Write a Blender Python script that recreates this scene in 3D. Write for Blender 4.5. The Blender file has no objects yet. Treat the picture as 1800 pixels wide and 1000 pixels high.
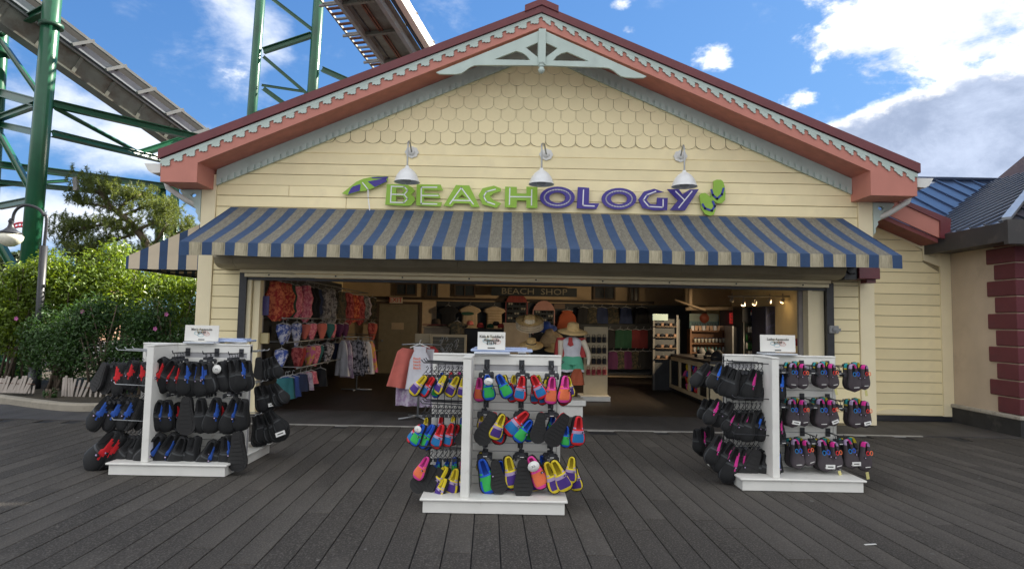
import bpy, math, random, bmesh
from mathutils import Vector, Matrix, Euler
from mathutils.geometry import tessellate_polygon
random.seed(7)
sc = bpy.context.scene
COL = sc.collection
# ------------------------------------------------------------------ camera
CH, CF, PITCH, ROLL, PPX, PPY = 1.65, 1150.0, 0.07, 0.019, 900.0, 485.0
_f = Vector((0, math.cos(PITCH), math.sin(PITCH)))
_r0 = Vector((1, 0, 0)); _u0 = _r0.cross(_f)
_r = _r0*math.cos(ROLL) + _u0*math.sin(ROLL)
_u = _u0*math.cos(ROLL) - _r0*math.sin(ROLL)
cd = bpy.data.cameras.new('camera'); cam = bpy.data.objects.new('camera', cd); COL.objects.link(cam)
M = Matrix((_r, _u, -_f)).transposed().to_4x4(); M.translation = Vector((0, 0, CH))
cam.matrix_world = M
cd.sensor_width = 36; cd.lens = CF/1800*36
cd.shift_y = -15/1800; cd.clip_start = 0.1; cd.clip_end = 3000
sc.camera = cam
def A(px, py, Y=None, Z=None, X=None):
    "measured direction -> the point of that sight line at depth Y (or height Z, or X)"
    d = _f + _r*((px-PPX)/CF) - _u*((py-PPY)/CF)
    if Y is not None: t = Y/d.y
    elif Z is not None: t = (Z-CH)/d.z
    else: t = X/d.x
    return Vector((d.x*t, d.y*t, CH+d.z*t))
# ------------------------------------------------------------------ light
SUN = Vector((0.65, 0.45, 0.58)).normalized()
SEL = math.asin(SUN.z); SAZ = math.atan2(SUN.x, SUN.y)
sd = bpy.data.lights.new('sun', 'SUN'); sd.energy = 4.6; sd.angle = math.radians(0.6); sd.color = (1, 0.93, 0.80)
so = bpy.data.objects.new('sun', sd); COL.objects.link(so)
so.rotation_euler = (-SUN).to_track_quat('-Z', 'Y').to_euler(); so.location = (20, 30, 30)
sc.view_settings.view_transform = 'Standard'; sc.view_settings.look = 'None'
sc.view_settings.exposure = 1.88; sc.view_settings.gamma = 1
w = bpy.data.worlds.new('World'); sc.world = w; w.use_nodes = True
NT = w.node_tree; NT.nodes.clear()
def nd(t, **k):
    n = NT.nodes.new(t)
    for a, b in k.items(): setattr(n, a, b)
    return n
def mth(op, a, b=None, c=None, clamp=False):
    n = nd('ShaderNodeMath', operation=op, use_clamp=clamp)
    for i, v in enumerate((a, b, c)):
        if v is None: continue
        if isinstance(v, (int, float)): n.inputs[i].default_value = v
        else: NT.links.new(v, n.inputs[i])
    return n.outputs[0]
def sky_world():
    L = NT.links.new
    sky = nd('ShaderNodeTexSky', sky_type='NISHITA'); sky.sun_disc = False
    sky.sun_elevation = SEL; sky.sun_rotation = SAZ; sky.air_density = 1.0; sky.dust_density = 0.35; sky.ozone_density = 1.6
    tc = nd('ShaderNodeTexCoord'); sep = nd('ShaderNodeSeparateXYZ'); L(tc.outputs['Generated'], sep.inputs[0])
    x, y, z = sep.outputs
    az = mth('ARCTAN2', x, y); el = mth('ARCSINE', z)
    def noise(scale, det, rough, off=0.0, sx=1.0, dist=0.0):
        mp = nd('ShaderNodeMapping'); mp.inputs['Location'].default_value = (off, off*.7, off*.3); mp.inputs['Scale'].default_value = (1, 1, sx)
        L(tc.outputs['Generated'], mp.inputs[0])
        n = nd('ShaderNodeTexNoise'); n.inputs['Scale'].default_value = scale; n.inputs['Detail'].default_value = det
        n.inputs['Roughness'].default_value = rough; n.inputs['Distortion'].default_value = dist
        L(mp.outputs[0], n.inputs[0]); return n.outputs[0]
    n1 = noise(7.5, 9, .62, 3.1, 1.7, .25); n2 = noise(2.6, 5, .55, 9.3, 2.0); n3 = noise(22, 6, .6, 1.7, 1.5)
    nf = noise(13, 8, .66, 5.5, 1.5, .2)
    def blob(px, py, rx, ry, gain, tilt=0.0):
        d = (A(px, py, Y=10)-Vector((0, 0, CH))).normalized()
        a0 = math.atan2(d.x, d.y); e0 = math.asin(d.z)
        da = mth('SUBTRACT', az, a0); de = mth('SUBTRACT', el, e0)
        c, s = math.cos(tilt), math.sin(tilt)
        u = mth('ADD', mth('MULTIPLY', da, c), mth('MULTIPLY', de, s)); v = mth('SUBTRACT', mth('MULTIPLY', de, c), mth('MULTIPLY', da, s))
        u = mth('DIVIDE', u, rx/CF*.8); v = mth('DIVIDE', v, ry/CF*.8)
        r = mth('SQRT', mth('ADD', mth('MULTIPLY', u, u), mth('MULTIPLY', v, v)))
        return mth('MULTIPLY', mth('SUBTRACT', 1.25, r, clamp=True), gain)
    def total(bl):
        t = bl[0]
        for b in bl[1:]: t = mth('MAXIMUM', t, b)
        return t
    puffy = total([blob(1640, 40, 270, 125, .62), blob(1250, 105, 62, 48, .38), blob(1085, 12, 42, 18, .4), blob(1105, 52, 34, 20, .42),
                   blob(1405, 178, 62, 30, .42, .2), blob(1790, 120, 120, 60, .5), blob(1260, 40, 420, 200, .06)])
    grey = total([blob(1700, 255, 320, 125, .95, .12), blob(1560, 300, 260, 120, .8)])
    wisp = total([blob(410, 15, 120, 60, .30, -.5), blob(470, 60, 60, 70, .30), blob(240, 5, 60, 30, .25), blob(150, 190, 150, 55, .34), blob(220, 250, 220, 60, .44),
                  blob(150, 380, 260, 60, .52), blob(330, 420, 90, 60, .4)])
    def sm(v, a, b):
        n = nd('ShaderNodeMapRange', interpolation_type='SMOOTHSTEP'); n.inputs[1].default_value = a; n.inputs[2].default_value = b
        L(v, n.inputs[0]); return n.outputs[0]
    nn = mth('ADD', mth('MULTIPLY', mth('SUBTRACT', n1, .5), 1.5), mth('MULTIPLY', mth('SUBTRACT', n3, .5), .35))
    # outside the view a near-full cloud cover is added to brighten the shop front
    infront = mth('MULTIPLY', sm(y, .1, .45), sm(z, -.05, .02)); wide = mth('MULTIPLY', mth('SUBTRACT', 1, infront), mth('ADD', .85, mth('MULTIPLY', mth('SUBTRACT', n2, .5), 1.8)))
    mp_ = sm(mth('ADD', mth('ADD', puffy, wide), nn), .22, .50)
    ng = mth('ADD', mth('MULTIPLY', mth('SUBTRACT', nf, .5), .42), mth('MULTIPLY', mth('SUBTRACT', n1, .5), .28))
    gv = mth('ADD', grey, ng)
    mg = sm(gv, .22, .36)
    mw = mth('MULTIPLY', sm(mth('ADD', wisp, mth('MULTIPLY', nn, .8)), .02, .55), .88)
    def mix(fac, a, b):
        n = nd('ShaderNodeMix', data_type='RGBA'); 
        if isinstance(fac, float): n.inputs[0].default_value = fac
        else: L(fac, n.inputs[0])
        for s_, v in ((n.inputs[6], a), (n.inputs[7], b)):
            if isinstance(v, tuple): s_.default_value = v+(1,)
            else: L(v, s_)
        return n.outputs[2]
    K = CLOUD
    white = (1.18*K, 1.165*K, 1.13*K); shade = (.70*K, .73*K, .78*K); dark = (.27*K, .33*K, .46*K)
    # phone-camera style highlight roll-off of the clear sky
    vs_ = nd('ShaderNodeVectorMath', operation='SCALE'); L(sky.outputs[0], vs_.inputs[0]); vs_.inputs['Scale'].default_value = SKYROLL
    va = nd('ShaderNodeVectorMath', operation='ADD'); L(vs_.outputs[0], va.inputs[0]); va.inputs[1].default_value = (1, 1, 1)
    dv = nd('ShaderNodeVectorMath', operation='DIVIDE'); L(sky.outputs[0], dv.inputs[0]); L(va.outputs[0], dv.inputs[1])
    tint = nd('ShaderNodeMix', data_type='RGBA', blend_type='MULTIPLY'); tint.inputs[0].default_value = 1; L(dv.outputs[0], tint.inputs[6]); tint.inputs[7].default_value = SKYTINT
    c = mix(mw, tint.outputs[2], (.74*K, .78*K, .86*K))
    pc = mix(sm(mth('ADD', mth('ADD', n3, mth('MULTIPLY', mth('SUBTRACT', nf, .5), 1.5)), mth('MULTIPLY', mth('SUBTRACT', n1, .5), 1.6)), .40, .72), shade, white)
    c = mix(mp_, c, pc)
    edge = sm(mth('ADD', gv, mth('MULTIPLY', mth('SUBTRACT', n3, .5), .35)), .26, .46)
    gc = mix(sm(mth('ADD', n2, mth('MULTIPLY', mth('SUBTRACT', nf, .5), .9)), .3, .75), dark, (.46*K, .53*K, .68*K))
    c = mix(mg, c, mix(edge, white, gc))
    bg = nd('ShaderNodeBackground'); bg.inputs[1].default_value = SKYS; L(c, bg.inputs[0])
    out = nd('ShaderNodeOutputWorld'); L(bg.outputs[0], out.inputs[0])
SKYS = 0.12; CLOUD = 3.4; SKYTINT = (.25, .455, .77, 1); SKYROLL = .22
sky_world()
# ------------------------------------------------------------------ materials
def material(name, col, rough=.7, var=.12, scale=6.0, bump=.0, bscale=60.0, spec=.5, metal=0.0, stretch=(1, 1, 1), dirt=None, dscale=2.0, dlo=.5, dhi=.75, emit=None, trans=0.0, rvar=0.0):
    m = bpy.data.materials.new(name); m.use_nodes = True; nt = m.node_tree; L = nt.links.new
    b = nt.nodes['Principled BSDF']; b.inputs['Roughness'].default_value = rough; b.inputs['Metallic'].default_value = metal
    b.inputs['Specular IOR Level'].default_value = spec
    if trans: b.inputs['Transmission Weight'].default_value = trans
    tc = nt.nodes.new('ShaderNodeTexCoord'); mp = nt.nodes.new('ShaderNodeMapping'); mp.inputs['Scale'].default_value = stretch
    L(tc.outputs['Object'], mp.inputs[0])
    n = nt.nodes.new('ShaderNodeTexNoise'); n.inputs['Scale'].default_value = scale; n.inputs['Detail'].default_value = 6; L(mp.outputs[0], n.inputs[0])
    r = nt.nodes.new('ShaderNodeMapRange'); r.inputs[1].default_value = .3; r.inputs[2].default_value = .7; r.inputs[3].default_value = 1-var; r.inputs[4].default_value = 1+var
    L(n.outputs[0], r.inputs[0])
    oi = nt.nodes.new('ShaderNodeObjectInfo'); r2 = nt.nodes.new('ShaderNodeMapRange'); r2.inputs[3].default_value = 1-var*.5; r2.inputs[4].default_value = 1+var*.5; L(oi.outputs['Random'], r2.inputs[0])
    mu = nt.nodes.new('ShaderNodeMath'); mu.operation = 'MULTIPLY'; L(r.outputs[0], mu.inputs[0]); L(r2.outputs[0], mu.inputs[1])
    vm = nt.nodes.new('ShaderNodeVectorMath'); vm.operation = 'SCALE'; vm.inputs[0].default_value = col[:3]; L(mu.outputs[0], vm.inputs['Scale'])
    cs = vm.outputs[0]
    if dirt:
        n2 = nt.nodes.new('ShaderNodeTexNoise'); n2.inputs['Scale'].default_value = dscale; n2.inputs['Detail'].default_value = 9; n2.inputs['Roughness'].default_value = .7; L(mp.outputs[0], n2.inputs[0])
        rr = nt.nodes.new('ShaderNodeMapRange'); rr.inputs[1].default_value = dlo; rr.inputs[2].default_value = dhi; L(n2.outputs[0], rr.inputs[0])
        mx = nt.nodes.new('ShaderNodeMix'); mx.data_type = 'RGBA'; L(rr.outputs[0], mx.inputs[0]); L(cs, mx.inputs[6]); mx.inputs[7].default_value = dirt+(1,); cs = mx.outputs[2]
    L(cs, b.inputs['Base Color'])
    if rvar:
        r3 = nt.nodes.new('ShaderNodeMapRange'); r3.inputs[1].default_value = .3; r3.inputs[2].default_value = .7; r3.inputs[3].default_value = rough-rvar; r3.inputs[4].default_value = rough+rvar; L(n.outputs[0], r3.inputs[0]); L(r3.outputs[0], b.inputs['Roughness'])
    if bump:
        nb = nt.nodes.new('ShaderNodeTexNoise'); nb.inputs['Scale'].default_value = bscale; nb.inputs['Detail'].default_value = 4; L(mp.outputs[0], nb.inputs[0])
        bp = nt.nodes.new('ShaderNodeBump'); bp.inputs['Strength'].default_value = bump; bp.inputs['Distance'].default_value = .01; L(nb.outputs[0], bp.inputs['Height']); L(bp.outputs[0], b.inputs['Normal'])
    if emit:
        b.inputs['Emission Color'].default_value = emit[:3]+(1,); b.inputs['Emission Strength'].default_value = emit[3]
    return m
def S(r, g, b): # sRGB 0-255 -> linear
    return tuple(((v/255)/12.92 if v <= 10 else ((v/255+.055)/1.055)**2.4) for v in (r, g, b))
MT = {}
def mt(key, *a, **k):
    if key not in MT: MT[key] = material(key, *a, **k)
    return MT[key]
# ------------------------------------------------------------------ mesh helpers
WL = {}
class MB:
    def __init__(s): s.v = []; s.f = []; s.m = []; s.sm = []
    def add(s, vs, fs, m=0, smooth=False):
        o = len(s.v); s.v += [Vector(p) for p in vs]
        for f in fs: s.f.append([i+o for i in f]); s.m.append(m); s.sm.append(smooth)
        return s
    def box(s, c, d, rot=None, m=0, bev=0.0):
        c = Vector(c); h = [x/2 for x in d]; vs = []
        R = Euler(rot).to_matrix() if rot and not isinstance(rot, Matrix) else (rot or Matrix.Identity(3))
        if bev:
            bm = bmesh.new(); bmesh.ops.create_cube(bm, size=1)
            for v in bm.verts: v.co = Vector((v.co.x*d[0], v.co.y*d[1], v.co.z*d[2]))
            bmesh.ops.bevel(bm, geom=bm.edges[:], offset=bev, segments=1, affect='EDGES', profile=.5)
            bm.verts.index_update(); s.add([c+R@v.co for v in bm.verts], [[v.index for v in f.verts] for f in bm.faces], m); bm.free(); return s
        for z in (-1, 1):
            for y in (-1, 1):
                for x in (-1, 1): vs.append(c+R@Vector((x*h[0], y*h[1], z*h[2])))
        return s.add(vs, [(0, 2, 3, 1), (4, 5, 7, 6), (0, 1, 5, 4), (2, 6, 7, 3), (0, 4, 6, 2), (1, 3, 7, 5)], m)
    def bx(s, x0, x1, y0, y1, z0, z1, m=0, bev=0.0): return s.box(((x0+x1)/2, (y0+y1)/2, (z0+z1)/2), (x1-x0, y1-y0, z1-z0), m=m, bev=bev)
    def beam(s, a, b, wd, ht=None, m=0, up=(0, 0, 1)):
        a, b = Vector(a), Vector(b); ht = ht or wd; d = (b-a); l = d.length; d.normalize()
        upv = Vector(up); x = d.cross(upv)
        if x.length < 1e-3: x = d.cross(Vector((0, 1, 0)))
        x.normalize(); z = x.cross(d)
        R = Matrix((x, d, z)).transposed()
        return s.box((a+b)/2, (wd, l, ht), R, m)
    def ibeam(s, a, b, h, m=0):
        a, b = Vector(a), Vector(b); d = (b-a).normalized(); x = d.cross(Vector((0, 1, 0)))
        x = x.normalized() if x.length > 1e-3 else Vector((1, 0, 0))
        s.beam(a, b, h, h*.14, m, up=(0, 1, 0)) if False else None
        n = x
        s.beam(a+n*h*.5, b+n*h*.5, h*.8, h*.1, m, up=n); s.beam(a-n*h*.5, b-n*h*.5, h*.8, h*.1, m, up=n); s.beam(a, b, h*.12, h, m, up=n)
        return s
    def tube(s, pts, r, seg=8, m=0, caps=True, smooth=True):
        pts = [Vector(p) for p in pts]; n = len(pts); rr = r if isinstance(r, (list, tuple)) else [r]*n
        vs = []; fs = []; prev = None
        for i, p in enumerate(pts):
            d = (pts[min(i+1, n-1)]-pts[max(i-1, 0)]).normalized()
            if prev is None:
                x = d.cross(Vector((0, 0, 1)))
                if x.length < .05: x = d.cross(Vector((1, 0, 0)))
            else: x = prev-d*prev.dot(d)
            x.normalize(); prev = x; y = d.cross(x)
            for k in range(seg):
                a = 2*math.pi*k/seg; vs.append(p+(x*math.cos(a)+y*math.sin(a))*rr[i])
        for i in range(n-1):
            for k in range(seg):
                k2 = (k+1) % seg; fs.append((i*seg+k, i*seg+k2, (i+1)*seg+k2, (i+1)*seg+k))
        s.add(vs, fs, m, smooth)
        if caps: s.add([vs[k] for k in range(seg)][::-1], [list(range(seg))], m); s.add(vs[-seg:], [list(range(seg))], m)
        return s
    def lathe(s, prof, c, seg=20, m=0, axis=None, smooth=True):
        c = Vector(c); vs = []; fs = []; n = len(prof)
        q = Vector((0, 0, 1)).rotation_difference(Vector(axis)) if axis else None
        for r, z in prof:
            for k in range(seg):
                a = 2*math.pi*k/seg; p = Vector((r*math.cos(a), r*math.sin(a), z)); vs.append(c+(q@p if q else p))
        for i in range(n-1):
            for k in range(seg):
                k2 = (k+1) % seg; fs.append((i*seg+k, i*seg+k2, (i+1)*seg+k2, (i+1)*seg+k))
        return s.add(vs, fs, m, smooth)
    def poly(s, loops, to3, N, depth, m=0, mside=None):
        "flat outline (with holes) given in 2-D, placed by to3, extruded by N*depth"
        L3 = [[Vector((p[0], p[1], 0)) for p in lp] for lp in loops]
        tr = tessellate_polygon(L3); flat = [p for lp in loops for p in lp]
        fr = [Vector(to3(p)) for p in flat]; N = Vector(N); bk = [p+N*depth for p in fr]; n = len(fr)
        fs = []
        for t in tr:
            nn = (fr[t[1]]-fr[t[0]]).cross(fr[t[2]]-fr[t[0]])
            t = tuple(t) if nn.dot(N) < 0 else tuple(t)[::-1]
            fs.append(t); fs.append(tuple(i+n for i in t[::-1]))
        s.add(fr+bk, fs, m); o = 0; side = []
        for lp in loops:
            k = len(lp)
            for i in range(k): j = (i+1) % k; side.append((o+i, o+j, n+o+j, n+o+i))
            o += k
        return s.add(fr+bk, side, m if mside is None else mside)
    def mesh(s, name, mats, off=None):
        me = bpy.data.meshes.new(name); off = off or Vector()
        me.from_pydata([p-off for p in s.v], [], s.f)
        for mm in (mats if isinstance(mats, (list, tuple)) else [mats]): me.materials.append(mm)
        me.polygons.foreach_set('material_index', s.m); me.polygons.foreach_set('use_smooth', s.sm); me.update(); return me
    def build(s, name, mats, parent=None, local=False, fixn=True, loc=None):
        """world-space vertices -> object under parent (origin at the piece's own lower middle)"""
        if local: off = Vector(); here = Vector(loc or (0, 0, 0)); wl = None
        else:
            lo = [min(p[i] for p in s.v) for i in range(3)]; hi = [max(p[i] for p in s.v) for i in range(3)]
            off = Vector(((lo[0]+hi[0])/2, (lo[1]+hi[1])/2, lo[2])); wl = off
            here = off-(WL.get(parent.name, Vector()) if parent else Vector())
        me = s.mesh(name, mats, off)
        if fixn:
            bm = bmesh.new(); bm.from_mesh(me); bmesh.ops.remove_doubles(bm, verts=bm.verts, dist=1e-5); bmesh.ops.recalc_face_normals(bm, faces=bm.faces); bm.to_mesh(me); bm.free()
        o = bpy.data.objects.new(name, me); COL.objects.link(o)
        if parent: o.parent = parent
        o.location = here; WL[o.name] = wl if wl else (WL.get(parent.name, Vector())+here if parent else here)
        return o
def inst(name, me, parent, loc, rot=(0, 0, 0), scale=(1, 1, 1), world=True):
    o = bpy.data.objects.new(name, me); COL.objects.link(o)
    if parent: o.parent = parent
    loc = Vector(loc); o.location = loc-WL.get(parent.name, Vector()) if (parent and world) else loc
    o.rotation_euler = rot; o.scale = scale; WL[o.name] = loc; return o
def tag(o, label=None, cat=None, group=None, kind=None):
    for k, v in (('label', label), ('category', cat), ('group', group), ('kind', kind)):
        if v: o[k] = v
    return o
def thing(name, label, cat, loc=(0, 0, 0), group=None, rz=0):
    o = bpy.data.objects.new(name, None); COL.objects.link(o); o.location = loc; o.rotation_euler.z = rz
    o.empty_display_size = .1; WL[o.name] = Vector(loc); return tag(o, label, cat, group)
def fit(mb_pts): pass
_tx = {}
def text_tris(txt, size, bold=0.0):
    key = (txt, size, bold)
    if key in _tx: return _tx[key]
    c = bpy.data.curves.new('lettering', 'FONT'); c.body = txt; c.size = size; c.align_x = 'CENTER'; c.align_y = 'CENTER'; c.resolution_u = 2; c.offset = bold; c.extrude = .0
    o = bpy.data.objects.new('lettering', c); COL.objects.link(o)
    me = bpy.data.meshes.new_from_object(o.evaluated_get(bpy.context.evaluated_depsgraph_get()))
    vs = [v.co.copy() for v in me.vertices]; fs = [tuple(p.vertices) for p in me.polygons]
    bpy.data.objects.remove(o); bpy.data.curves.remove(c); bpy.data.meshes.remove(me)
    _tx[key] = (vs, fs); return vs, fs
def text(mb, txt, size, c, U=(1, 0, 0), V=(0, 0, 1), m=0, bold=0.0, sx=1.0, depth=0.0):
    vs, fs = text_tris(txt, size, bold); U = Vector(U); V = Vector(V); c = Vector(c)
    mb.add([c+U*(p.x*sx)+V*p.y for p in vs], fs, m)
    return mb
# ------------------------------------------------------------------ palette
cream = mt('cream_paint', (.93, .81, .50), .62, .08, 1.5, .12, 90, dirt=(.78, .67, .44), dscale=1.3, dlo=.55, dhi=.95)
creamtrim = mt('cream_trim_paint', (.88, .78, .53), .6, .05, 2, .08, 90)
groove = mt('groove_shadow_board', (.30, .25, .15), .9)
salmon = mt('salmon_paint', (.54, .21, .165), .6, .07, 2, .1, 60)
maroon = mt('maroon_metal', (.15, .028, .036), .42, .12, 3, .05, 60)
paleblue = mt('pale_blue_paint', (.50, .60, .56), .6, .08, 3, .1, 70, dirt=(.38, .44, .42), dlo=.55, dhi=.9)
whiteM = mt('white_paint', (.72, .72, .70), .5, .05, 4, .05, 60, dirt=(.55, .53, .47), dscale=5, dlo=.58, dhi=.95)
whiteP = mt('white_laminate', (.76, .755, .72), .42, .05, 5, dirt=(.42, .39, .33), dscale=7, dlo=.60, dhi=.88)
blackM = mt('black_metal', (.022, .024, .03), .45, .2, 10)
darkgap = mt('dark_joint', (.012, .012, .014), .9)
greenM = mt('green_steel_paint', (.014, .095, .048), .28, .18, 1.3, .05, 40, dirt=(.012, .045, .03), dscale=.9, dlo=.5, dhi=.8)
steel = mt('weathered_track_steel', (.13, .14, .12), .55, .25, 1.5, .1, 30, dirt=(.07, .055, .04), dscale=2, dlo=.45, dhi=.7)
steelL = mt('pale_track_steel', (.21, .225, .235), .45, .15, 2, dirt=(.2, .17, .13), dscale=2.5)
rust = mt('rusty_grating', (.12, .05, .03), .8, .3, 5)
beige = mt('beige_shutter_metal', (.40, .35, .24), .5, .05, 1.5, 0, dirt=(.28, .24, .16), dscale=2.5, dlo=.5, dhi=.9)
fabB = mt('blue_awning_canvas', (.028, .066, .155), .8, .14, 5, .3, 180, dirt=(.05, .065, .11), dscale=4, dlo=.5, dhi=.95)
fabW = mt('stained_awning_canvas', (.22, .21, .175), .85, .16, 9, .4, 160, dirt=(.10, .095, .078), dscale=26, dlo=.38, dhi=.68, stretch=(1.6, .45, .45))
fabV = mt('streaked_valance_canvas', (.46, .41, .29), .85, .12, 9, .3, 160, stretch=(6, 1, .7), dirt=(.20, .18, .12), dscale=3.5, dlo=.42, dhi=.66)
fabC = mt('clean_awning_canvas', (.62, .53, .40), .85, .05, 5, .2, 160)
concrete = mt('kerb_concrete', (.30, .27, .22), .9, .15, 4, .4, 60, dirt=(.14, .13, .10), dscale=2)
signG = mt('lime_sign_paint', (.28, .50, .045), .45, .04); signP = mt('indigo_sign_paint', (.045, .028, .27), .42, .04); signW = mt('white_inlay', (.82, .82, .85), .5, .02)
YF = 11.25
EAVE = .36            # overhang in front of the wall, set below by YB
YB = 10.60
XL, XR, XA = -5.40, 6.22, .41
SL = .437
# ------------------------------------------------------------------ ground
asph = mt('street_asphalt', (.055, .056, .062), .85, .25, 1.2, .5, 220, dirt=(.095, .095, .10), dscale=1.4, dlo=.5, dhi=.8, stretch=(1, 2.5, 1))
g = MB(); g.add([(-900, -900, -.03), (900, -900, -.03), (900, 1500, -.03), (-900, 1500, -.03)], [(0, 1, 2, 3)])
ground = tag(g.build('ground', asph, fixn=False), kind='structure')
g = MB(); g.bx(-14, 10.5, 1.5, 12.6, -.026, -.012); bw = tag(g.build('boardwalk', darkgap), kind='structure')
def plank_mat():
    m = material('weathered_plank', (.050, .045, .041), .92, .16, 1.3, 0, stretch=(1, .35, 1), dirt=(.115, .104, .092), dscale=.8, dlo=.45, dhi=.85, spec=.25)
    nt = m.node_tree; L = nt.links.new; b = nt.nodes['Principled BSDF']
    tc = nt.nodes.new('ShaderNodeTexCoord'); oi = nt.nodes.new('ShaderNodeObjectInfo')
    ad = nt.nodes.new('ShaderNodeVectorMath'); L(tc.outputs['Object'], ad.inputs[0]); 
    sc_ = nt.nodes.new('ShaderNodeMath'); sc_.operation = 'MULTIPLY'; sc_.inputs[1].default_value = 37; L(oi.outputs['Random'], sc_.inputs[0]); L(sc_.outputs[0], ad.inputs[1])
    mp = nt.nodes.new('ShaderNodeMapping'); mp.inputs['Scale'].default_value = (1, .22, 1); L(ad.outputs[0], mp.inputs[0])
    n = nt.nodes.new('ShaderNodeTexNoise'); n.inputs['Scale'].default_value = 70; n.inputs['Detail'].default_value = 5; L(mp.outputs[0], n.inputs[0])
    n2 = nt.nodes.new('ShaderNodeTexNoise'); n2.inputs['Scale'].default_value = 75; n2.inputs['Detail'].default_value = 4; L(ad.outputs[0], n2.inputs[0])
    a2 = nt.nodes.new('ShaderNodeMath'); a2.operation = 'ADD'; L(n.outputs[0], a2.inputs[0]); L(n2.outputs[0], a2.inputs[1])
    bp = nt.nodes.new('ShaderNodeBump'); bp.inputs['Strength'].default_value = 1.0; bp.inputs['Distance'].default_value = .006; L(a2.outputs[0], bp.inputs['Height']); L(bp.outputs[0], b.inputs['Normal'])
    # pale worn flecks
    rr = nt.nodes.new('ShaderNodeMapRange'); rr.inputs[1].default_value = .50; rr.inputs[2].default_value = .68; rr.inputs[4].default_value = .8; L(n2.outputs[0], rr.inputs[0])
    old = b.inputs['Base Color'].links[0].from_socket
    mx = nt.nodes.new('ShaderNodeMix'); mx.data_type = 'RGBA'; L(rr.outputs[0], mx.inputs[0]); L(old, mx.inputs[6]); mx.inputs[7].default_value = (.14, .13, .115, 1); L(mx.outputs[2], b.inputs['Base Color'])
    return m
PM = plank_mat()
pw = .205; cols = 92; x0 = -10.3
pmesh = {}
for c in range(cols):
    xa = x0+c*pw; y = 2.1+random.choice((0, .9, 1.8))-1.8
    ang = -.0335
    while y < 10.2:
        ln = random.choice((3.6, 4.2, 5.2)); y1 = min(y+ln, 10.25)
        if y1 > 3.2 and y1-y > .4:
            k = round(y1-y, 2)
            if k not in pmesh:
                mb = MB(); mb.box((0, 0, 0), (pw-.009, k-.008, .024), bev=.0025); pmesh[k] = mb.mesh('plank', PM)
            ym = (y+y1)/2; p = inst('plank', pmesh[k], bw, (xa+ang*(ym-8), ym, -.012+random.uniform(-.0025, .0012)+.001), (random.uniform(-.0004, .0004), random.uniform(-.006, .006), -ang))
            p['_k'] = 1; del p['_k']
        y = y1
# porch slab between the strip and the shop, and the paler joint strip
g = MB(); g.bx(-14, 8.0, 10.31, 11.9, -.02, .004); porch = tag(g.build('porch_paving', mt('dark_porch_paving', (.045, .042, .042), .75, .3, 3, .4, 120, stretch=(1, .3, 1))), kind='structure')
g = MB(); g.bx(-5.3, 6.4, 10.25, 10.31, -.02, .010); tag(g.build('threshold_strip', mt('threshold_metal', (.30, .29, .27), .5, .2, 8)), kind='structure')
# planter bed and kerb at left
kp = [A(-60, 690, Z=.1), A(0, 697, Z=.1), A(60, 705, Z=.1), A(120, 711, Z=.1), A(180, 711, Z=.1), A(230, 703, Z=.1), Vector((-6.2, 12.8, .1)), Vector((-5.9, 14.0, .1)), Vector((-5.75, 22, .1))]
soil = mt('planter_soil', (.045, .035, .022), .95, .3, 5, .8, 40)
mb = MB(); pts = [(p.x, p.y) for p in kp]+[(-30, 30), (-30, 14.5)]
mb.poly([pts], lambda p: (p[0], p[1], .05), (0, 0, -1), .09); tag(mb.build('planting_bed', soil), kind='structure')
def kerb(pts, name='kerb'):
    mb = MB(); n = len(pts); vs = []
    for i, p in enumerate(pts):
        d = (pts[min(i+1, n-1)]-pts[max(i-1, 0)]); d.z = 0; d.normalize(); nrm = Vector((-d.y, d.x, 0))
        for off, z in ((-.08, -.03), (-.08, .10), (-.055, .13), (.07, .13), (.09, .03)): vs.append(Vector((p.x, p.y, 0))+nrm*off+Vector((0, 0, z)))
    fs = []
    for i in range(n-1):
        for k in range(4): fs.append((i*5+k, (i+1)*5+k, (i+1)*5+k+1, i*5+k+1))
    mb.add(vs, fs, 0); return tag(mb.build(name, concrete), kind='structure')
import itertools
def smooth(pts, n=6):
    out = []
    for i in range(len(pts)-1):
        p0 = pts[max(i-1, 0)]; p1 = pts[i]; p2 = pts[i+1]; p3 = pts[min(i+2, len(pts)-1)]
        for k in range(n):
            t = k/n; out.append(.5*((2*p1)+(p2-p0)*t+(2*p0-5*p1+4*p2-p3)*t*t+(3*p1-p0-3*p2+p3)*t**3))
    return out+[pts[-1]]
kerb(smooth(kp))
rg = random.Random(77); mb = MB()
for k in range(150):
    x_, y_ = rg.uniform(-8, 8), rg.uniform(3.6, 10); r_ = rg.uniform(.006, .02); q_ = rg.uniform(.5, 1.4)
    mb.add([(x_+r_*math.cos(a)*q_, y_+r_*math.sin(a), .0045) for a in [i*math.pi/3.5+rg.uniform(-.2, .2) for i in range(7)]], [tuple(range(7))])
tag(mb.build('gum_spots', mt('old_gum', (.11, .105, .10), .8, .4, 3), fixn=False), 'small flattened gum spots and grit scattered over the boards', 'litter', kind='stuff')
# ------------------------------------------------------------------ the shop
shop = thing('beach_shop', 'cream clapboard shop with salmon gable trim and wide open front', 'shop', (XA, YF+.05, 0))
OX0, OX1, OZ = -4.55, 5.40, 2.42       # opening
ridge = 6.60                            # wall apex
def roofz(x): return 3.93+SL*(min(x-(-5.79), 6.62-x))   # underside of the barge at x
wall_apex = roofz(XA)
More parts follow.
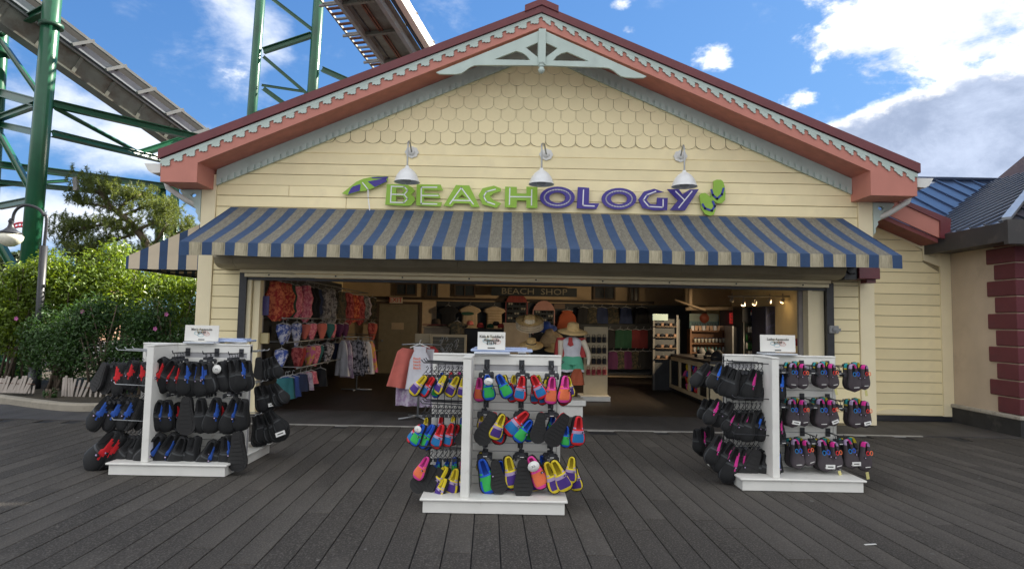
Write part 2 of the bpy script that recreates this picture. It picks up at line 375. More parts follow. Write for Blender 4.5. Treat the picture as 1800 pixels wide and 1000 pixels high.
# backing wall with the opening (one sheathing panel, boards are laid on it)
mb = MB(); lp = [(XL+.02, 0), (OX0, 0), (OX0, OZ), (OX1, OZ), (OX1, 0), (XR-.02, 0), (XR-.02, roofz(XR)+.02), (XA, wall_apex+.02), (XL+.02, roofz(XL)+.02)]
mb.poly([lp], lambda p: (p[0], YF+.02, p[1]), (0, 1, 0), .14); mb.build('sheathing', groove, shop)
# siding boards
BH = .195
joints = {0: [-1.2], 1: [-.6, 3.4], 2: [2.9], 3: [-2.0, 4.1], 4: [-3.9, .9], 5: [-2.9, 3.3], 6: [-4.0, 2.1], 7: [-1.9, 4.5], 8: [-3.3], 9: [1.5]}
def board(xa, xb, z0, z1, slope=False):
    mb = MB()
    if not slope: mb.box(((xa+xb)/2, YF, (z0+z1)/2), (xb-xa-.008, .034, z1-z0-.011), bev=.003)
    else:
        # clipped under the rake
        def top(x): return min(z1-.011, roofz(x)+.03)
        def xlim(z, left): return (z-3.93-.03)/SL-5.79 if left else 6.62-(z-3.93-.03)/SL
        lpz = [(xa, z0), (xb, z0)]
        xr = min(xb, xlim(z1, False)) ; xl = max(xa, xlim(z1, True))
        if top(xb) > z0: lpz.append((xb, top(xb)))
        lpz += [(xr, z1-.011), (xl, z1-.011)]
        if top(xa) > z0: lpz.append((xa, top(xa)))
        mb.poly([lpz], lambda p: (p[0], YF-.017, p[1]), (0, 1, 0), .034)
    return mb.build('siding_board', cream, shop)
z = 4.72; i = 0; CBL, CBR = XL+.25, XR-.25
while z-BH > 2.80:
    z1 = z; z0 = z-BH
    if z0 >= roofz(XL)-.2:
        xa = max(CBL, (z0-3.93)/SL-5.79-.05); xb = min(CBR, 6.62-(z0-3.93)/SL+.05)
        js = [xa]+[j for j in joints.get(i, []) if xa+.3 < j < xb-.3]+[xb]
        for a, b in zip(js, js[1:]): board(a, b, z0, z1, slope=True)
    else:
        js = [CBL]+joints.get(i, [])+[CBR]
        for a, b in zip(js, js[1:]): board(a, b, z0, z1)
    z = z0; i += 1
while z > .05:
    z0 = max(z-BH, .04); t_ = min(z, 9)
    if t_ > 2.45:
        board(CBL, CBR, max(z0, 2.45), t_)
    if z0 < 2.43:
        board(CBL, OX0-.12, z0, min(t_, 2.447)); board(OX1+.12, CBR, z0, min(t_, 2.447))
    z = z0
# corner boards
for xa, xb in ((XL, CBL-.002), (CBR+.002, XR)):
    mb = MB(); zt = roofz(XL)+.05
    mb.bx(xa, xb, YF-.045, YF+.02, .02, zt-.05 if xa < 0 else roofz(XR), bev=.004); mb.build('corner_board', creamtrim, shop)
# side walls
for xs, nm in ((XL, 1), (XR, -1)):
    mb = MB(); mb.bx(min(xs, xs+nm*.1), max(xs, xs+nm*.1), YF+.022, 21.0, 0, 4.0); mb.build('side_wall', cream, shop)
    y = YF+.2
mb = MB(); mb.poly([[(XL+.6, 4.4), (XR-.6, 4.4), (XA+.1, wall_apex-.1), (XA-.1, wall_apex-.1)]], lambda p: (p[0], YF-.0045, p[1]), (0, 1, 0), .02); mb.build('gable_panel', cream, shop)
# round cut shingles
shmesh = None
def shingle_mesh(wd, ht):
    pts = [(-wd/2, ht), (-wd/2, wd*.36)]
    for k in range(1, 10):
        a = math.pi+math.pi*k/10; pts.append((wd/2*math.cos(a), wd*.36+wd*.36*math.sin(a)))
    pts += [(wd/2, wd*.36), (wd/2, ht)]
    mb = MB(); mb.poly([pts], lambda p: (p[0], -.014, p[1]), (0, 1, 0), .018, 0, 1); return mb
SWD, SHT = .262, .215
shm = shingle_mesh(SWD-.009, SHT+.08).mesh('shingle', [cream, mt('shingle_shadow_edge', (.15, .115, .06), .9)])  # dark edge faces paint in the shadow line below each shingle
r = 0; zb = 4.705
while zb < wall_apex-.25:
    zr = zb
    xl = (zr+.16-3.93)/SL-5.79; xr = 6.62-(zr+.16-3.93)/SL
    n0 = math.ceil((xl-XA)/SWD-.5*(r % 2)); x = XA+(n0+.5*(r % 2))*SWD
    while x < xr:
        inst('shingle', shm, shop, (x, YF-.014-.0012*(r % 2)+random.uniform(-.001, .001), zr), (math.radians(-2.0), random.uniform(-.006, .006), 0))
        x += SWD
    zb += SHT; r += 1
# roof: barge boards, drip edge, soffit, slabs
def rake(x): return roofz(x)
for sd_ in (-1, 1):
    xo = -5.80 if sd_ < 0 else 6.62
    def P2(x, dz): return (x, roofz(x)+dz)
    xin = -5.20 if sd_ < 0 else 5.86
    # barge face incl. the boxed return
    z_b = 3.83
    lp = [(XA, wall_apex-.08), (XA, wall_apex+.15), (xo, roofz(xo)+.27), (xo, z_b), (xin, z_b), (xin, roofz(xin)-.03)]
    mb = MB(); mb.poly([lp], lambda p: (p[0], YB, p[1]), (0, 1, 0), .04); mb.build('barge_board', salmon, shop)
    # boxed eave return behind it
    mb = MB(); lp2 = [(xo, roofz(xo)+.2), (xo, z_b+.002), (xin-.0*sd_, z_b+.002), (xin, roofz(xin)+.1)]
    mb.poly([lp2], lambda p: (p[0], YB+.042, p[1]), (0, 1, 0), YF-YB-.01); mb.build('eave_box', salmon, shop)
    # soffit under the overhang
    mb = MB(); lp3 = [(XA, wall_apex-.07), (XA, wall_apex-.01), (xin, roofz(xin)+.04), (xin, roofz(xin)-.02)]
    mb.poly([lp3], lambda p: (p[0], YB+.042, p[1]), (0, 1, 0), YF-YB-.03); mb.build('soffit', mt('salmon_soffit_paint', (.54, .19, .14), .6), shop)
    # maroon metal drip edge and roof slab
    mb = MB(); lp4 = [(XA, wall_apex+.155), (XA, wall_apex+.285), (xo+sd_*.03, roofz(xo)+.44-.012), (xo+sd_*.03, roofz(xo)+.275)]
    mb.poly([lp4], lambda p: (p[0], YB-.06, p[1]), (0, 1, 0), .10); mb.build('roof_edge', maroon, shop)
    mb = MB(); lp5 = [(XA, wall_apex+.16), (XA, wall_apex+.27), (xo+sd_*.02, roofz(xo)+.42), (xo+sd_*.02, roofz(xo)+.285)]
    mb.poly([lp5], lambda p: (p[0], YB+.042, p[1]), (0, 1, 0), 10.6); mb.build('roof', maroon, shop)
    mb = MB(); mb.poly([lp5], lambda p: (p[0], YB-.075, p[1]-.0+ .142), (0, 1, 0), .02)
    # rafter-level strip to close the eave along the side
    mb = MB(); mb.bx(min(xo, xo-sd_*.38), max(xo, xo-sd_*.38), YF+.05, 21, 3.86, roofz(xo)+.27); mb.build('side_eave', salmon, shop)
    # lattice scroll strip: thin band plus scroll motifs
    mb = MB(); lp6 = [(XA, wall_apex+.092), (XA, wall_apex+.148), (xo, roofz(xo)+.268), (xo, roofz(xo)+.205)]
    mb.poly([lp6], lambda p: (p[0], YB-.024, p[1]), (0, 1, 0), .02); band = mb.build('scroll_band', paleblue, shop)
    mot = [(-.105, .06), (-.105, 0), (-.085, -.012), (-.072, -.035), (-.085, -.06), (-.07, -.078), (-.045, -.072), (-.03, -.09), (-.012, -.112), (.012, -.108), (.03, -.13), (.052, -.118), (.06, -.09), (.045, -.07), (.06, -.045), (.045, -.022), (.07, -.002), (.105, 0), (.105, .06)]
    nseg = 31
    for k in range(nseg):
        xc = XA+sd_*(k+.5)*abs(xo-XA)/nseg; zc = roofz(xc)+.205-.113*(1-abs(xc-XA)/abs(xo-XA)); sl2 = SL-.113/6.2
        mb = MB(); mb.poly([[(xc+u*1.0, zc+v*(.74 if v < 0 else .5)-sd_*u*sl2) for u, v in mot]] if True else None, lambda p: (p[0], YB-.0215, p[1]), (0, 1, 0), .0155); mb.build('scroll_motif', paleblue, shop)
    # dentilled frieze on the wall under the soffit
    mb = MB(); lp7 = [(XA, wall_apex-.27), (XA, wall_apex-.02), (xin-sd_*0, roofz(xin)-.02), (CBL if sd_ < 0 else CBR, roofz(xin)-.02-.25+.02)]
    xw = CBL+.0 if sd_ < 0 else CBR
    lp7 = [(XA, wall_apex-.30), (XA, wall_apex-.025), (xw, roofz(xw)-.025), (xw, roofz(xw)-.30)]
    mb.poly([lp7], lambda p: (p[0], YF-.056, p[1]), (0, 1, 0), .036); mb.build('frieze_board', paleblue, shop)
    mb = MB(); n = 50
    for k in range(n):
        xc = XA+sd_*(k+.5)*abs(xw-XA)/n; zc = roofz(xc)-.30; hw = .036
        q = [(xc-hw, zc+sd_*hw*SL-.012), (xc+hw, zc-sd_*hw*SL-.012), (xc+hw, zc-sd_*hw*SL+.085), (xc-hw, zc+sd_*hw*SL+.085)]
        mb.poly([q], lambda p: (p[0], YF-.086, p[1]), (0, 1, 0), .029)
    tag(mb.build('dentil_row', paleblue, shop), kind='stuff')
    # gutter end with curved profile
    mb = MB(); prof = [(0, 0), (.0, .15), (.27, .15), (.235, .09), (.20, .03), (.14, -.01)]
    gx = xo+sd_*.03
    mb.poly([[(gx+sd_*a, 3.99+b) for a, b in prof]], lambda p: (p[0], YB+.04, p[1]), (0, 1, 0), 10.2); mb.build('gutter', whiteM, shop)
    mb = MB(); mb.tube([(xo+sd_*.1, 10.9, 4.0), (xo+sd_*.05, 10.95, 3.80), (xo-sd_*.2, 11.05, 3.62), (XL-.06 if sd_ < 0 else XR+.06, 11.5, 3.5)], .045, 10); mb.build('downspout', whiteM, shop)
    # scroll bracket below the eave box
    bs = 1 if sd_ < 0 else -1; bx = XL-.003 if sd_ < 0 else XR+.003
    prof = [(0, 0), (-.36, 0), (-.36, -.04), (-.33, -.07), (-.30, -.13), (-.24, -.16), (-.19, -.15), (-.17, -.19), (-.12, -.22), (-.13, -.28), (-.07, -.33), (-.08, -.38), (-.03, -.45), (-.04, -.50), (0, -.56)]
    hole = [(-.13+.05*math.cos(a), -.095+.035*math.sin(a)) for a in [k*math.pi/5 for k in range(10)]]
    mb = MB(); mb.poly([[(bx+bs*u, 3.822+v) for u, v in prof], [(bx+bs*u, 3.822+v) for u, v in hole]], lambda p: (p[0], YF-.06, p[1]), (0, 1, 0), .07); mb.build('bracket', paleblue, shop)
# ridge cap
mb = MB(); k = .27
lp = [(XA-k-.01, wall_apex+.285-k*SL-.02), (XA-k-.01, wall_apex+.355-k*SL*.85), (XA, wall_apex+.375), (XA+k+.01, wall_apex+.355-k*SL*.85), (XA+k+.01, wall_apex+.285-k*SL-.02), (XA, wall_apex+.27)]
mb.poly([lp], lambda p: (p[0], YB-.085, p[1]), (0, 1, 0), 10.6); mb.build('ridge_cap', maroon, shop)
# gable ornament
def gp(X, Y): v = A(740+X/4.082, Y/4.082, Y=YB-.03); return (v.x, v.z)
gx0 = gp(869, 200)[0]
def mir(lp): return [(2*gx0-x, z_) for x, z_ in lp][::-1]
outer = [gp(*p) for p in ((108, 520), (300, 443), (500, 362), (700, 283), (869, 213))]
low = [gp(*p) for p in ((869, 470), (700, 469), (560, 469), (420, 468), (380, 471), (345, 487), (318, 508), (290, 526), (255, 533), (190, 534), (130, 531))]
full = outer+mir(outer)[1:]+mir(low)[:-1]+low
h1 = [gp(*p) for p in ((525, 428), (600, 398), (685, 366), (728, 380), (760, 402), (778, 426), (783, 433))]
h2 = [gp(*p) for p in ((752, 343), (838, 306), (838, 412), (795, 378))]
orn = [full, h1, mir(h1), h2, mir(h2)]
mb = MB(); mb.poly(orn, lambda p: (p[0], YB-.028, p[1]), (0, 1, 0), .045); go = mb.build('gable_ornament', paleblue, shop)
mb = MB(); p1 = gp(845, 212); p2 = gp(893, 468); mb.bx(p1[0], p2[0], YB-.06, YB-.028, p2[1], p1[1], bev=.004); mb.build('king_post', paleblue, go)
mb = MB(); c = gp(862, 470); mb.lathe([(0, -.155), (.03, -.15), (.052, -.12), (.055, -.09), (.04, -.062), (.03, -.05), (.052, -.038), (.052, -.02), (.03, -.01), (.05, .002), (.05, .03)], (gx0, YB-.045, c[1]+.01), 14); mb.build('finial', paleblue, go)
# door surround: black jambs, cream tracks, header
for xa, xb in ((OX0-.12, OX0), (OX1, OX1+.12)):
    mb = MB(); mb.bx(xa, xb, YF-.05, YF+.18, 0, OZ-.01); mb.build('door_jamb', blackM, shop)
for xa, xb in ((OX0+.001, OX0+.20), (OX1-.30, OX1-.001)):
    mb = MB(); mb.bx(xa, xa+.07, YF+.0, YF+.20, 0, OZ-.06); mb.bx(xa+.085, xb, YF+.06, YF+.22, 0, OZ-.06); mb.build('shutter_track', creamtrim, shop)
zt = OZ-.02
mb = MB(); mb.bx(OX0-.10, OX1+.05, YF-.115, YF-.05, OZ-.015, OZ+.035, bev=.006); mb.bx(OX0-.02, OX1+.02, YF-.10, YF-.04, OZ-.085, OZ-.025, bev=.004); mb.build('bottom_rail', creamtrim, shop)
mb = MB(); 
for k in range(9): mb.tube([(OX0+.4+k*1.14, YF-.101, OZ-.05), (OX0+.4+k*1.14, YF-.108, OZ-.05)], .014, 8)
mb.build('rail_bolts', blackM, shop)
mb = MB(); mb.bx(OX0, OX1, YF-.02, YF+.10, OZ-.135, OZ-.09); mb.build('header_trim', blackM, shop)
# roller shutter hood: curved profile in segments
hx = [-4.93, -4.62, -.9, 2.8, 5.52]
prof = [(YF-.047, 2.84), (10.80, 2.84), (10.74, 2.74), (10.74, 2.62), (10.80, 2.52), (10.92, 2.47), (11.06, 2.455), (YF-.047, 2.455)]
for a, b in zip(hx, hx[1:]):
    mb = MB(); mb.poly([[(p[0], p[1]) for p in prof]], lambda p: (a+.003, p[0], p[1]), (1, 0, 0), b-a-.006); mb.build('shutter_hood', beige, shop)
# motor bay and maroon junction box at the right end
mb = MB(); mb.bx(5.53, 5.74, 10.85, YF-.046, 2.46, 2.82); mb.tube([(5.56, 10.84, 2.60), (5.62, 10.82, 2.55), (5.70, 10.84, 2.56)], .012, 6); mb.build('motor_bracket', blackM, shop)
mb = MB(); mb.bx(5.75, 6.10, 10.80, YF-.046, 2.47, 2.75, bev=.008); mb.bx(5.93, 6.08, 10.9, 11.1, 2.41, 2.468); mb.build('junction_box', mt('dark_red_box', (.13, .018, .03), .35, .1), shop)
# outlet box
p = A(1466, 579, Y=YF-.03)
mb = MB(); mb.bx(p.x-.10, p.x+.06, YF-.09, YF-.02, p.z-.065, p.z+.065, bev=.012); mb.lathe([(0, -.02), (.04, -.02), (.045, 0), (.03, .02), (0, .02)], (p.x-.02, YF-.10, p.z), 14, axis=(0, -1, 0)); mb.bx(p.x+.062, p.x+.11, YF-.05, YF-.02, p.z-.03, p.z+.02)
tag(mb.build('outlet_box', mt('grey_metal_box', (.30, .31, .32), .45, .1)), 'small grey metal outlet box on the cream siding right of the opening', 'outlet box')
# ------------------------------------------------------------------ awning
AX0, AX1, AYF, AZT, AZV, AZB = -4.93, 5.76, 9.62, 3.535, 2.735, 2.545
TX0, TX1 = -4.88, 5.70
aw = thing('striped_awning', 'long blue and stained cream striped canvas awning over the shop front', 'awning', ((AX0+AX1)/2, AYF, AZB))
ns = 31; frac = []; t = 0; seq = []
wb, wc = .150, .196
tot = 0; k = 0; edges = [AX0]
per = wb+wc; x = AX0
while x < AX1-.05:
    wdt = wb if k % 2 == 0 else wc
    x = min(x+wdt*(AX1-AX0)/(31*per+wb), AX1); edges.append(x); k += 1
for k in range(len(edges)-1):
    a, b = edges[k], edges[k+1]; ta = (a-AX0)/(AX1-AX0); tb = (b-AX0)/(AX1-AX0)
    a2 = TX0+ta*(TX1-TX0); b2 = TX0+tb*(TX1-TX0); mb = MB(); n = 5; vs = []
    for j in range(n+1):
        q = j/n; sg = lambda xx: -.012*math.sin(math.pi*q)-.035*math.sin(math.pi*min(1, q*1.1))*abs(math.sin(math.pi*6*(xx-AX0)/(AX1-AX0)))
        vs += [(a2+(a-a2)*q, YF-.05+(AYF-YF+.05)*q, AZT+(AZV-AZT)*q+sg(a)), (b2+(b-b2)*q, YF-.05+(AYF-YF+.05)*q, AZT+(AZV-AZT)*q+sg(b))]
    top = [tuple(v) for v in vs]; bot = [(v[0], v[1]+.002, v[2]-.006) for v in vs]
    N = len(vs); fs = []
    for j in range(n): i0 = 2*j; fs += [(i0, i0+1, i0+3, i0+2), (N+i0, N+i0+2, N+i0+3, N+i0+1)]
    mb.add(top+bot, fs, 0)
    blue = k % 2 == 0
    mb.build('stripe', fabB if blue else fabW, aw, fixn=False)
    mb = MB(); wv = lambda xx: .010*math.sin(5.1*xx)+.006*math.sin(13*xx+1)
    mb.add([(a, AYF, AZV+.002), (b, AYF, AZV+.002), (b, AYF+wv(b), AZB+.006*math.sin(4*b)), (a, AYF+wv(a), AZB+.006*math.sin(4*a)), (a, AYF+.005, AZV+.002), (b, AYF+.005, AZV+.002), (b, AYF+wv(b)+.005, AZB+.006*math.sin(4*b)), (a, AYF+wv(a)+.005, AZB+.006*math.sin(4*a))], [(0, 3, 2, 1), (4, 5, 6, 7), (3, 7, 6, 2)]); mb.build('valance_panel', fabB if blue else fabV, aw)
mb = MB()
for q in (0, 1): mb.tube([(AX0 if q == 0 else AX0, AYF+.03, AZV-.03), (AX1, AYF+.03, AZV-.03)], .018, 8) if q == 0 else mb.tube([(AX0, AYF+.03, AZB+.02), (AX1, AYF+.03, AZB+.02)], .016, 8)
for k in range(7):
    xx = AX0+.03+(AX1-AX0-.06)*k/6; mb.tube([(xx, AYF+.03, AZV-.04), (xx, YF-.06, AZT-.06)], .016, 6); mb.tube([(xx, AYF+.03, AZB+.03), (xx, YF-.06, AZB+.25)], .014, 6)
mb.build('frame', mt('galvanised_tube', (.4, .4, .4), .5, .1, metal=.6), aw)
for xx, s_ in ((AX0, 1), (AX1, -1)):   # closed triangular ends
    tx = TX0 if s_ > 0 else TX1
    mb = MB(); lp = [(0, AZB), (0, AZV), (1, AZT), (1, AZB+.15)]
    mb.poly([[(p[0], p[1]) for p in lp]], lambda p: (xx+(tx-xx)*p[0]+s_*.004, AYF+.002+(YF-.052-AYF)*p[0], p[1]), (s_, 0, 0), .005); mb.build('end_panel', fabB if s_ > 0 else fabB, aw)
# side awning round the left corner
YS0, YS1, XS = 11.85, 19.5, -7.02
sa = thing('side_awning', 'clean blue and cream striped awning projecting from the left side wall of the shop', 'awning', (XS, YS0, 2.5))
zt0, zv0, zb0 = 3.46, 2.70, 2.48
def sz(x): return zv0+(zt0-zv0)*(x-XS)/(XL-.0-XS)
n = 10; xs_ = [XS]
wds = [.055]+[.215, .16]*5
for q in wds: xs_.append(min(xs_[-1]+q*.93, XL-.002))
for k in range(len(xs_)-1):
    a, b = xs_[k], xs_[k+1]
    if b-a < .01: continue
    mb = MB(); mb.poly([[(a, zb0), (b, zb0), (b, sz(b)), (a, sz(a))]], lambda p: (p[0], YS0, p[1]), (0, 1, 0), .008); mb.build('end_stripe', fabB if k % 2 == 0 else fabC, sa)
y = YS0+.01; k = 0
while y < YS1:
    y1 = y+(.15 if k % 2 == 0 else .20); mb = MB()
    mb.add([(XS, y, zv0), (XL-.002, y, zt0), (XL-.002, y1, zt0), (XS, y1, zv0), (XS, y, zb0), (XS, y1, zb0)], [(0, 1, 2, 3), (0, 3, 5, 4)]); mb.build('stripe', fabB if k % 2 == 0 else fabC, sa, fixn=False); y = y1; k += 1
mb = MB(); mb.tube([(XS+.02, YS0+.02, zb0+.02), (XS+.02, YS1, zb0+.02)], .016); mb.tube([(XS, YS0+.02, zb0+.02), (XL, YS0+.02, zb0+.02)], .014)
for yy in (12.6, 13.6, 15, 17): mb.tube([(XS+.02, yy, zb0+.02), (XL, yy, zb0+.05)], .014)
mb.build('frame', blackM, sa)
# ------------------------------------------------------------------ sign letters
sg = thing('shop_sign', 'BEACHOLOGY sign of raised lime green and indigo letters above the awning', 'sign', (XA, YF-.06, 3.7))
SY = YF-.085
def c6(p): v = A(580+p[0]/4.286, 250+p[1]/4.286, Y=SY); return (v.x, v.z)
def c7(p): v = A(900+p[0]/4.167, 240+p[1]/4.167, Y=SY); return (v.x, v.z)
def ell(cx, cy, rx, ry, n=28, tilt=0): return [(cx+rx*math.cos(2*math.pi*k/n), cy+ry*math.sin(2*math.pi*k/n)) for k in range(n)]
def ribbon(mb, pts, wd, y, dep=.004, m=0, closed=False):
    P = pts+([pts[0]] if closed else [])
    for a, b in zip(P, P[1:]):
        d = Vector((b[0]-a[0], b[1]-a[1])); l = d.length
        if l < 1e-6: continue
        d /= l; nn = Vector((-d.y, d.x))*wd/2; e = d*wd*.5
        q = [(a[0]-e.x+nn.x, a[1]-e.y+nn.y), (b[0]+e.x+nn.x, b[1]+e.y+nn.y), (b[0]+e.x-nn.x, b[1]+e.y-nn.y), (a[0]-e.x-nn.x, a[1]-e.y-nn.y)]
        mb.poly([q], lambda p: (p[0], y, p[1]), (0, 1, 0), dep, m)
def letter(loops, lines, cv, mat, closed=False):
    mb = MB(); mb.poly([[cv(p) for p in lp] for lp in loops], lambda p: (p[0], SY-.02, p[1]), (0, 1, 0), .035); lt = mb.build('letter', mat, sg)
    mb = MB()
    for i_, ln in enumerate(lines): ribbon(mb, [cv(p) for p in ln], .020, SY-.0235-.0004*i_, .0035-.0002*i_, closed=closed)
    mb.build('inlay', signW, lt)
mb = None
letter([[(430, 318), (425, 400), (418, 472), (560, 482), (610, 478), (642, 440), (637, 415), (612, 396), (642, 368), (625, 345), (580, 320)], [(502, 350), (540, 350), (560, 370), (538, 388), (500, 386)], [(500, 408), (550, 410), (562, 430), (545, 450), (498, 448)]],
       [[(465, 335), (458, 455)], [(465, 335), (560, 338), (588, 365), (560, 397), (468, 395)], [(560, 397), (586, 428), (560, 458), (458, 455)]], c6, signG)
letter([[(655, 320), (835, 322), (852, 365), (712, 360), (710, 387), (822, 390), (833, 424), (708, 418), (705, 448), (845, 454), (835, 486), (650, 478)]],
       [[(805, 342), (690, 342), (688, 466), (805, 468)], [(690, 404), (815, 405)]], c6, signG)
letter([[(950, 325), (1050, 328), (1128, 490), (1065, 490), (1050, 464), (940, 461), (918, 488), (857, 480)], [(995, 395), (1028, 425), (966, 425)]],
       [[(905, 465), (990, 345), (1080, 468)], [(925, 440), (1060, 443)]], c6, signG)
letter([[(1288, 350), (1235, 330), (1150, 350), (1118, 405), (1150, 470), (1255, 497), (1292, 462), (1235, 442), (1205, 410), (1232, 388), (1288, 372)]],
       [[(1245, 358), (1180, 375), (1158, 410), (1180, 450), (1240, 470)]], c6, signG)
letter([[(1320, 337), (1408, 340), (1408, 387), (1480, 390), (1480, 337), (1563, 340), (1563, 498), (1480, 498), (1480, 442), (1408, 440), (1405, 496), (1317, 492)]],
       [[(1355, 352), (1352, 470)], [(1520, 362), (1518, 475)], [(1353, 413), (1519, 415)]], c6, signG)
letter([ell(332, 448, 128, 79), ell(332, 450, 60, 38)[::-1]], [ell(332, 449, 96, 58)], c7, signP, True)
letter([[(482, 372), (565, 378), (562, 490), (640, 492), (617, 533), (473, 528)]], [[(523, 395), (518, 508), (600, 512)]], c7, signP)
letter([ell(783, 458, 128, 79), ell(783, 459, 60, 38)[::-1]], [ell(783, 459, 96, 58)], c7, signP, True)
letter([[(1113, 410), (1040, 385), (965, 405), (925, 462), (955, 525), (1040, 543), (1135, 540), (1140, 452), (1062, 450), (1058, 500), (1010, 496), (985, 468), (1005, 432), (1050, 415)]],
       [[(1050, 405), (985, 430), (960, 468), (1000, 515), (1105, 520), (1105, 465)]], c7, signP)
letter([[(1135, 388), (1220, 388), (1247, 425), (1300, 390), (1367, 388), (1265, 543), (1155, 540), (1215, 470)]], [[(1197, 405), (1258, 465)], [(1315, 405), (1220, 522)]], c7, signP)
# umbrella emblem
ue = thing('umbrella_emblem', 'lime and indigo beach umbrella cut-out left of the lettering', 'sign emblem', (WL['shop_sign'].x-3.2, YF-.06, 3.6))
mb = MB(); mb.poly([[c6(p) for p in ((90, 388), (150, 340), (200, 300), (250, 278), (310, 264), (380, 259), (440, 262), (430, 298), (340, 342), (265, 368), (220, 372), (135, 397))]], lambda p: (p[0], SY-.01, p[1]), (0, 1, 0), .03); mb.build('canopy', signG, ue)
mb = MB()
for q in (((312, 266), (438, 262), (432, 278), (320, 274)), ((285, 298), (425, 272), (430, 298), (338, 340)), ((175, 335), (215, 322), (232, 320), (226, 368), (138, 394), (158, 350))):
    mb.poly([[c6(p) for p in q]], lambda p: (p[0], SY-.014, p[1]), (0, 1, 0), .003)
mb.build('canopy_panel', signP, ue)
mb = MB(); ribbon(mb, [c6(p) for p in ((248, 308), (288, 358), (290, 420), (301, 512))], .018, SY-.02, .006); mb.build('pole', signW, ue)
# flip flops emblem
def flip(out, strap, lab):
    t = thing('flip_flop_emblem', lab, 'sign emblem', (c7(out[0])[0], SY, c7(out[0])[1]))
    mb = MB(); mb.poly([[c7(p) for p in out]], lambda p: (p[0], SY-.01, p[1]), (0, 1, 0), .035); mb.build('sole', signG, t)
    mb = MB(); ribbon(mb, [c7(p) for p in strap], .035, SY-.02, .009); mb.build('strap', mt('sign_blue', (.03, .05, .33), .5), t)
flip([(1476, 326), (1500, 317), (1530, 319), (1546, 332), (1557, 370), (1562, 410), (1560, 465), (1540, 488), (1505, 490), (1470, 470), (1455, 440), (1460, 400), (1476, 375)], [(1458, 395), (1470, 430), (1500, 458), (1535, 425), (1547, 385)], 'upper of the two lime flip flop cut-outs at the end of the sign')
flip([(1372, 430), (1385, 418), (1415, 414), (1438, 432), (1462, 455), (1488, 490), (1490, 535), (1478, 572), (1450, 582), (1415, 570), (1388, 530), (1380, 480)], [(1395, 500), (1412, 528), (1462, 545), (1484, 512), (1470, 480)], 'lower of the two lime flip flop cut-outs at the end of the sign')
# ------------------------------------------------------------------ gooseneck lamps
enamel = mt('white_enamel', (.74, .76, .78), .28, .04, 8, dirt=(.5, .5, .48), dscale=9, dlo=.6, dhi=.9)
def lamp(pm, ps, lab):
    m_ = A(pm[0], pm[1], Y=YF-.03); s_ = A(ps[0], ps[1], Y=YF-.50)
    t = thing('gooseneck_lamp', lab, 'wall lamp', (m_.x, YF-.02, m_.z), 'white enamel lamps over the sign')
    mb = MB(); pts = [(.115*math.cos(a)*(1+.06*math.cos(8*a)), .10*math.sin(a)*(1+.06*math.cos(8*a))) for a in [k*math.pi/16 for k in range(32)]]
    mb.poly([pts], lambda p: (m_.x+p[0], YF-.045, m_.z+p[1]), (0, 1, 0), .026); mb.lathe([(.06, 0), (.055, .02), (0, .025)], (m_.x, YF-.045, m_.z), 14, axis=(0, -1, 0)); mb.build('wall_plate', whiteM, t)
    mb = MB(); mb.tube(smooth([Vector((m_.x, YF-.06, m_.z)), Vector((m_.x+(s_.x-m_.x)*.5, YF-.3, m_.z+.10)), Vector((s_.x, YF-.46, m_.z+.06)), Vector((s_.x, YF-.50, m_.z-.06)), Vector((s_.x, YF-.50, s_.z-.01))], 5), .014, 8); mb.build('arm', mt('galvanised', (.38, .40, .42), .4, .15, metal=.7), t)
    mb = MB(); mb.lathe([(.03, .02), (.035, -.01), (.07, -.03), (.12, -.07), (.165, -.13), (.195, -.20), (.21, -.25), (.215, -.255), (.205, -.25), (.19, -.20), (.15, -.12), (.08, -.05), (0, -.03)], (s_.x, YF-.50, s_.z), 26); mb.build('shade', enamel, t)
    mb = MB(); mb.lathe([(0, -.285), (.05, -.27), (.075, -.235), (.05, -.17), (0, -.15)], (s_.x, YF-.50, s_.z), 16); mb.build('lens', mt('dull_lens', (.35, .36, .38), .25), t)
lamp((724, 268), (716, 294), 'left white gooseneck lamp hanging over the letter B of the sign')
lamp((960, 272), (952, 298), 'middle white gooseneck lamp hanging over the first O of the sign')
lamp((1196, 275), (1203, 302), 'right white gooseneck lamp hanging over the letter Y of the sign')
# ------------------------------------------------------------------ annex wall at the right, blue roof, grey building
YA = 12.0
an = thing('annex_building', 'lower cream clapboard annex set back between the shop and the maroon quoined building', 'annex', (7.2, YA, 0))
AXR = 8.06
def arz(x): return 3.70-SL*1.02*(x-6.62)      # underside of its barge
mb = MB(); lp = [(XR+.002, 0), (AXR, 0), (AXR, 3.07), (6.75, arz(6.75)+.05), (XR+.002, arz(XR)+.05)]
mb.poly([lp], lambda p: (p[0], YA+.02, p[1]), (0, 1, 0), .2); mb.build('sheathing', groove, an)
z = .10
def axr(z_): return min(AXR-.20 if z_ < 2.80 else AXR-.51, 6.62+(3.70-.13-z_)/(SL*1.02))
while z < 3.72:
    b0_, t0_ = axr(z), axr(z+.189)
    if b0_ < XR+.1: break
    mb = MB(); mb.poly([[(XR+.004, z), (b0_, z), (max(t0_, XR+.01), z+.189), (XR+.004, z+.189)]], lambda p: (p[0], YA-.015, p[1]), (0, 1, 0), .03); mb.build('siding_board', cream, an); z += .2
mb = MB(); mb.bx(AXR-.196, AXR-.002, YA-.03, YA+.015, .09, 3.04, bev=.003); mb.build('corner_board', creamtrim, an)
mb = MB(); lp = [(XR, arz(XR)-.0), (XR, arz(XR)-.16), (AXR-.50, arz(AXR-.5)-.16), (AXR-.50, arz(AXR-.5)-.36), (AXR-.20, arz(AXR-.2)-.34), (AXR-.02, 3.0), (AXR-.02, arz(AXR-.02)+.0)]
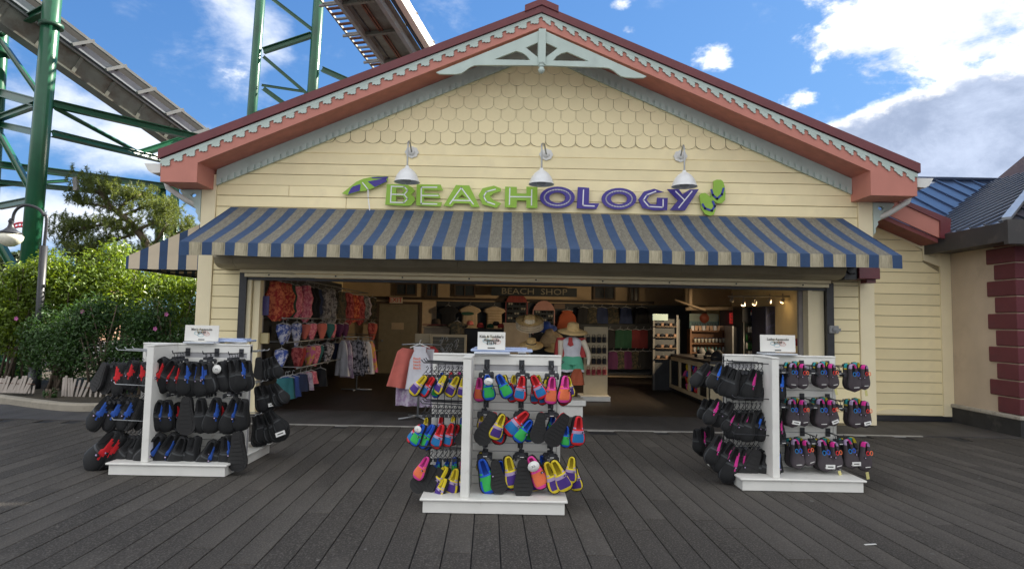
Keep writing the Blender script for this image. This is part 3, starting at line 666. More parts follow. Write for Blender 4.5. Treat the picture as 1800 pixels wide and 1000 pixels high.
mb.poly([lp], lambda p: (p[0], YA-.026, p[1]), (0, 1, 0), .04); mb.build('rake_trim', creamtrim, an)
def q2(x, y, Y): v = A(1400+x/4.5, 280+y/4.5, Y=Y); return (v.x, v.z)
YQ = 11.42
mb = MB(); mb.poly([[q2(*p, YQ) for p in ((700, 300), (830, 352), (1130, 490), (1130, 622), (1000, 565), (690, 425))]], lambda p: (p[0], YQ, p[1]), (0, 1, 0), .04); mb.build('barge_board', salmon, an)
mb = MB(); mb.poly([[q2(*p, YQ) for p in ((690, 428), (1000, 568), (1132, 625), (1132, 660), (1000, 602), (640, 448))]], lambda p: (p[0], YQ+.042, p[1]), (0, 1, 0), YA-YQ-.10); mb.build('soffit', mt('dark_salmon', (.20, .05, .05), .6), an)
mb = MB(); mb.poly([[q2(*p, YQ) for p in ((700, 262), (830, 318), (1215, 475), (1205, 640), (1130, 622), (1130, 490), (830, 352), (700, 298))]], lambda p: (p[0], YQ-.03, p[1]), (0, 1, 0), .07); mb.build('roof_edge', maroon, an)
# little arch vent cover at the foot of the wall
mb = MB(); mb.poly([[(7.02+.42*math.cos(math.pi*k/12), .12+.09*math.sin(math.pi*k/12)) for k in range(13)]], lambda p: (p[0], YA-.035, p[1]), (0, 1, 0), .018); mb.build('foot_vent', creamtrim, an)
mb = MB(); mb.bx(XR, AXR, YA-.02, YA+.15, 0, .09); mb.build('base_strip', blackM, an)
# blue standing seam roof facing the camera
blueR = mt('blue_roof_metal', (.075, .11, .19), .28, .06, 1, metal=.5)
br = thing('blue_metal_roof_building', 'cross wing with slate blue standing seam roof behind the annex', 'building', (10.5, 13.3, 0))
Yr0, Yr1 = 13.0, 16.2; rz0 = 3.72; rz1 = A(1700, 318, Y=Yr1).z; rx0, rx1 = 6.66, 15.5
mb = MB(); mb.poly([[(0, rz0), (1, rz1), (1, rz1-.12), (0, rz0-.12)]], lambda p: (rx0, Yr0+(Yr1-Yr0)*p[0], p[1]), (1, 0, 0), rx1-rx0); rf = mb.build('roof', blueR, br)
x = rx0+.2
while x < rx1:
    mb = MB(); mb.beam((x, Yr0, rz0+.02), (x, Yr1, rz1+.02), .03, .05, up=(1, 0, 0)); mb.build('seam', blueR, rf); x += .46
mb = MB(); mb.tube([(rx0, Yr1, rz1+.03), (rx1, Yr1, rz1+.03)], .06, 8); mb.build('ridge_roll', blueR, rf)
mb = MB(); mb.bx(rx0+.1, rx1-.1, 13.4, 19, 0, 3.7); mb.add([(rx0, Yr1, rz1), (rx1, Yr1, rz1), (rx1, 19.4, 3.7), (rx0, 19.4, 3.7)], [(0, 1, 2, 3)]); mb.build('wall', cream, br)
# grey roofed building with quoins
gb = thing('quoined_building', 'beige stucco building with maroon quoins and dark standing seam roof at the right edge', 'building', (11, 10.4, 0))
stucco = mt('beige_stucco', (.56, .46, .36), .9, .08, 2, .5, 130, dirt=(.40, .32, .25), dscale=1.5, dlo=.55, dhi=.9)
quo = mt('maroon_quoin_render', (.135, .030, .040), .75, .12, 3, .4, 120, dirt=(.09, .03, .04), dscale=2)
darkR = mt('dark_roof_metal', (.075, .085, .115), .32, .1, 1, metal=.5)
fasc = mt('dark_fascia', (.045, .043, .045), .5, .15, 2, dirt=(.09, .08, .075), dscale=3)
GX, GY = 8.06, 10.42
mb = MB(); mb.bx(GX, 19, GY, 12.6, .30, 3.12); mb.build('wall', stucco, gb)
mb = MB(); mb.bx(GX-.05, 19, GY-.05, 12.0, .0, .26); mb.build('plinth', mt('black_plinth', (.03, .03, .032), .8, .3, 3, .3, 40, dirt=(.12, .11, .10), dscale=2.2, dlo=.55, dhi=.8), gb)
mb = MB(); mb.bx(GX-.075, 19, GY-.075, 12.0, .262, .325, bev=.012); mb.build('plinth_cap', mt('worn_cap_paint', (.46, .43, .38), .85, .2, 5, .6, 30, dirt=(.14, .12, .10), dscale=5), gb)
zq = .33; k = 0
while zq < 3.05:
    ln = .50 if k % 2 == 0 else .36; h = min(.262, 3.10-zq)
    lnl = .62 if k % 2 == 1 else .45
    mb = MB(); mb.bx(GX-.035, GX+.9, GY-.035, GY+lnl, zq+.004, zq+h-.008, bev=.012); mb.build('quoin', quo, gb); zq += .27; k += 1
EX, EY, EZ0, EZ1 = 7.58, 9.95, 3.03, 3.33
mb = MB(); mb.bx(EX, EX+.10, EY, 12.2, EZ0, EZ1); mb.bx(EX+.10, 19, EY, EY+.10, EZ0, EZ1); mb.bx(EX+.1, GX, EY+.1, 12.2, EZ0+.02, EZ0+.06); mb.bx(GX, 19, EY+.1, GY, EZ0+.02, EZ0+.06); mb.build('fascia', fasc, gb)
for (xa, xb) in ((EX-.06, EX+.55), (EX+1.3, EX+2.2)):
    mb = MB(); mb.bx(xa, xb, EY-.10, EY-.002, EZ0-.06, EZ1+.02, bev=.006); mb.build('fascia_box', fasc, gb)
hip = .47
pk = (EX+4.4, EY+4.4*.9, EZ1+4.4*hip)
mb = MB(); apex = (EX+4.2, EY+3.4, EZ1+4.2*hip)
mb.add([(EX, EY, EZ1+.0), (EX+4.2, EY+4.2, EZ1+4.2*hip), (EX+4.2, 17, EZ1+4.2*hip), (EX, 17, EZ1), (24, EY, EZ1), (24, EY+4.2, EZ1+4.2*hip)], [(0, 1, 2, 3), (0, 4, 5, 1)]); mb.build('roof', darkR, gb)
y = EY+.15
while y < 16.8:
    l = min(4.2, y-EY); mb = MB(); mb.beam((EX+.0, y, EZ1+.02), (EX+l, y, EZ1+l*hip+.02), .025, .05, up=(0, 1, 0)); mb.build('seam', darkR, gb); y += .33
x = EX+.4
while x < 15:
    l = min(4.2, x-EX); mb = MB(); mb.beam((x, EY, EZ1+.02), (x, EY+l, EZ1+l*hip+.02), .025, .05, up=(1, 0, 0)); mb.build('seam', darkR, gb); x += .40
mb = MB(); mb.beam((EX-.02, EY-.02, EZ1+.04), (EX+4.2, EY+4.2, EZ1+4.2*hip+.04), .12, .05); mb.build('hip_cap', mt('pale_flashing', (.45, .48, .52), .35, .1, metal=.5), gb)
# brown gable far right, plus an unseen tower added to shade the ground
fb = thing('brown_roof_shade_tower', 'brown shingled building at the right edge with an unseen tower added for shade', 'building', (20, 17, 0))
mb = MB(); v0 = A(1768, 320, Y=16.4); v1 = A(1815, 278, Y=16.4)
mb.poly([[(v0.x, v0.z), (14.3, v0.z+(14.3-v0.x)*.88), (14.3, 21), (30, 21), (30, 0), (v0.x, 0)]], lambda p: (p[0], 5.5, p[1]), (0, 1, 0), 10.9); mb.build('wall', mt('brown_shingle_wall', (.16, .10, .075), .9, .2, 4), fb)
mb = MB(); mb.poly([[(v0.x-.25, v0.z-.2), (14.25, v0.z+(14.2-v0.x)*.88+.05), (14.25, v0.z+(14.2-v0.x)*.88+.2), (v0.x-.3, v0.z-.02)]], lambda p: (p[0], 5.3, p[1]), (0, 1, 0), 11.2); mb.build('roof', mt('brown_roof', (.10, .07, .065), .8), fb)
mb = MB(); mb.bx(14.2, 30.2, 5.3, 16.6, 21.0, 21.3); mb.bx(17.6, 30.2, 16.62, 21, 0, 21.2); mb.build('shade_tower_wing', MT['brown_roof'], fb)  # top of the added tower and a further unseen wing blocking the sun
for yy in (7, 9.5, 12, 14.5):
    for zz in (7.5, 11, 14.5, 18): mb = MB(); mb.bx(14.24, 14.295, yy-.5, yy+.5, zz, zz+1.5); mb.build('window', MT['dim_glass'] if 'dim_glass' in MT else mt('dim_glass', (.05, .06, .07), .2), fb)  # windows of the added, unseen tower
# ------------------------------------------------------------------ coaster structure
def px_beam(mb, a, b, wpx, Ya, Yb=None, kind='i'):
    Yb = Yb or Ya; p, q = A(a[0], a[1], Y=Ya), A(b[0], b[1], Y=Yb); wd = wpx/CF*(Ya+Yb)/2
    if kind == 't': mb.tube([p, q], wd/2, 14)
    elif kind == 'i':
        d = (q-p).normalized(); n = d.cross(Vector((0, 1, 0))).normalized()
        mb.beam(p+n*wd*.44, q+n*wd*.44, wd*.9, wd*.12, up=n); mb.beam(p-n*wd*.44, q-n*wd*.44, wd*.9, wd*.12, up=n); mb.beam(p, q, wd*.16, wd*.82, up=n)
    else: mb.beam(p, q, wd, wd, up=(0, 1, 0))
tw = thing('coaster_support', 'large green steel support frame of the coaster at the far left', 'coaster support', (-11.6, 16, 0))
mb = MB(); p, q = A(34, 668, Y=16), A(115, -260, Y=16); p.z = -.1; mb.tube([p, q], .205, 22); mb.build('column', greenM, tw)
for (cx_, cy_) in ((90, 46),):
    c = A(cx_, cy_, Y=16); mb = MB(); d = (q-p).normalized(); mb.tube([c-d*.05, c+d*.05], .27, 20); mb.build('flange', mt('dark_green_steel', (.008, .06, .03), .4, .2), tw)
mb = MB(); p2, q2_ = A(-35, 668, Y=17.5), A(20, -260, Y=17.5); p2.z = -.1; mb.tube([p2, q2_], .19, 18); mb.build('column', greenM, tw)
mb = MB(); c = A(1, 95, Y=17.5); d = (q2_-p2).normalized(); mb.tube([c-d*.05, c+d*.05], .25, 18); mb.build('flange', MT['dark_green_steel'], tw)
for a, b, wd, Y1, Y2 in (((-2, 58), (80, 18), 13, 17.4, 16.1), ((-2, 66), (68, 165), 8, 17.4, 16.1), ((-2, 163), (66, 182), 15, 17.4, 16.1), ((-2, 208), (64, 184), 11, 17.4, 16.1),
                  ((-2, 219), (62, 233), 11, 17.6, 16.1), ((0, 236), (54, 333), 9, 17.2, 16.1), ((-2, 363), (50, 353), 11, 17.2, 16.1), ((-4, 422), (28, 478), 12, 17.2, 17.0), ((-4, 590), (20, 690), 12, 17.2, 17.0)):
    mb = MB(); px_beam(mb, a, b, wd, Y1, Y2); mb.build('brace', greenM, tw)
for a, b, wd, Y1, Y2 in (((94, 183), (365, 246), 12, 16.1, 19.5), ((92, 235), (288, 282), 10, 16.1, 19.8), ((97, 190), (246, 270), 6, 16.1, 19.3), ((244, 271), (352, 236), 10, 19.4, 21),
                  ((-5, 289), (300, 329), 11, 17.0, 20), ((-5, 320), (280, 347), 8, 17.2, 20.1), ((-5, 326), (120, 318), 5, 17.2, 18.6), ((175, 318), (268, 343), 4, 18.9, 20.0)):
    mb = MB(); px_beam(mb, a, b, wd, Y1, Y2); mb.build('cross_girder', greenM, tw)
mb = MB(); px_beam(mb, (133, 312), (134, 335), 7, 17.3, kind='b'); mb.build('sign_plate', mt('grey_plate', (.35, .34, .34), .6), tw)
for (a, b, wd) in (((283, 322), (277, 640), 17), ((308, 322), (300, 640), 14)):
    mb = MB(); p, q = A(*b, Y=20), A(*a, Y=20); p.z = -.1; mb.tube([p, q], wd/CF*20/2, 16); mb.build('column', greenM, tw)
t2 = thing('coaster_tower', 'green lattice tower of the coaster rising behind the left roof slope', 'coaster tower', (-9, 26, 0))
YT = 26
for (a, b, wd) in (((473, -200), (433, 330), 17), ((574, -200), (538, 330), 19)):
    mb = MB(); p, q = A(*b, Y=YT), A(*a, Y=YT); pp = p+(p-q)*(p.z/(q.z-p.z)) ; mb.tube([pp, q], wd/CF*YT/2, 16); mb.build('column', greenM, t2)
for a, b, wd in (((478, -2), (548, 52), 6), ((463, 90), (548, 62), 10), ((463, 100), (545, 170), 6), ((460, 150), (532, 161), 4), ((463, 156), (512, 192), 8), ((452, 201), (540, 172), 8), ((566, 122), (625, 148), 9)):
    mb = MB(); px_beam(mb, a, b, wd, YT); mb.build('brace', greenM, t2)
# descending track at left
def track(name, label, P0, P1, lat, wid, hgt, col_, nb, rungs):
    t = thing(name, label, 'coaster track', P0)
    D = (P1-P0); Ln = D.length; D.normalize(); Lt = lat-D*lat.dot(D); Lt.normalize(); N = D.cross(Lt); N = N if N.z > 0 else -N
    def seg(name_, s0, s1, u, v, wu, wv, m): mb = MB(); mb.beam(P0+D*s0+Lt*u+N*v, P0+D*s1+Lt*u+N*v, wu, wv, up=N); return mb.build(name_, m, t)
    return t, D, Lt, N, Ln, seg
P0 = A(-60, -50, Y=15.5); dv = (A(1526, 1117, Y=10)-Vector((0, 0, CH))).normalized(); P1 = P0+dv*16; P0 = P0-dv*14
t, D, Lt, N, Ln, seg = track('coaster_track', 'grey steel coaster track sloping down behind the left green column', P0, P1, Vector((.6, -1, 0)), 1, 1, 0, 0, 0)
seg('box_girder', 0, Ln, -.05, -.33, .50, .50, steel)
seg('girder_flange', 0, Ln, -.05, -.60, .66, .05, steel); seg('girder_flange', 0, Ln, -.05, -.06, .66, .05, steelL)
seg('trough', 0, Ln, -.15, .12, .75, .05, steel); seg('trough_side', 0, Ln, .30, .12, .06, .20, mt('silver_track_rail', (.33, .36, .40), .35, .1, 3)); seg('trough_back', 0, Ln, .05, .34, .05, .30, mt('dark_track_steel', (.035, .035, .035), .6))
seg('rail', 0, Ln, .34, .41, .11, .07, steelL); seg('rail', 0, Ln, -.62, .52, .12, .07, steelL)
s = .5
while s < Ln:
    mb = MB(); mb.beam(P0+D*s+Lt*.46-N*.02, P0+D*(s+.36)+Lt*.46+N*.44, .08, .10, up=Lt); mb.build('tie', steelL, t)
    mb = MB(); mb.beam(P0+D*(s+.45)+Lt*.21+N*-.58, P0+D*(s+.45)+Lt*.21+N*-.08, .05, .10, up=D); mb.build('stiffener', steel, t)
    mb = MB(); c = P0+D*(s+.25)+Lt*.325+N*.2; mb.tube([c, c+Lt*.06], .05, 10); mb.build('bolt_hole', blackM, t)
    s += 1.0
# broad track seen from below at the top centre
P0 = A(590, -60, Y=19); P1 = A(735, 150, Y=25.0); P0 = P0-(P1-P0)*1.5
t, D, Lt, N, Ln, seg = track('broad_coaster_track', 'broad grey coaster track seen from below crossing over the roof ridge', P0, P1, Vector((1, -.25, 0)), 1, 1, 0, 0, 0)
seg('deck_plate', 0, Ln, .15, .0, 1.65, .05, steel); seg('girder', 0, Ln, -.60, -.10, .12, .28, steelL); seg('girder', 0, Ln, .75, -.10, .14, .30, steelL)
seg('cable_run', 0, Ln, .02, -.07, .05, .05, rust); seg('cable_run', 0, Ln, .12, -.07, .04, .04, rust); seg('cable_run', 0, Ln, -.35, -.06, .03, .03, blackM)
seg('handrail', 0, Ln, 1.02, .15, .05, .25, blackM); seg('side_box', 0, Ln, 1.18, .32, .22, .40, mt('pale_side_box', (.68, .66, .60), .5, .08, 2)); seg('walkway_edge', 0, Ln, -1.28, .02, .05, .08, steel); seg('walkway_edge', 0, Ln, -.72, .02, .05, .08, steel)
s = .15; k = 0
while s < Ln:
    mb = MB(); mb.beam(P0+D*s-Lt*.72, P0+D*s-Lt*1.30, .09, .05, up=N); mb.build('walkway_rung', rust if k % 3 else steelL, t)
    if k % 6 == 0:
        mb = MB(); mb.beam(P0+D*s-Lt*.55-N*.10, P0+D*s+Lt*.70-N*.10, .10, .14, up=N); mb.build('cross_member', steel, t)
        mb = MB(); mb.beam(P0+D*s-Lt*.7-N*.06, P0+D*s-Lt*1.42-N*.06, .07, .08, up=N); mb.build('walkway_arm', steelL, t)
        mb = MB(); mb.beam(P0+D*s+Lt*.85, P0+D*s+Lt*1.30+N*.55, .08, .08, up=D); mb.build('side_bracket', MT['pale_side_box'], t)
    s += .26; k += 1
# red lattice arch of another ride, far off
mb = MB(); c0 = A(36, 420, Y=60); pts = []
R_ = 2.0
for k in range(12):
    a = math.radians(30+k*12); pts.append(c0+Vector((R_*math.cos(a)*.75, 0, R_*math.sin(a)*.75)))
mb.tube(pts, .10, 8); mb.tube([p+Vector((0, 0, -.35)) for p in pts], .10, 8)
for p in pts: mb.tube([p, p+Vector((0, 0, -.35))], .05, 5)
tag(mb.build('ride_arch', mt('ride_red', (.45, .03, .05), .5)), 'small red lattice ride arch far off behind the street lamp', 'ride arch')
# ------------------------------------------------------------------ street lamp
YL = 14.0
sl = thing('street_lamp', 'black arched street lamp with frosted glass bowl in front of the green column', 'street lamp', (A(74, 480, Y=YL).x, YL, 0))
mb = MB(); b0 = A(74, 480, Y=YL); xb = b0.x; zt_ = A(78, 385, Y=YL).z
mb.tube([(xb, YL, 0), (xb, YL, A(74, 432, Y=YL).z)], .075, 12); mb.tube([(xb, YL, 0), (xb, YL, .5)], .12, 12)
arch = [Vector((xb, YL, A(74, 432, Y=YL).z-.1)), Vector((xb, YL, zt_))]+[A(x, y, Y=YL) for x, y in ((77, 378), (70, 369), (58, 363), (44, 361), (32, 366), (25, 375), (22, 388))]
arch[1].x = xb+.02
mb.tube(smooth(arch, 4), .032, 10); mb.build('post', blackM, sl)
h = A(19.5, 392, Y=YL)
mb = MB(); mb.lathe([(.03, .1), (.06, .03), (.045, 0), (.05, -.05), (.07, -.10), (.13, -.16), (.22, -.21), (.225, -.235), (.05, -.24)], h, 20); mb.build('hood', blackM, sl)
mb = MB(); mb.lathe([(.20, -.24), (.245, -.29), (.235, -.36), (.18, -.44), (.09, -.50), (0, -.52)], h, 22); mb.build('glass_bowl', mt('frosted_glass_bowl', (.80, .78, .66), .25, .12, 12), sl)
# ------------------------------------------------------------------ plants
def leafmat(name, a, rough=.55, tr=.25):
    m = bpy.data.materials.new(name); m.use_nodes = True; nt = m.node_tree; L = nt.links.new; b = nt.nodes['Principled BSDF']
    b.inputs['Roughness'].default_value = rough
    g_ = nt.nodes.new('ShaderNodeNewGeometry'); r = nt.nodes.new('ShaderNodeMapRange'); r.inputs[3].default_value = .55; r.inputs[4].default_value = 1.5; L(g_.outputs['Random Per Island'], r.inputs[0])
    vm = nt.nodes.new('ShaderNodeVectorMath'); vm.operation = 'SCALE'; vm.inputs[0].default_value = a; L(r.outputs[0], vm.inputs['Scale']); L(vm.outputs[0], b.inputs['Base Color'])
    t_ = nt.nodes.new('ShaderNodeBsdfTranslucent'); v2 = nt.nodes.new('ShaderNodeVectorMath'); v2.operation = 'MULTIPLY'; L(vm.outputs[0], v2.inputs[0]); v2.inputs[1].default_value = (1.7, 1.5, .6); L(v2.outputs[0], t_.inputs[0])
    mx = nt.nodes.new('ShaderNodeMixShader'); mx.inputs[0].default_value = tr; L(b.outputs[0], mx.inputs[1]); L(t_.outputs[0], mx.inputs[2])
    L(mx.outputs[0], nt.nodes['Material Output'].inputs[0]); return m
LF = {'bayberry': leafmat('bayberry_leaf', (.13, .20, .028), .38, .45), 'rose': leafmat('rose_leaf', (.035, .085, .02), .5, .3), 'pine': leafmat('pine_needle', (.12, .16, .05), .5, .4), 'far': leafmat('far_leaf', (.045, .07, .025), .6, .25)}
bark = mt('grey_bark', (.13, .10, .075), .9, .3, 8, .6, 60)
def leaves(c, rad, n, size, rng, core=.45):
    V = []; F = []
    nb = max(14, n//260); bumps = []
    for _ in range(nb):
        d = Vector((rng.gauss(0, 1), rng.gauss(0, 1), rng.gauss(0, 1)+.15)).normalized(); bumps.append((d, rng.uniform(.72, 1.12)))
    for _ in range(n):
        bd, br_ = rng.choice(bumps)
        base = Vector((bd.x*rad[0]*br_*.72, bd.y*rad[1]*br_*.72, bd.z*rad[2]*br_*.72))
        o = Vector((rng.gauss(0, 1), rng.gauss(0, 1), rng.gauss(0, 1))).normalized()*(rng.random()**.4)
        p = c+base+Vector((o.x*rad[0], o.y*rad[1], o.z*rad[2]))*.36
        if p.z < .02: continue
        nrm = (o*.8+Vector((rng.gauss(0, .5), rng.gauss(0, .5), rng.gauss(0, .5)+.5))).normalized()
        t1 = nrm.cross(Vector((rng.gauss(0, 1), rng.gauss(0, 1), rng.gauss(0, 1)))).normalized(); t2_ = nrm.cross(t1)
        s = size*rng.uniform(.6, 1.25); i = len(V)
        V += [p-t1*s*.5, p+t2_*s*.22+nrm*s*.05, p+t1*s*.5, p-t2_*s*.22+nrm*s*.05]; F.append((i, i+1, i+2, i+3))
    return V, F
def shrub(name, label, cat, px, py, Y, rx, ry, rz_, n, size, lm, seed, flowers=0, group=None):
    rng = random.Random(seed); c = A(px, py, Y=Y)
    t = thing(name, label, cat, (c.x, Y, 0), group)
    V, F = leaves(c, (rx, ry, rz_), n, size, rng)
    mb = MB(); mb.v = V; mb.f = F; mb.m = [0]*len(F); mb.sm = [False]*len(F)
    mb.build('foliage', LF[lm], t, fixn=False)
    mb = MB()
    for k in range(7):
        e = c+Vector((rng.uniform(-.75, .75)*rx, rng.uniform(-.6, .6)*ry, rng.uniform(.1, .8)*rz_)); b = Vector((c.x+rng.uniform(-.2, .2)*rx, Y+rng.uniform(-.1, .2), .02))
        mb.tube([b, (b+e)/2+Vector((rng.uniform(-.1, .1), 0, .1)), e], [.035, .022, .008], 6)
    mb.build('stems', bark, t)
    for k in range(flowers):
        d = Vector((rng.uniform(-.8, .8), -rng.uniform(.6, .95), rng.uniform(-.3, .75))); p = c+Vector((d.x*rx, d.y*ry, d.z*rz_))
        mb = MB()
        for a in range(5):
            an_ = a*1.2566; u = Vector((math.cos(an_), -.3, math.sin(an_)))*.045; vv = Vector((-math.sin(an_), 0, math.cos(an_)))*.022; mb.add([p, p+u*.6+vv, p+u*1.1, p+u*.6-vv], [(0, 1, 2, 3)])
        mb.build('flower', mt('rose_petal', (.40, .10, .28), .6), t, fixn=False)
    return t
G1 = 'bright bayberry shrubs of the planting bed'; 
shrub('bayberry_shrub', 'bright leafy shrub at the left frame edge behind the picket fence', 'shrub', 10, 545, 14.6, 1.25, .9, 1.1, 9000, .105, 'bayberry', 1)
shrub('bayberry_shrub', 'sunlit leafy shrub just right of the big green column', 'shrub', 120, 525, 15.0, 1.3, 1.0, 1.1, 9000, .105, 'bayberry', 2)
shrub('bayberry_shrub', 'tallest sunlit shrub below the pine tree', 'shrub', 195, 505, 15.4, 1.1, .9, 1.15, 8500, .105, 'bayberry', 3)
shrub('bayberry_shrub', 'sunlit shrub beneath the striped side awning', 'shrub', 290, 540, 16.5, 1.35, 1.1, 1.1, 9000, .105, 'bayberry', 4)
shrub('bayberry_shrub', 'small bright shrub between street lamp and column foot', 'shrub', 60, 520, 14.9, .8, .7, .8, 5000, .105, 'bayberry', 5)
shrub('rose_bush', 'dark rose bush with a few pink blooms beside the shop wall', 'rose bush', 300, 605, 13.7, .95, .8, 1.0, 9500, .075, 'rose', 6, 2)
shrub('rose_bush', 'dark rose bush behind the gap in the picket fence', 'rose bush', 180, 600, 13.6, 1.0, .8, 1.0, 9500, .075, 'rose', 7, 1)
shrub('rose_bush', 'low dark rose bush sprawling over the left end of the kerb bed', 'rose bush', 100, 605, 13.9, .9, .7, .95, 8500, .075, 'rose', 8, 1)
shrub('rose_bush', 'dark rose bush at the far left around the column foot', 'rose bush', -10, 610, 15.3, 1.1, .8, .95, 7000, .08, 'rose', 9, 0)
shrub('rose_bush', 'dark rose bush low behind the left shoe rack', 'rose bush', 250, 640, 13.4, .8, .6, .75, 6500, .075, 'rose', 12, 0)
shrub('weed_clump', 'small green weed growing at the kerb between the fence pieces', 'weed', 88, 695, 12.6, .14, .12, .15, 350, .06, 'rose', 13)
def tree(name, label, px, py, Y, r, n, size, lm, seed, group=None):
    rng = random.Random(seed); c = A(px, py, Y=Y); t = thing(name, label, 'tree', (c.x, Y, 0), group)
    V, F = leaves(c, r, n, size, rng); mb = MB(); mb.v = V; mb.f = F; mb.m = [0]*len(F); mb.sm = [False]*len(F); mb.build('crown', LF[lm], t, fixn=False)
    mb = MB(); mb.tube([(c.x, Y, -.1), (c.x, Y, c.z*.6), (c.x+.2, Y, c.z)], [.25, .2, .1], 8); mb.build('trunk', bark, t); return t
for i, (px, py, r, lab) in enumerate(((-15, 470, 40, 'dark distant tree cut by the left frame edge'), (28, 462, 30, 'distant tree right behind the street lamp bowl'), (98, 472, 28, 'rounded distant tree beside the lamp post'), (170, 478, 30, 'distant tree beside the brick building'), (225, 480, 34, 'distant tree below the pine tree'), (330, 470, 44, 'distant tree behind the side awning'))):
    Yt = 34; s = r/CF*Yt; tree('distant_tree', lab, px, py+12, Yt+i*.7, (s*1.25, s, s), 4200, .26, 'far', 20+i)
# a far tree line closes the horizon all the way round behind the buildings
for i in range(26):
    rng = random.Random(100+i); X = -75+i*7.2+rng.uniform(-2, 2); Yt = 62+rng.uniform(-6, 8); hh = rng.uniform(2.8, 3.9)
    c = Vector((X, Yt, hh*.5)); V, F = leaves(c, (5.2, 3, hh*.62), 1700, .6, rng); mb = MB(); mb.v = V; mb.f = F; mb.m = [0]*len(F); mb.sm = [False]*len(F)
    if i == 0: FT = MB()
    FT.add(mb.v, mb.f)
tag(FT.build('treeline', LF['far'], fixn=False), 'far belt of trees along the horizon', 'trees', kind='stuff')
bh = MB(); a, b = A(137, 462, Y=40), A(161, 478, Y=40); bh.bx(a.x, b.x, 40, 44, -.1, a.z)
bt = thing('brick_building', 'small reddish building block showing above the distant trees', 'building', ((a.x+b.x)/2, 42, 0)); bh.build('wall', mt('pink_brick', (.42, .24, .17), .9, .2, 2), bt)
rb = MB(); rb.bx(a.x-.1, b.x+.1, 39.9, 44.1, a.z, a.z+.12); rb.build('roof', mt('brown_flat_roof', (.2, .12, .09)), bt)
# pine tree: trunk, limbs and needle tufts
YP = 17.5; rng = random.Random(5)
pt = thing('pine_tree', 'open crowned pine tree leaning in front of the green columns left of the shop', 'tree', (A(262, 600, Y=YP).x, YP, 0))
tr = [A(x, y, Y=YP) for x, y in ((285, 640), (272, 470), (238, 402), (205, 372), (180, 345), (172, 318))]; tr[0].z = -.1
mb = MB(); mb.tube(smooth(tr, 4), [.12-.0045*i for i in range(21)], 9); mb.build('trunk', bark, pt)
limbs = [((272, 460), (300, 420), (322, 405), (338, 400)), ((262, 440), (290, 400), (296, 372), (297, 358)), ((240, 405), (262, 395), (280, 385), (292, 375)), ((240, 405), (225, 415), (190, 425), (165, 432)), ((262, 440), (220, 445), (170, 450), (150, 445)),
         ((205, 372), (180, 362), (150, 358), (133, 354)), ((220, 385), (180, 395), (150, 400), (125, 403), (108, 388)), ((205, 372), (222, 355), (240, 345), (252, 340)), ((190, 352), (178, 330), (172, 318)), ((215, 380), (250, 365), (270, 360)), ((262, 440), (235, 452), (210, 462)), ((150, 400), (125, 412), (112, 420)), ((170, 430), (140, 438), (118, 430)), ((230, 398), (205, 402), (176, 392)), ((180, 345), (200, 335), (212, 340)), ((180, 345), (160, 330), (152, 322)), ((272, 450), (310, 440), (330, 425)), ((170, 450), (145, 456), (128, 448))]
tips = []
for lb in limbs:
    P = [A(x, y, Y=YP+rng.uniform(-.9, .9)*(i/len(lb))) for i, (x, y) in enumerate(lb)]; sp = smooth(P, 5)
    mb = MB(); mb.tube(sp, [.05-.04*i/(len(sp)-1) for i in range(len(sp))], 6); mb.build('limb', bark, pt)
    for i, p in enumerate(sp):
        for _ in range(9 if i > len(sp)*.3 else 3): tips.append(p+Vector((rng.gauss(0, .13), rng.gauss(0, .3), rng.gauss(0.07, .085))))
V = []; F = []
for p in tips:
    ax = Vector((rng.gauss(0, .5), rng.gauss(0, .5), 1)).normalized()
    for _ in range(44):
        d = (ax*.5+Vector((rng.gauss(0, 1), rng.gauss(0, 1), rng.gauss(0, .8)))).normalized(); l = rng.uniform(.06, .11); s = d.cross(Vector((rng.gauss(0, 1), rng.gauss(0, 1), rng.gauss(0, 1)))).normalized()*.0075
        b = p+ax*rng.uniform(-.10, .10); i = len(V); V += [b-s, b+s, b+d*l]; F.append((i, i+1, i+2))
mb = MB(); mb.v = V; mb.f = F; mb.m = [0]*len(F); mb.sm = [False]*len(F); mb.build('needles', LF['pine'], pt, fixn=False)
# ------------------------------------------------------------------ leaning picket fence pieces
slat = mt('weathered_slat', (.34, .30, .27), .9, .25, 6, .4, 60, stretch=(3, 3, .4), dirt=(.18, .15, .13), dscale=6)
def pickets(lab, items, Y):
    c = A(items[0][0], items[0][1], Y=Y); t = thing('picket_fence', lab, 'fence', (c.x, Y, 0))
    for i, (bx_, by_, tx_, ty_) in enumerate(items):
        a = A(bx_, by_, Y=Y); b = A(tx_, ty_, Y=Y+.12); a.z = min(a.z, .10); mb = MB(); mb.beam(a, b, .042 if i % 3 else .05, .012, up=(0, 1, 0)); mb.build('picket', slat, t)
    mb = MB(); a = A(items[0][0]+3, items[0][1]-16, Y=Y+.07); b = A(items[-1][0]+3, items[-1][1]-16, Y=Y+.07); mb.tube([a, b], .006, 5); mb.build('wire', rust, t)
rng = random.Random(3)
it = []
for i in range(15): x = -6+i*3.6; it.append((x, 689+.1*i, x+5+rng.uniform(2, 9), 663+rng.uniform(-3, 5)))
pickets('leaning grey picket fence piece at the left frame edge', it, 12.75)
it = [(44+i*7, 690+i*.5, 46+i*7+rng.uniform(-2, 3), 672+rng.uniform(0, 6)) for i in range(3)]
pickets('three short grey pickets standing in the soil gap', it, 12.75)
it = [(110, 696, 113, 663), (115, 697, 117, 660), (121, 697, 121, 664), (126, 698, 126, 664), (125, 698, 133, 666), (133, 698, 141, 668), (139, 698, 151, 668), (146, 699, 158, 672), (158, 699, 160, 683), (168, 698, 169, 689), (176, 698, 178, 688), (187, 698, 188, 690)]
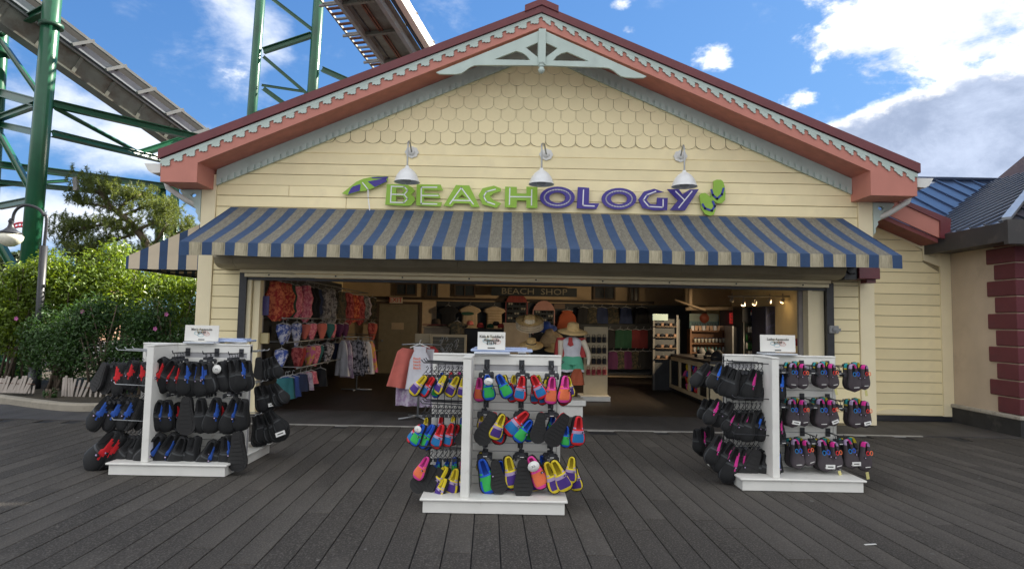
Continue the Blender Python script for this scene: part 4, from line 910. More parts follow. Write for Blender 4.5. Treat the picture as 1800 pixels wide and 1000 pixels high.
pickets('splayed grey picket fence piece behind the left shoe rack', it, 12.8)
ORD = ['first', 'second', 'third', 'fourth', 'fifth', 'sixth', 'seventh', 'eighth', 'ninth', 'tenth', 'eleventh', 'twelfth', 'thirteenth', 'fourteenth', 'fifteenth', 'sixteenth', 'seventeenth', 'eighteenth', 'nineteenth', 'twentieth', 'twenty-first', 'twenty-second']
# ------------------------------------------------------------------ interior shell
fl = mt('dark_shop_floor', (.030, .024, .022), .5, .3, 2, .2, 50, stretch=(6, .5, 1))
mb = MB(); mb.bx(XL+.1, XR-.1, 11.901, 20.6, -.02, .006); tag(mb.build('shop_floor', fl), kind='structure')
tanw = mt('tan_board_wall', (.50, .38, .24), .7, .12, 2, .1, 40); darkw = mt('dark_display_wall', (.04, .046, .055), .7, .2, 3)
YBk = 20.5
def apz(x): return roofz(x)+.1
mb = MB(); mb.poly([[(XL+.1, 0), (XR-.1, 0), (XR-.1, 4.0), (XA, 6.6), (XL+.1, 4.0)]], lambda p: (p[0], YBk, p[1]), (0, 1, 0), .12); tag(mb.build('back_wall', tanw), kind='structure')
mb = MB(); mb.bx(XL+.1, XR-.1, 11.5, YBk-.01, 3.62, 3.70); tag(mb.build('ceiling', mt('dim_ceiling', (.45, .40, .33), .9)), kind='structure')
for i in range(7):
    mb = MB(); y = 12.4+i*1.25; mb.bx(XL+.1, XR-.1, y, y+.09, 3.42, 3.618); tag(mb.build('ceiling_beam', mt('brown_beam', (.11, .075, .045), .8)), kind='structure')
# inner faces of the front piers
for xa, xb in ((OX0-.32, OX0+.19), (OX1-.36, OX1+.2)):
    mb = MB(); mb.bx(xa, xb, YF+.225, YF+.30, .006, 2.9); tag(mb.build('pier_wall', mt('grey_pier_wall', (.33, .31, .30), .7)), kind='structure')
def PX(a, b, Y):
    p, q = A(a[0], a[1], Y=Y), A(b[0], b[1], Y=Y); return min(p.x, q.x), max(p.x, q.x), min(p.z, q.z), max(p.z, q.z)
def slab(name, a, b, Y, d, mat, lab=None, cat=None, parent=None, bev=0, front=True, kind=None, group=None):
    x0_, x1_, z0_, z1_ = PX(a, b, Y); mb = MB(); mb.bx(x0_, x1_, Y, Y+d, max(z0_, .007), z1_, bev=bev); o = mb.build(name, mat, parent)
    return tag(o, lab, cat, group, kind)
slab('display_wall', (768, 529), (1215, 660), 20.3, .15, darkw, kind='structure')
slab('partition_wall', (640, 527), (768, 660), 20.32, .12, mt('light_tan_wall', (.62, .48, .32), .7), kind='structure')
slab('wall_rail', (600, 524), (1150, 530), 20.25, .04, mt('brown_rail', (.05, .035, .025), .6), 'long dark picture rail across the back wall', 'rail')
for i, (a, b) in enumerate((((697, 498), (731, 519)), ((800, 500), (834, 521)), ((1045, 503), (1080, 526)), ((750, 498), (768, 522)), ((1108, 500), (1122, 530)))):
    x0_, x1_, z0_, z1_ = PX(a, b, 20.4); t = thing('wall_window', ('small dim window in the back wall above the door', 'small dim window left of the beach shop board', 'small dim window with white bar right of the beach shop board', 'dark louvre beside the window above the door', 'narrow dark shutter on the upper back wall at right')[i], 'window', ((x0_+x1_)/2, 20.4, z0_))
    mb = MB(); mb.bx(x0_, x1_, 20.42, 20.47, z0_, z1_); mb.build('pane', mt('dim_glass', (.05, .06, .07), .2), t)
    mb = MB(); xm = (x0_+x1_)/2; mb.bx(x0_-.03, x1_+.03, 20.38, 20.41, z1_-.03, z1_+.03); mb.bx(x0_-.03, x1_+.03, 20.38, 20.41, z0_-.03, z0_+.03); mb.bx(x0_-.03, x0_+.02, 20.385, 20.415, z0_, z1_); mb.bx(x1_-.02, x1_+.03, 20.385, 20.415, z0_, z1_); mb.bx(xm-.015, xm+.015, 20.39, 20.418, z0_, z1_); mb.build('frame', mt('brown_frame', (.09, .06, .04), .6), t)
# door, notice, exit sign
x0_, x1_, z0_, z1_ = PX((667, 534), (734, 656), 20.2); t = thing('stock_door', 'closed olive brown door with a paper notice in the back wall', 'door', ((x0_+x1_)/2, 20.2, 0))
mb = MB(); mb.bx(x0_, x1_, 20.24, 20.29, .01, z1_); mb.build('leaf', mt('olive_door', (.26, .22, .14), .5, .1), t)
mb = MB(); mb.bx(x0_-.08, x0_-.002, 20.20, 20.29, .01, z1_+.08); mb.bx(x1_+.002, x1_+.08, 20.20, 20.29, .01, z1_+.08); mb.bx(x0_, x1_, 20.20, 20.29, z1_+.002, z1_+.08); mb.build('frame', mt('brown_frame'), t)
a0, a1, b0, b1 = PX((688, 567), (709, 579), 20.2); mb = MB(); mb.bx(a0, a1, 20.22, 20.238, b0, b1); mb.build('notice', mt('tan_notice', (.55, .42, .28), .7), t)
mb = MB(); mb.tube([(x0_+.12, 20.23, 1.0), (x0_+.12, 20.17, 1.0)], .03, 8); mb.build('handle', MT['galvanised'], t)
x0_, x1_, z0_, z1_ = PX((685, 522), (707, 533), 20.15); t = thing('exit_sign', 'pale exit sign with red letters above the stock door', 'exit sign', ((x0_+x1_)/2, 20.1, z0_))
mb = MB(); mb.bx(x0_, x1_, 20.12, 20.2, z0_, z1_); mb.build('panel', mt('exit_panel', (.75, .65, .55), .6), t)
mb = MB(); text(mb, 'EXIT', .20, ((x0_+x1_)/2, 20.112, (z0_+z1_)/2)); mb.build('lettering', mt('exit_red', (.6, .03, .02), .5), t, fixn=False)
# beach shop board
x0_, x1_, z0_, z1_ = PX((864, 504), (1014, 522), 20.0); t = thing('beach_shop_board', 'dark hanging board reading BEACH SHOP on the back wall', 'sign', ((x0_+x1_)/2, 20, z0_))
mb = MB(); mb.bx(x0_, x1_, 20.0, 20.08, z0_, z1_); mb.build('board', mt('dark_board', (.02, .028, .035), .6), t)
mb = MB(); text(mb, 'BEACH  SHOP', .26, ((x0_+x1_)/2, 19.992, (z0_+z1_)/2), sx=1.25); mb.build('lettering', mt('dull_gold', (.30, .27, .20), .5), t, fixn=False)
# ------------------------------------------------------------------ clothing helpers
def garment(mb, c, prof, H, rot=0.0, amp=.012, freq=40, nx=9, th=.03, m=0, tilt=0.0, mfn=None, seed=0):
    "prof: list of (t, xl, xr) from top (t=0) to hem (t=1); a softly folded cloth body with thickness"
    rng = random.Random(seed); ph = rng.random()*6; R = Matrix.Rotation(rot, 3, 'Z')@Matrix.Rotation(tilt, 3, 'Y'); c = Vector(c); rows = []
    nz = 9
    for j in range(nz+1):
        t = j/nz; k = 0
        while k < len(prof)-2 and prof[k+1][0] < t: k += 1
        p, q = prof[k], prof[k+1]; u = (t-p[0])/max(1e-6, q[0]-p[0]); u = min(max(u, 0), 1)
        rows.append((t, p[1]+(q[1]-p[1])*u, p[2]+(q[2]-p[2])*u))
    V = []; F = []; Mx = []
    for side in (0, 1):
        for t, xl, xr in rows:
            for i in range(nx):
                s = i/(nx-1); x = xl+(xr-xl)*s; bulge = math.sin(math.pi*s)*th
                y = (-1 if side == 0 else 1)*bulge*(.6+.4*t)+amp*(.3+t)*math.sin(freq*x+ph+2*t)
                V.append(c+R@Vector((x, y, -t*H+.004*math.sin(9*x+ph))))
    n = (nz+1)*nx
    for side in (0, 1):
        for j in range(nz):
            for i in range(nx-1):
                a = side*n+j*nx+i; f = (a, a+1, a+nx+1, a+nx) if side else (a, a+nx, a+nx+1, a+1); F.append(f); Mx.append(mfn((i+.5)/(nx-1)*2-1, (j+.5)/nz) if mfn else m)
    o = len(mb.v); mb.v += V; mb.f += [[i+o for i in f] for f in F]; mb.m += Mx; mb.sm += [True]*len(F)
TEE = [(0, -.10, .10), (.04, -.26, .26), (.16, -.34, .34), (.30, -.36, .36), (.31, -.23, .23), (1, -.25, .25)]
TANK = [(0, -.12, .12), (.12, -.11, .11), (.28, -.17, .17), (1, -.25, .25)]
SUIT = [(0, -.09, .09), (.15, -.09, .09), (.35, -.15, .15), (.6, -.11, .11), (.8, -.15, .15), (1, -.03, .03)]
BIKI = [(0, -.09, .09), (.3, -.10, .10), (.6, -.07, .07), (1, -.03, .03)]
SHORT = [(0, -.17, .17), (.3, -.19, .19), (1, -.24, .24)]
DRESS = [(0, -.06, .06), (.12, -.13, .13), (.4, -.17, .17), (1, -.26, .26)]
def printmat(key, a, b, scale=14):
    if key in MT: return MT[key]
    m = material(key, a, .85, .08, 6, dirt=b, dscale=scale, dlo=.46, dhi=.54); MT[key] = m; return m
CL = {'red print': printmat('red_print', (.40, .03, .03), (.75, .22, .10)), 'black': mt('black_fabric', (.012, .013, .017), .8, .2), 'dark green': mt('dark_green_fabric', (.015, .06, .045), .8), 'pink print': printmat('pink_print', (.65, .12, .22), (.85, .35, .40), 20),
      'navy': mt('navy_fabric', (.02, .035, .10), .8), 'white and blue print': printmat('wb_print', (.60, .62, .75), (.05, .09, .35), 10), 'grey print': printmat('grey_print', (.30, .30, .33), (.07, .07, .09), 12), 'teal': mt('teal_fabric', (.03, .16, .18), .8), 'coral': mt('coral_fabric', (.62, .16, .13), .8), 'dark red': printmat('dark_red_print', (.22, .02, .03), (.50, .12, .12), 14),
      'white': mt('white_fabric', (.66, .66, .72), .85, .08, 10), 'cream': mt('cream_fabric', (.58, .45, .30), .85), 'orange': mt('rust_orange_fabric', (.38, .085, .035), .8), 'green': mt('green_fabric', (.015, .08, .045), .8), 'red': mt('red_fabric', (.42, .045, .045), .8), 'brick red': mt('brick_red_fabric', (.17, .02, .025), .8), 'camouflage': printmat('camo_print', (.10, .08, .05), (.03, .035, .03), 14), 'yellow pink print': printmat('yp_print', (.72, .42, .08), (.65, .15, .35), 9), 'purple': mt('purple_fabric', (.10, .02, .09), .8), 'black and white print': printmat('bw_print', (.48, .46, .52), (.02, .02, .03), 16), 'blue': mt('blue_fabric', (.03, .07, .28), .8), 'lilac stripe': printmat('lilac_print', (.55, .50, .60), (.35, .25, .40), 12)}
hangM = mt('clear_hanger', (.45, .46, .48), .3)
def hung(kind, colname, lab, cat, c, H, rot, prof, seed, group=None, amp=.012, hang=True, sx=1.0):
    t = thing(kind, lab, cat, c, group); mb = MB(); pr_ = [(a, b*sx, d*sx) for a, b, d in prof]
    garment(mb, c, pr_, H, rot, amp=amp, seed=seed); mb.build('cloth', CL[colname], t)
    if hang:
        d = Vector((math.cos(rot), math.sin(rot), 0)); c = Vector(c); mb = MB(); w_ = max(pr_[0][2], .08); mb.tube([c-d*w_+Vector((0, 0, -.01)), c+Vector((0, 0, .035)), c+d*w_+Vector((0, 0, -.01))], .008, 5); mb.tube([c+Vector((0, 0, .03)), c+Vector((0, 0, .09)), c+d*.02+Vector((0, 0, .11)), c+d*.035+Vector((0, 0, .09))], .004, 5); mb.build('hanger', hangM, t)
    return t
# left wall rails with beachwear
def rail_y(px, x=-4.05):      # depth at which the left rail (X = const) is seen at px
    return A(px, 560, X=x).y
def row(items, ztop, H, prof, x_, kind, cat, rowlab, sx=1.0, seed0=0, rot=.55):
    for i, (px, cn, hh) in enumerate(items):
        y = rail_y(px, x_); hung(kind, cn, f'{cn} {cat}, {ORD[i]} from the entrance on the {rowlab}', cat, (x_+random.Random(seed0+i).uniform(-.06, .06), y, ztop+random.Random(seed0+i).uniform(-.02, .02)), hh*H*random.Random(i+seed0).uniform(.85, 1.12), rot+random.Random(seed0+3*i).uniform(-.45, .45), prof, seed0+i, sx=sx*random.Random(seed0+i*7).uniform(.65, .95))
row([(481, 'red print', 1), (490, 'red print', 1.02), (500, 'red print', .98), (512, 'dark green', 1), (524, 'pink print', 1), (531, 'pink print', .95), (541, 'black', 1), (550, 'black', 1.05), (560, 'navy', 1), (569, 'grey print', 1), (577, 'grey print', 1.1), (586, 'black', 1), (595, 'camouflage', 1.05), (604, 'dark red', 1), (613, 'dark red', 1.1), (621, 'red print', 1.1), (630, 'dark red', 1.1), (639, 'grey print', 1), (646, 'lilac stripe', 1), (653, 'camouflage', 1.1), (659, 'cream', 1)],
    2.30, .72, SUIT, -4.30, 'swimsuit', 'swimsuit', 'top left wall rail', 1.5, 10)
row([(498, 'white and blue print', 1), (507, 'white and blue print', 1), (517, 'white and blue print', 1.1), (535, 'coral', .8), (544, 'pink print', .8), (553, 'pink print', 1), (562, 'coral', .9), (571, 'teal', 1), (580, 'teal', .9), (588, 'pink print', 1.1), (598, 'purple', 1), (607, 'purple', 1.1), (650, 'dark red', 1.3), (657, 'coral', 1.4)],
    1.52, .36, BIKI, -4.15, 'bikini', 'bikini', 'second left wall rail', 1.6, 50)
row([(500, 'white and blue print', .8), (525, 'dark red', 1), (534, 'red', 1), (545, 'yellow pink print', 1), (554, 'pink print', 1), (564, 'teal', 1), (574, 'black and white print', 1), (583, 'black and white print', 1), (592, 'navy', 1), (601, 'dark red', 1)],
    1.08, .40, BIKI, -4.05, 'bikini', 'bikini bottom', 'third left wall rail', 1.7, 80)
row([(503, 'teal', 1), (512, 'blue', 1.1), (522, 'blue', 1.2), (534, 'navy', 1), (543, 'lilac stripe', 1), (554, 'pink print', .8), (566, 'black', 1)],
    .62, .34, SHORT, -3.85, 'swim_shorts', 'shorts', 'lowest left wall rail', 1.0, 95)
mb = MB()
for x_, z_ in ((-4.30, 2.42), (-4.15, 1.64), (-4.05, 1.20), (-3.85, .74)): mb.tube([(x_, 11.9, z_), (x_, 19.6, z_)], .014, 6)
for y in (12.2, 14.5, 17, 19.4):
    for x_, z_ in ((-4.30, 2.42), (-4.15, 1.64), (-4.05, 1.20), (-3.85, .74)): mb.tube([(x_, y, z_), (-5.25, y, z_)], .012, 6)
tag(mb.build('clothes_rails', MT['galvanised']), 'steel clothes rails bracketed out from the left inside wall', 'clothes rail')
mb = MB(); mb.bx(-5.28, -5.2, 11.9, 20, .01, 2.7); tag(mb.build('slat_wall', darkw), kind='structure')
# hanging cover ups
yy = 14.9
for i, (px, cn, hh) in enumerate(((603, 'white', 1), (611, 'lilac stripe', 1.05), (620, 'black and white print', .95), (629, 'black and white print', 1), (637, 'black and white print', .92), (645, 'white', .95), (651, 'yellow pink print', .9))):
    c = A(px, 598+ i*.3, Y=yy+i*.12); hung('cover_up', cn, f'{cn} cover up, {ORD[i]} from the left on the rack before the door', 'dress', c, .80*hh, -.35+i*.08, DRESS, 130+i, amp=.02, sx=.8)
mb = MB(); c = A(603, 592, Y=yy); e = A(655, 593, Y=yy+.8); mb.tube([c, e], .012, 6); mid = (c+e)/2; mb.tube([mid, (mid.x, mid.y, .02)], .018, 8); mb.tube([(mid.x-.35, mid.y, .03), (mid.x+.35, mid.y, .03)], .015, 6); mb.tube([(mid.x, mid.y-.3, .03), (mid.x, mid.y+.3, .03)], .015, 6)
tag(mb.build('clothes_rack', MT['galvanised']), 'slim steel rack carrying patterned cover ups near the back door', 'clothes rack')
# purple poster and switch box on the left pier
slab('poster', (457, 520), (472, 554), YF+.205, .012, mt('purple_poster', (.03, .02, .14), .4), 'small dark purple poster on the left door pier', 'poster')
a0, a1, b0, b1 = PX((458, 585), (472, 604), YF+.15); mb = MB(); mb.bx(a0, a1, YF+.13, YF+.2, b0, b1, bev=.008); tag(mb.build('switch_box', mt('brass_box', (.45, .38, .20), .4)), 'small brass coloured switch box on the left door pier', 'switch box')
# ------------------------------------------------------------------ back wall goods
def bwall(kind, cn, lab, cat, px, py, Y, H, prof, seed, sx=1.0, group=None, amp=.012):
    return hung(kind, cn, lab, cat, A(px, py, Y=Y), H, 0, prof, seed, sx=sx, amp=amp, group=group)
bwall('t_shirt', 'black', 'black t-shirt hanging left of the cream ones on the back wall', 't-shirt', 788, 538, 20.1, .75, TEE, 200)
ts = bwall('t_shirt', 'cream', 'cream t-shirt with a dark green oval print on the back wall', 't-shirt', 826, 538, 20.1, .70, TEE, 201)
mb = MB(); c = A(822, 551, Y=20.0); mb.poly([[(c.x+.20*math.cos(k*.5236), c.z+.055*math.sin(k*.5236)) for k in range(12)]], lambda p: (p[0], 20.02, p[1]), (0, 1, 0), .02); mb.build('print', mt('shirt_print', (.03, .10, .07), .8), ts)
ts = bwall('t_shirt', 'cream', 'cream t-shirt with thin stripes on the back wall', 't-shirt', 869, 539, 20.1, .68, TEE, 202)
mb = MB()
for k in range(5): c = A(869, 546+k*5, Y=20.0); mb.bx(c.x-.22, c.x+.22, 20.025, 20.035, c.z-.006, c.z+.006)
mb.build('stripes', mt('stripe_brown', (.30, .20, .10), .8), ts)
bwall('tank_top', 'orange', 'rust orange strappy top hanging beside the pink surfboard', 'top', 997, 546, 20.1, .55, TANK, 203, 1.5)
for i, (px, cn) in enumerate(((1025, 'black'), (1043, 'camouflage'), (1058, 'navy'), (1077, 'camouflage'), (1100, 'navy'), (1128, 'black'))):
    bwall('board_shorts', cn, f'{cn} trunks {ORD[i]} on the upper back wall row right of the surfboards', 'trunks', px, 541, 20.1, .48, SHORT, 210+i, 1.0)
for i, (px, cn) in enumerate(((1072, 'black'), (1090, 'green'), (1103, 'green'), (1118, 'brick red'), (1131, 'brick red'), (1144, 'black'))):
    bwall('board_shorts', cn, f'{cn} trunks {ORD[i]} on the middle back wall row', 'trunks', px, 580, 20.0, .55, SHORT, 220+i, .9)
for i, (px, cn) in enumerate(((1078, 'purple'), (1091, 'camouflage'), (1104, 'purple'), (1117, 'camouflage'), (1130, 'black'), (1142, 'black'))):
    bwall('board_shorts', cn, f'{cn} trunks {ORD[i]} on the lowest back wall row', 'trunks', px, 618, 19.9, .52, SHORT, 230+i, .9)
# surfboard displays with sunglasses
sunM = mt('dark_lens', (.01, .01, .012), .15)
def board_rack(lab, px0, px1, pyt, pyb, pym, mat, Y):
    a0, a1, b0, b1 = PX((px0, pyt), (px1, pyb), Y); xm = (a0+a1)/2; hw = (a1-a0)/2; zm = A(px0, pym, Y=Y).z; t = thing('surfboard_display', lab, 'display board', (xm, Y, b0))
    pts = [(xm-hw, b0), (xm-hw, b1-.75*hw*1.1)]+[(xm-hw*math.cos(a), b1-hw*1.1+hw*1.1*math.sin(a)) for a in [k*math.pi/12 for k in range(1, 12)]]+[(xm+hw, b1-.75*hw*1.1), (xm+hw, b0)]
    mb = MB(); mb.poly([pts], lambda p: (p[0], Y, p[1]), (0, 1, 0), .06); mb.build('board', mat, t)
    mb = MB(); mb.bx(xm-hw*.9, xm+hw*.9, Y-.012, Y-.002, b0, zm); mb.build('panel', mt('dark_board'), t)
    sp = None
    for r_ in range(6):
        for c_ in range(3):
            z_ = zm-.05-r_*(zm-b0)/6; x_ = xm+(c_-1)*hw*.58
            if z_ < b0+.03: continue
            mb = MB()
            for s_ in (-1, 1): mb.lathe([(0, 0), (.034, 0), (.034, .012), (0, .014)], (x_+s_*.04, Y-.03, z_), 8, axis=(0, -1, 0))
            mb.tube([(x_-.075, Y-.035, z_+.02), (x_+.075, Y-.035, z_+.02)], .007, 5); g_ = tag(mb.build('sunglasses', sunM if (r_+c_) % 3 else mt('pale_frames', (.4, .38, .33), .3), t))
board_rack('red surfboard shaped display of sunglasses on the back wall', 889, 927, 515, 582, 531, mt('red_board', (.26, .05, .035), .35, .2, 4, stretch=(8, 1, .3)), 20.15)
board_rack('pink surfboard shaped display of sunglasses on the back wall', 937, 975, 528, 588, 545, mt('pink_board', (.50, .26, .22), .35, .1), 20.15)
slab('small_sign', (974, 534), (993, 543), 20.2, .02, mt('brown_small_sign', (.16, .11, .08), .6), 'small brown framed sign right of the pink surfboard', 'sign')
# fixtures along the middle
woodc = mt('cream_fixture', (.55, .46, .30), .55, .06)
def cab(name, lab, a, b, Y, d, mat, cat):
    a0, a1, b0, b1 = PX(a, b, Y); t = thing(name, lab, cat, ((a0+a1)/2, Y, 0)); mb = MB(); mb.bx(a0, a1, Y, Y+d, .02, b1-.05); mb.build('body', mat, t); mb = MB(); mb.bx(a0-.03, a1+.03, Y-.03, Y+d+.03, b1-.048, b1, bev=.006); mb.build('top', mat, t); return t, (a0, a1, b0, b1)
t, bx_ = cab('display_cabinet', 'cream cabinet with a dark hat on its red edged top', (745, 573), (789, 640), 17.0, .6, mt('tan_cabinet', (.38, .31, .22), .6), 'cabinet')
def hat(c, R_, H_, mat, lab, cat='hat', tilt=(0, 0), band=None, name='sun_hat', droop=.03):
    t = thing(name, lab, cat, c); mb = MB(); q = Euler((tilt[0], tilt[1], 0)).to_matrix()@Vector((0, 0, 1))
    k = R_*.42; mb.lathe([(0, H_), (k*.5, H_*.98), (k*.85, H_*.85), (k*.95, H_*.4), (k, .01), (R_*.7, -.002), (R_, -droop), (R_*.99, -droop-.008), (R_*.7, -.014), (k*.9, -.01)], c, 26, axis=q); mb.build('straw_body', mat, t)
    if band: mb = MB(); mb.lathe([(k*1.03, .01), (k*1.0, H_*.25), (k*.97, H_*.26)], c, 24, axis=q); mb.build('band', band, t)
    return t
straw = mt('straw', (.66, .46, .20), .85, .12, 20, .6, 120, dirt=(.36, .22, .08), dscale=25); strawD = mt('brown_straw', (.42, .29, .15), .9, .15, 20, .6, 90)
hat((bx_[0]+.28, 17.3, bx_[3]+.02), .30, .18, mt('dark_hat', (.06, .045, .035), .9), 'dark brown hat on the cabinet before the back wall', band=None)
mb = MB(); c = A(766, 571, Y=16.9); mb.bx(c.x-.36, c.x+.32, 17.0, 17.5, c.z-.01, c.z+.015); tag(mb.build('cap_tray', mt('dark_red_tray', (.16, .03, .025), .6)), 'dark red tray lying on the cream cabinet', 'tray')
t, bx2 = cab('display_table', 'dark goods table before the back wall carrying a row of caps', (818, 577), (888, 640), 16.6, .7, mt('dark_table', (.02, .02, .022), .6), 'table')
for i, (px, py, cn) in enumerate(((826, 568, 'coral'), (844, 572, 'red'), (862, 573, 'green'), (872, 569, 'black'), (881, 573, 'red'))):
    c = A(px, py+3, Y=16.8+.1*(i % 2)); mb = MB(); mb.lathe([(0, .11), (.05, .105), (.085, .07), (.095, 0), (.08, -.004)], c, 14); mb.poly([[(.1*math.cos(a), -.09-.08*abs(math.sin(a))) for a in [math.pi+k*math.pi/8 for k in range(9)]]], lambda p: (c.x+p[0], c.y+p[1]+.04, c.z+.0), (0, 0, -1), .008)
    tag(mb.build('cap', CL[cn]), f'{("coral","bright red","green","black","dark red")[i]} cap, {ORD[i]} in the row on the dark table', 'cap')
t, bx3 = cab('display_cabinet', 'tan cabinet standing behind the straw hats', (886, 567), (930, 640), 16.2, .6, mt('tan_cabinet'), 'cabinet')
c = A(803, 590, Y=16.5); hung('shirt_pile', 'camouflage', 'bunch of patterned brown tops beside the cream cabinet', 'tops', c+Vector((0, 0, .35)), .5, .2, TEE, 300, sx=.8)
# cream framed slat panel with dark hooks
a0, a1, b0, b1 = PX((757, 587), (819, 650), 15.0); t = thing('slat_panel_rack', 'cream framed dark slat panel rack with bunched hangers', 'display rack', ((a0+a1)/2, 15, 0))
mb = MB(); mb.bx(a0, a0+.05, 14.97, 15.05, .02, b1); mb.bx(a1-.05, a1, 14.97, 15.05, .02, b1); mb.bx(a0+.051, a1-.051, 14.97, 15.05, b1-.06, b1); mb.build('frame', woodc, t)
zz = .1
while zz < b1-.08: mb = MB(); mb.bx(a0+.052, a1-.052, 15.0, 15.03, zz, zz+.075); mb.build('slat', mt('grey_slat', (.12, .115, .09), .6), t); zz += .085
mb = MB(); rng = random.Random(8)
for k in range(26):
    p = A(780+rng.uniform(-9, 22), 605+rng.uniform(-12, 18), Y=14.7); mb.tube([p, p+Vector((.03, 0, .05)), p+Vector((.06, 0, .02)), p+Vector((.03, 0, -.05))], .007, 4)
mb.build('hangers', hangM, t)
slab('rack_header', (730, 586), (756, 602), 15.1, .03, mt('cream_fixture'), 'small cream header board above the t-shirt rack', 'sign board')
# t-shirt rack with tank tops in the doorway
YT_ = 10.95
t = thing('round_clothes_rack', 'round steel rack of sweatshirts and tank tops in the doorway', 'clothes rack', (A(738, 600, Y=YT_).x, YT_, 0))
c = A(738, 604, Y=YT_+.1); mb = MB(); mb.tube([(c.x, c.y, .02), (c.x, c.y, c.z)], .02, 8); mb.tube([c+Vector((-.3, 0, -.02)), c, c+Vector((.35, .1, -.02))], .012, 6)
for a in range(4): mb.tube([(c.x, c.y, .06), (c.x+.35*math.cos(a*1.57+.6), c.y+.35*math.sin(a*1.57+.6), .03)], .016, 6)
mb.build('stand', MT['galvanised'], t)
def hung2(kind, cn, lab, cat, px, py, Y, H, rot, prof, seed, sx=1.0, amp=.02, tilt=0.0):
    c = A(px, py, Y=Y); t = thing(kind, lab, cat, c); mb = MB(); garment(mb, c, [(a, b*sx, d*sx) for a, b, d in prof], H, rot, amp=amp, seed=seed, freq=30, tilt=tilt, nx=15, th=.04); mb.build('cloth', CL[cn], t); return t
hung2('striped_trousers', 'white and red stripe' if 'white and red stripe' in CL else 'lilac stripe', 'pale striped trousers hanging below the red sweatshirt', 'trousers', 720, 660, YT_+.15, .50, .1, [(0, -.22, .20), (1, -.22, .22)], 310, amp=.035)
hung2('striped_trousers', 'lilac stripe', 'pale striped trousers hanging at the right under the white tank top', 'trousers', 748, 662, YT_+.2, .50, .1, [(0, -.10, .12), (1, -.12, .12)], 311, amp=.035)
hung2('sweatshirt', 'coral', 'coral sweatshirt hanging at the left behind the white tank top', 'sweatshirt', 716, 612, YT_+.08, .66, .35, [(0, -.08, .18), (.1, -.16, .2), (1, -.26, .24)], 312, tilt=.12)
hung2('sweatshirt', 'red', 'red sweatshirt hanging behind the rack hub', 'sweatshirt', 752, 608, YT_+.3, .62, -.3, [(0, -.10, .12), (.1, -.17, .2), (1, -.2, .22)], 313)
hung2('tank_top', 'white', 'white ribbed tank top at the right end of the rack', 'tank top', 757, 614, YT_+.10, .62, -.7, TANK, 314, .8)
tk = hung2('tank_top', 'white', 'white tank top with four lines of orange lettering at the rack front', 'tank top', 738, 609, YT_-.10, .70, 0, [(0, -.12, .12), (.05, -.09, .10), (.16, -.11, .13), (.30, -.17, .19), (1, -.24, .27)], 315, .92, amp=.008)
mb = MB()
for i in range(4): p = A(733, 630+i*5.6, Y=YT_-.175); text(mb, ('Beach', 'beach', 'beach', 'Beach')[i], .052, p, bold=.0012)
mb.build('lettering', mt('orange_lettering', (.75, .13, .04), .7), tk, fixn=False)
mb = MB(); c = A(738, 606, Y=YT_-.09); mb.tube([c+Vector((-.16, 0, -.05)), c+Vector((0, 0, .02)), c+Vector((.17, 0, -.05))], .012, 6); mb.tube([c, c+Vector((0, 0, .06)), c+Vector((.02, 0, .08))], .005, 5); mb.build('hanger', mt('white_hanger', (.7, .7, .68), .4), tk)
# straw hats on their stand
YH = 12.3
t = thing('hat_stand', 'steel stand carrying straw hats in the middle of the shop', 'hat stand', (A(932, 600, Y=YH).x, YH, 0))
c = A(932, 560, Y=YH+.2); mb = MB(); mb.tube([(c.x, c.y, .02), c], .02, 8); mb.lathe([(.3, .01), (.3, .03), (.02, .05)], (c.x, c.y, 0), 18); mb.build('pole', MT['galvanised'], t)
for i in range(4): hat(A(931, 577-i*4.0, Y=YH), .262, .125, straw if i == 3 else mt('striped_straw', (.72, .62, .46), .8, .2, 30), ('lowest', 'second lowest', 'second highest', 'topmost')[i]+' wide lifeguard straw hat in the stack of four', tilt=(.42, 0), droop=-.03, band=None)
hat(A(934, 604, Y=YH-.05), .225, .11, straw, 'straw hat with a black tie hanging below the stack of four', tilt=(.35, 0), band=mt('black_band', (.02, .02, .02), .7))
hat(A(967, 590, Y=YH+.5), .235, .13, strawD, 'frayed brown straw hat right of the hat stack', tilt=(.5, -.3), droop=.10)
hat(A(960, 574, Y=YH+.8), .22, .10, CL['blue'], 'blue cloth hat behind the frayed straw hat', tilt=(.4, 0))
hat(A(975, 612, Y=YH+.3), .2, .10, straw, 'pale straw hat resting low beside the mannequin', tilt=(.2, 0))
# mannequin torso in hat, red shrug, white tee and green shorts
YM = 11.7
mc = A(1005, 640, Y=YM); t = thing('mannequin', 'legless mannequin in straw hat, white t-shirt, red cover and mint green shorts', 'mannequin', (mc.x, YM, 0))
def zc(py): return A(1005, py, Y=YM).z
skin = mt('ivory_mannequin', (.62, .55, .44), .45)
mb = MB(); mb.lathe([(.05, 0), (.045, .03), (.05, .045), (.07, .06), (.078, .085), (.07, .11), (.04, .13), (0, .135)], (mc.x, YM, zc(590)), 16); mb.build('head', skin, t)
mb = MB()
for s_, xs__ in ((-1, 984), (1, 1035)):
    sh = A(1005+s_*19, 598, Y=YM); el_ = A(xs__-s_*1, 622, Y=YM-.02); ha = A(xs__-s_*1, 642, Y=YM-.05); mb = MB(); mb.tube(smooth([sh, el_, ha], 4), [.055, .052, .048, .045, .042, .038, .034, .03, .026], 10); mb.build('arm', skin, t)
def torso(mb, rows, c, seg=20, m=0):
    V = []; F = []
    for z_, a, b in rows:
        for k in range(seg): th = 2*math.pi*k/seg; V.append(Vector((c.x+a*math.cos(th), c.y+b*math.sin(th), z_+.006*math.sin(5*th))))
    for j in range(len(rows)-1):
        for k in range(seg): k2 = (k+1) % seg; F.append((j*seg+k, j*seg+k2, (j+1)*seg+k2, (j+1)*seg+k))
    mb.add(V, F, m, True)
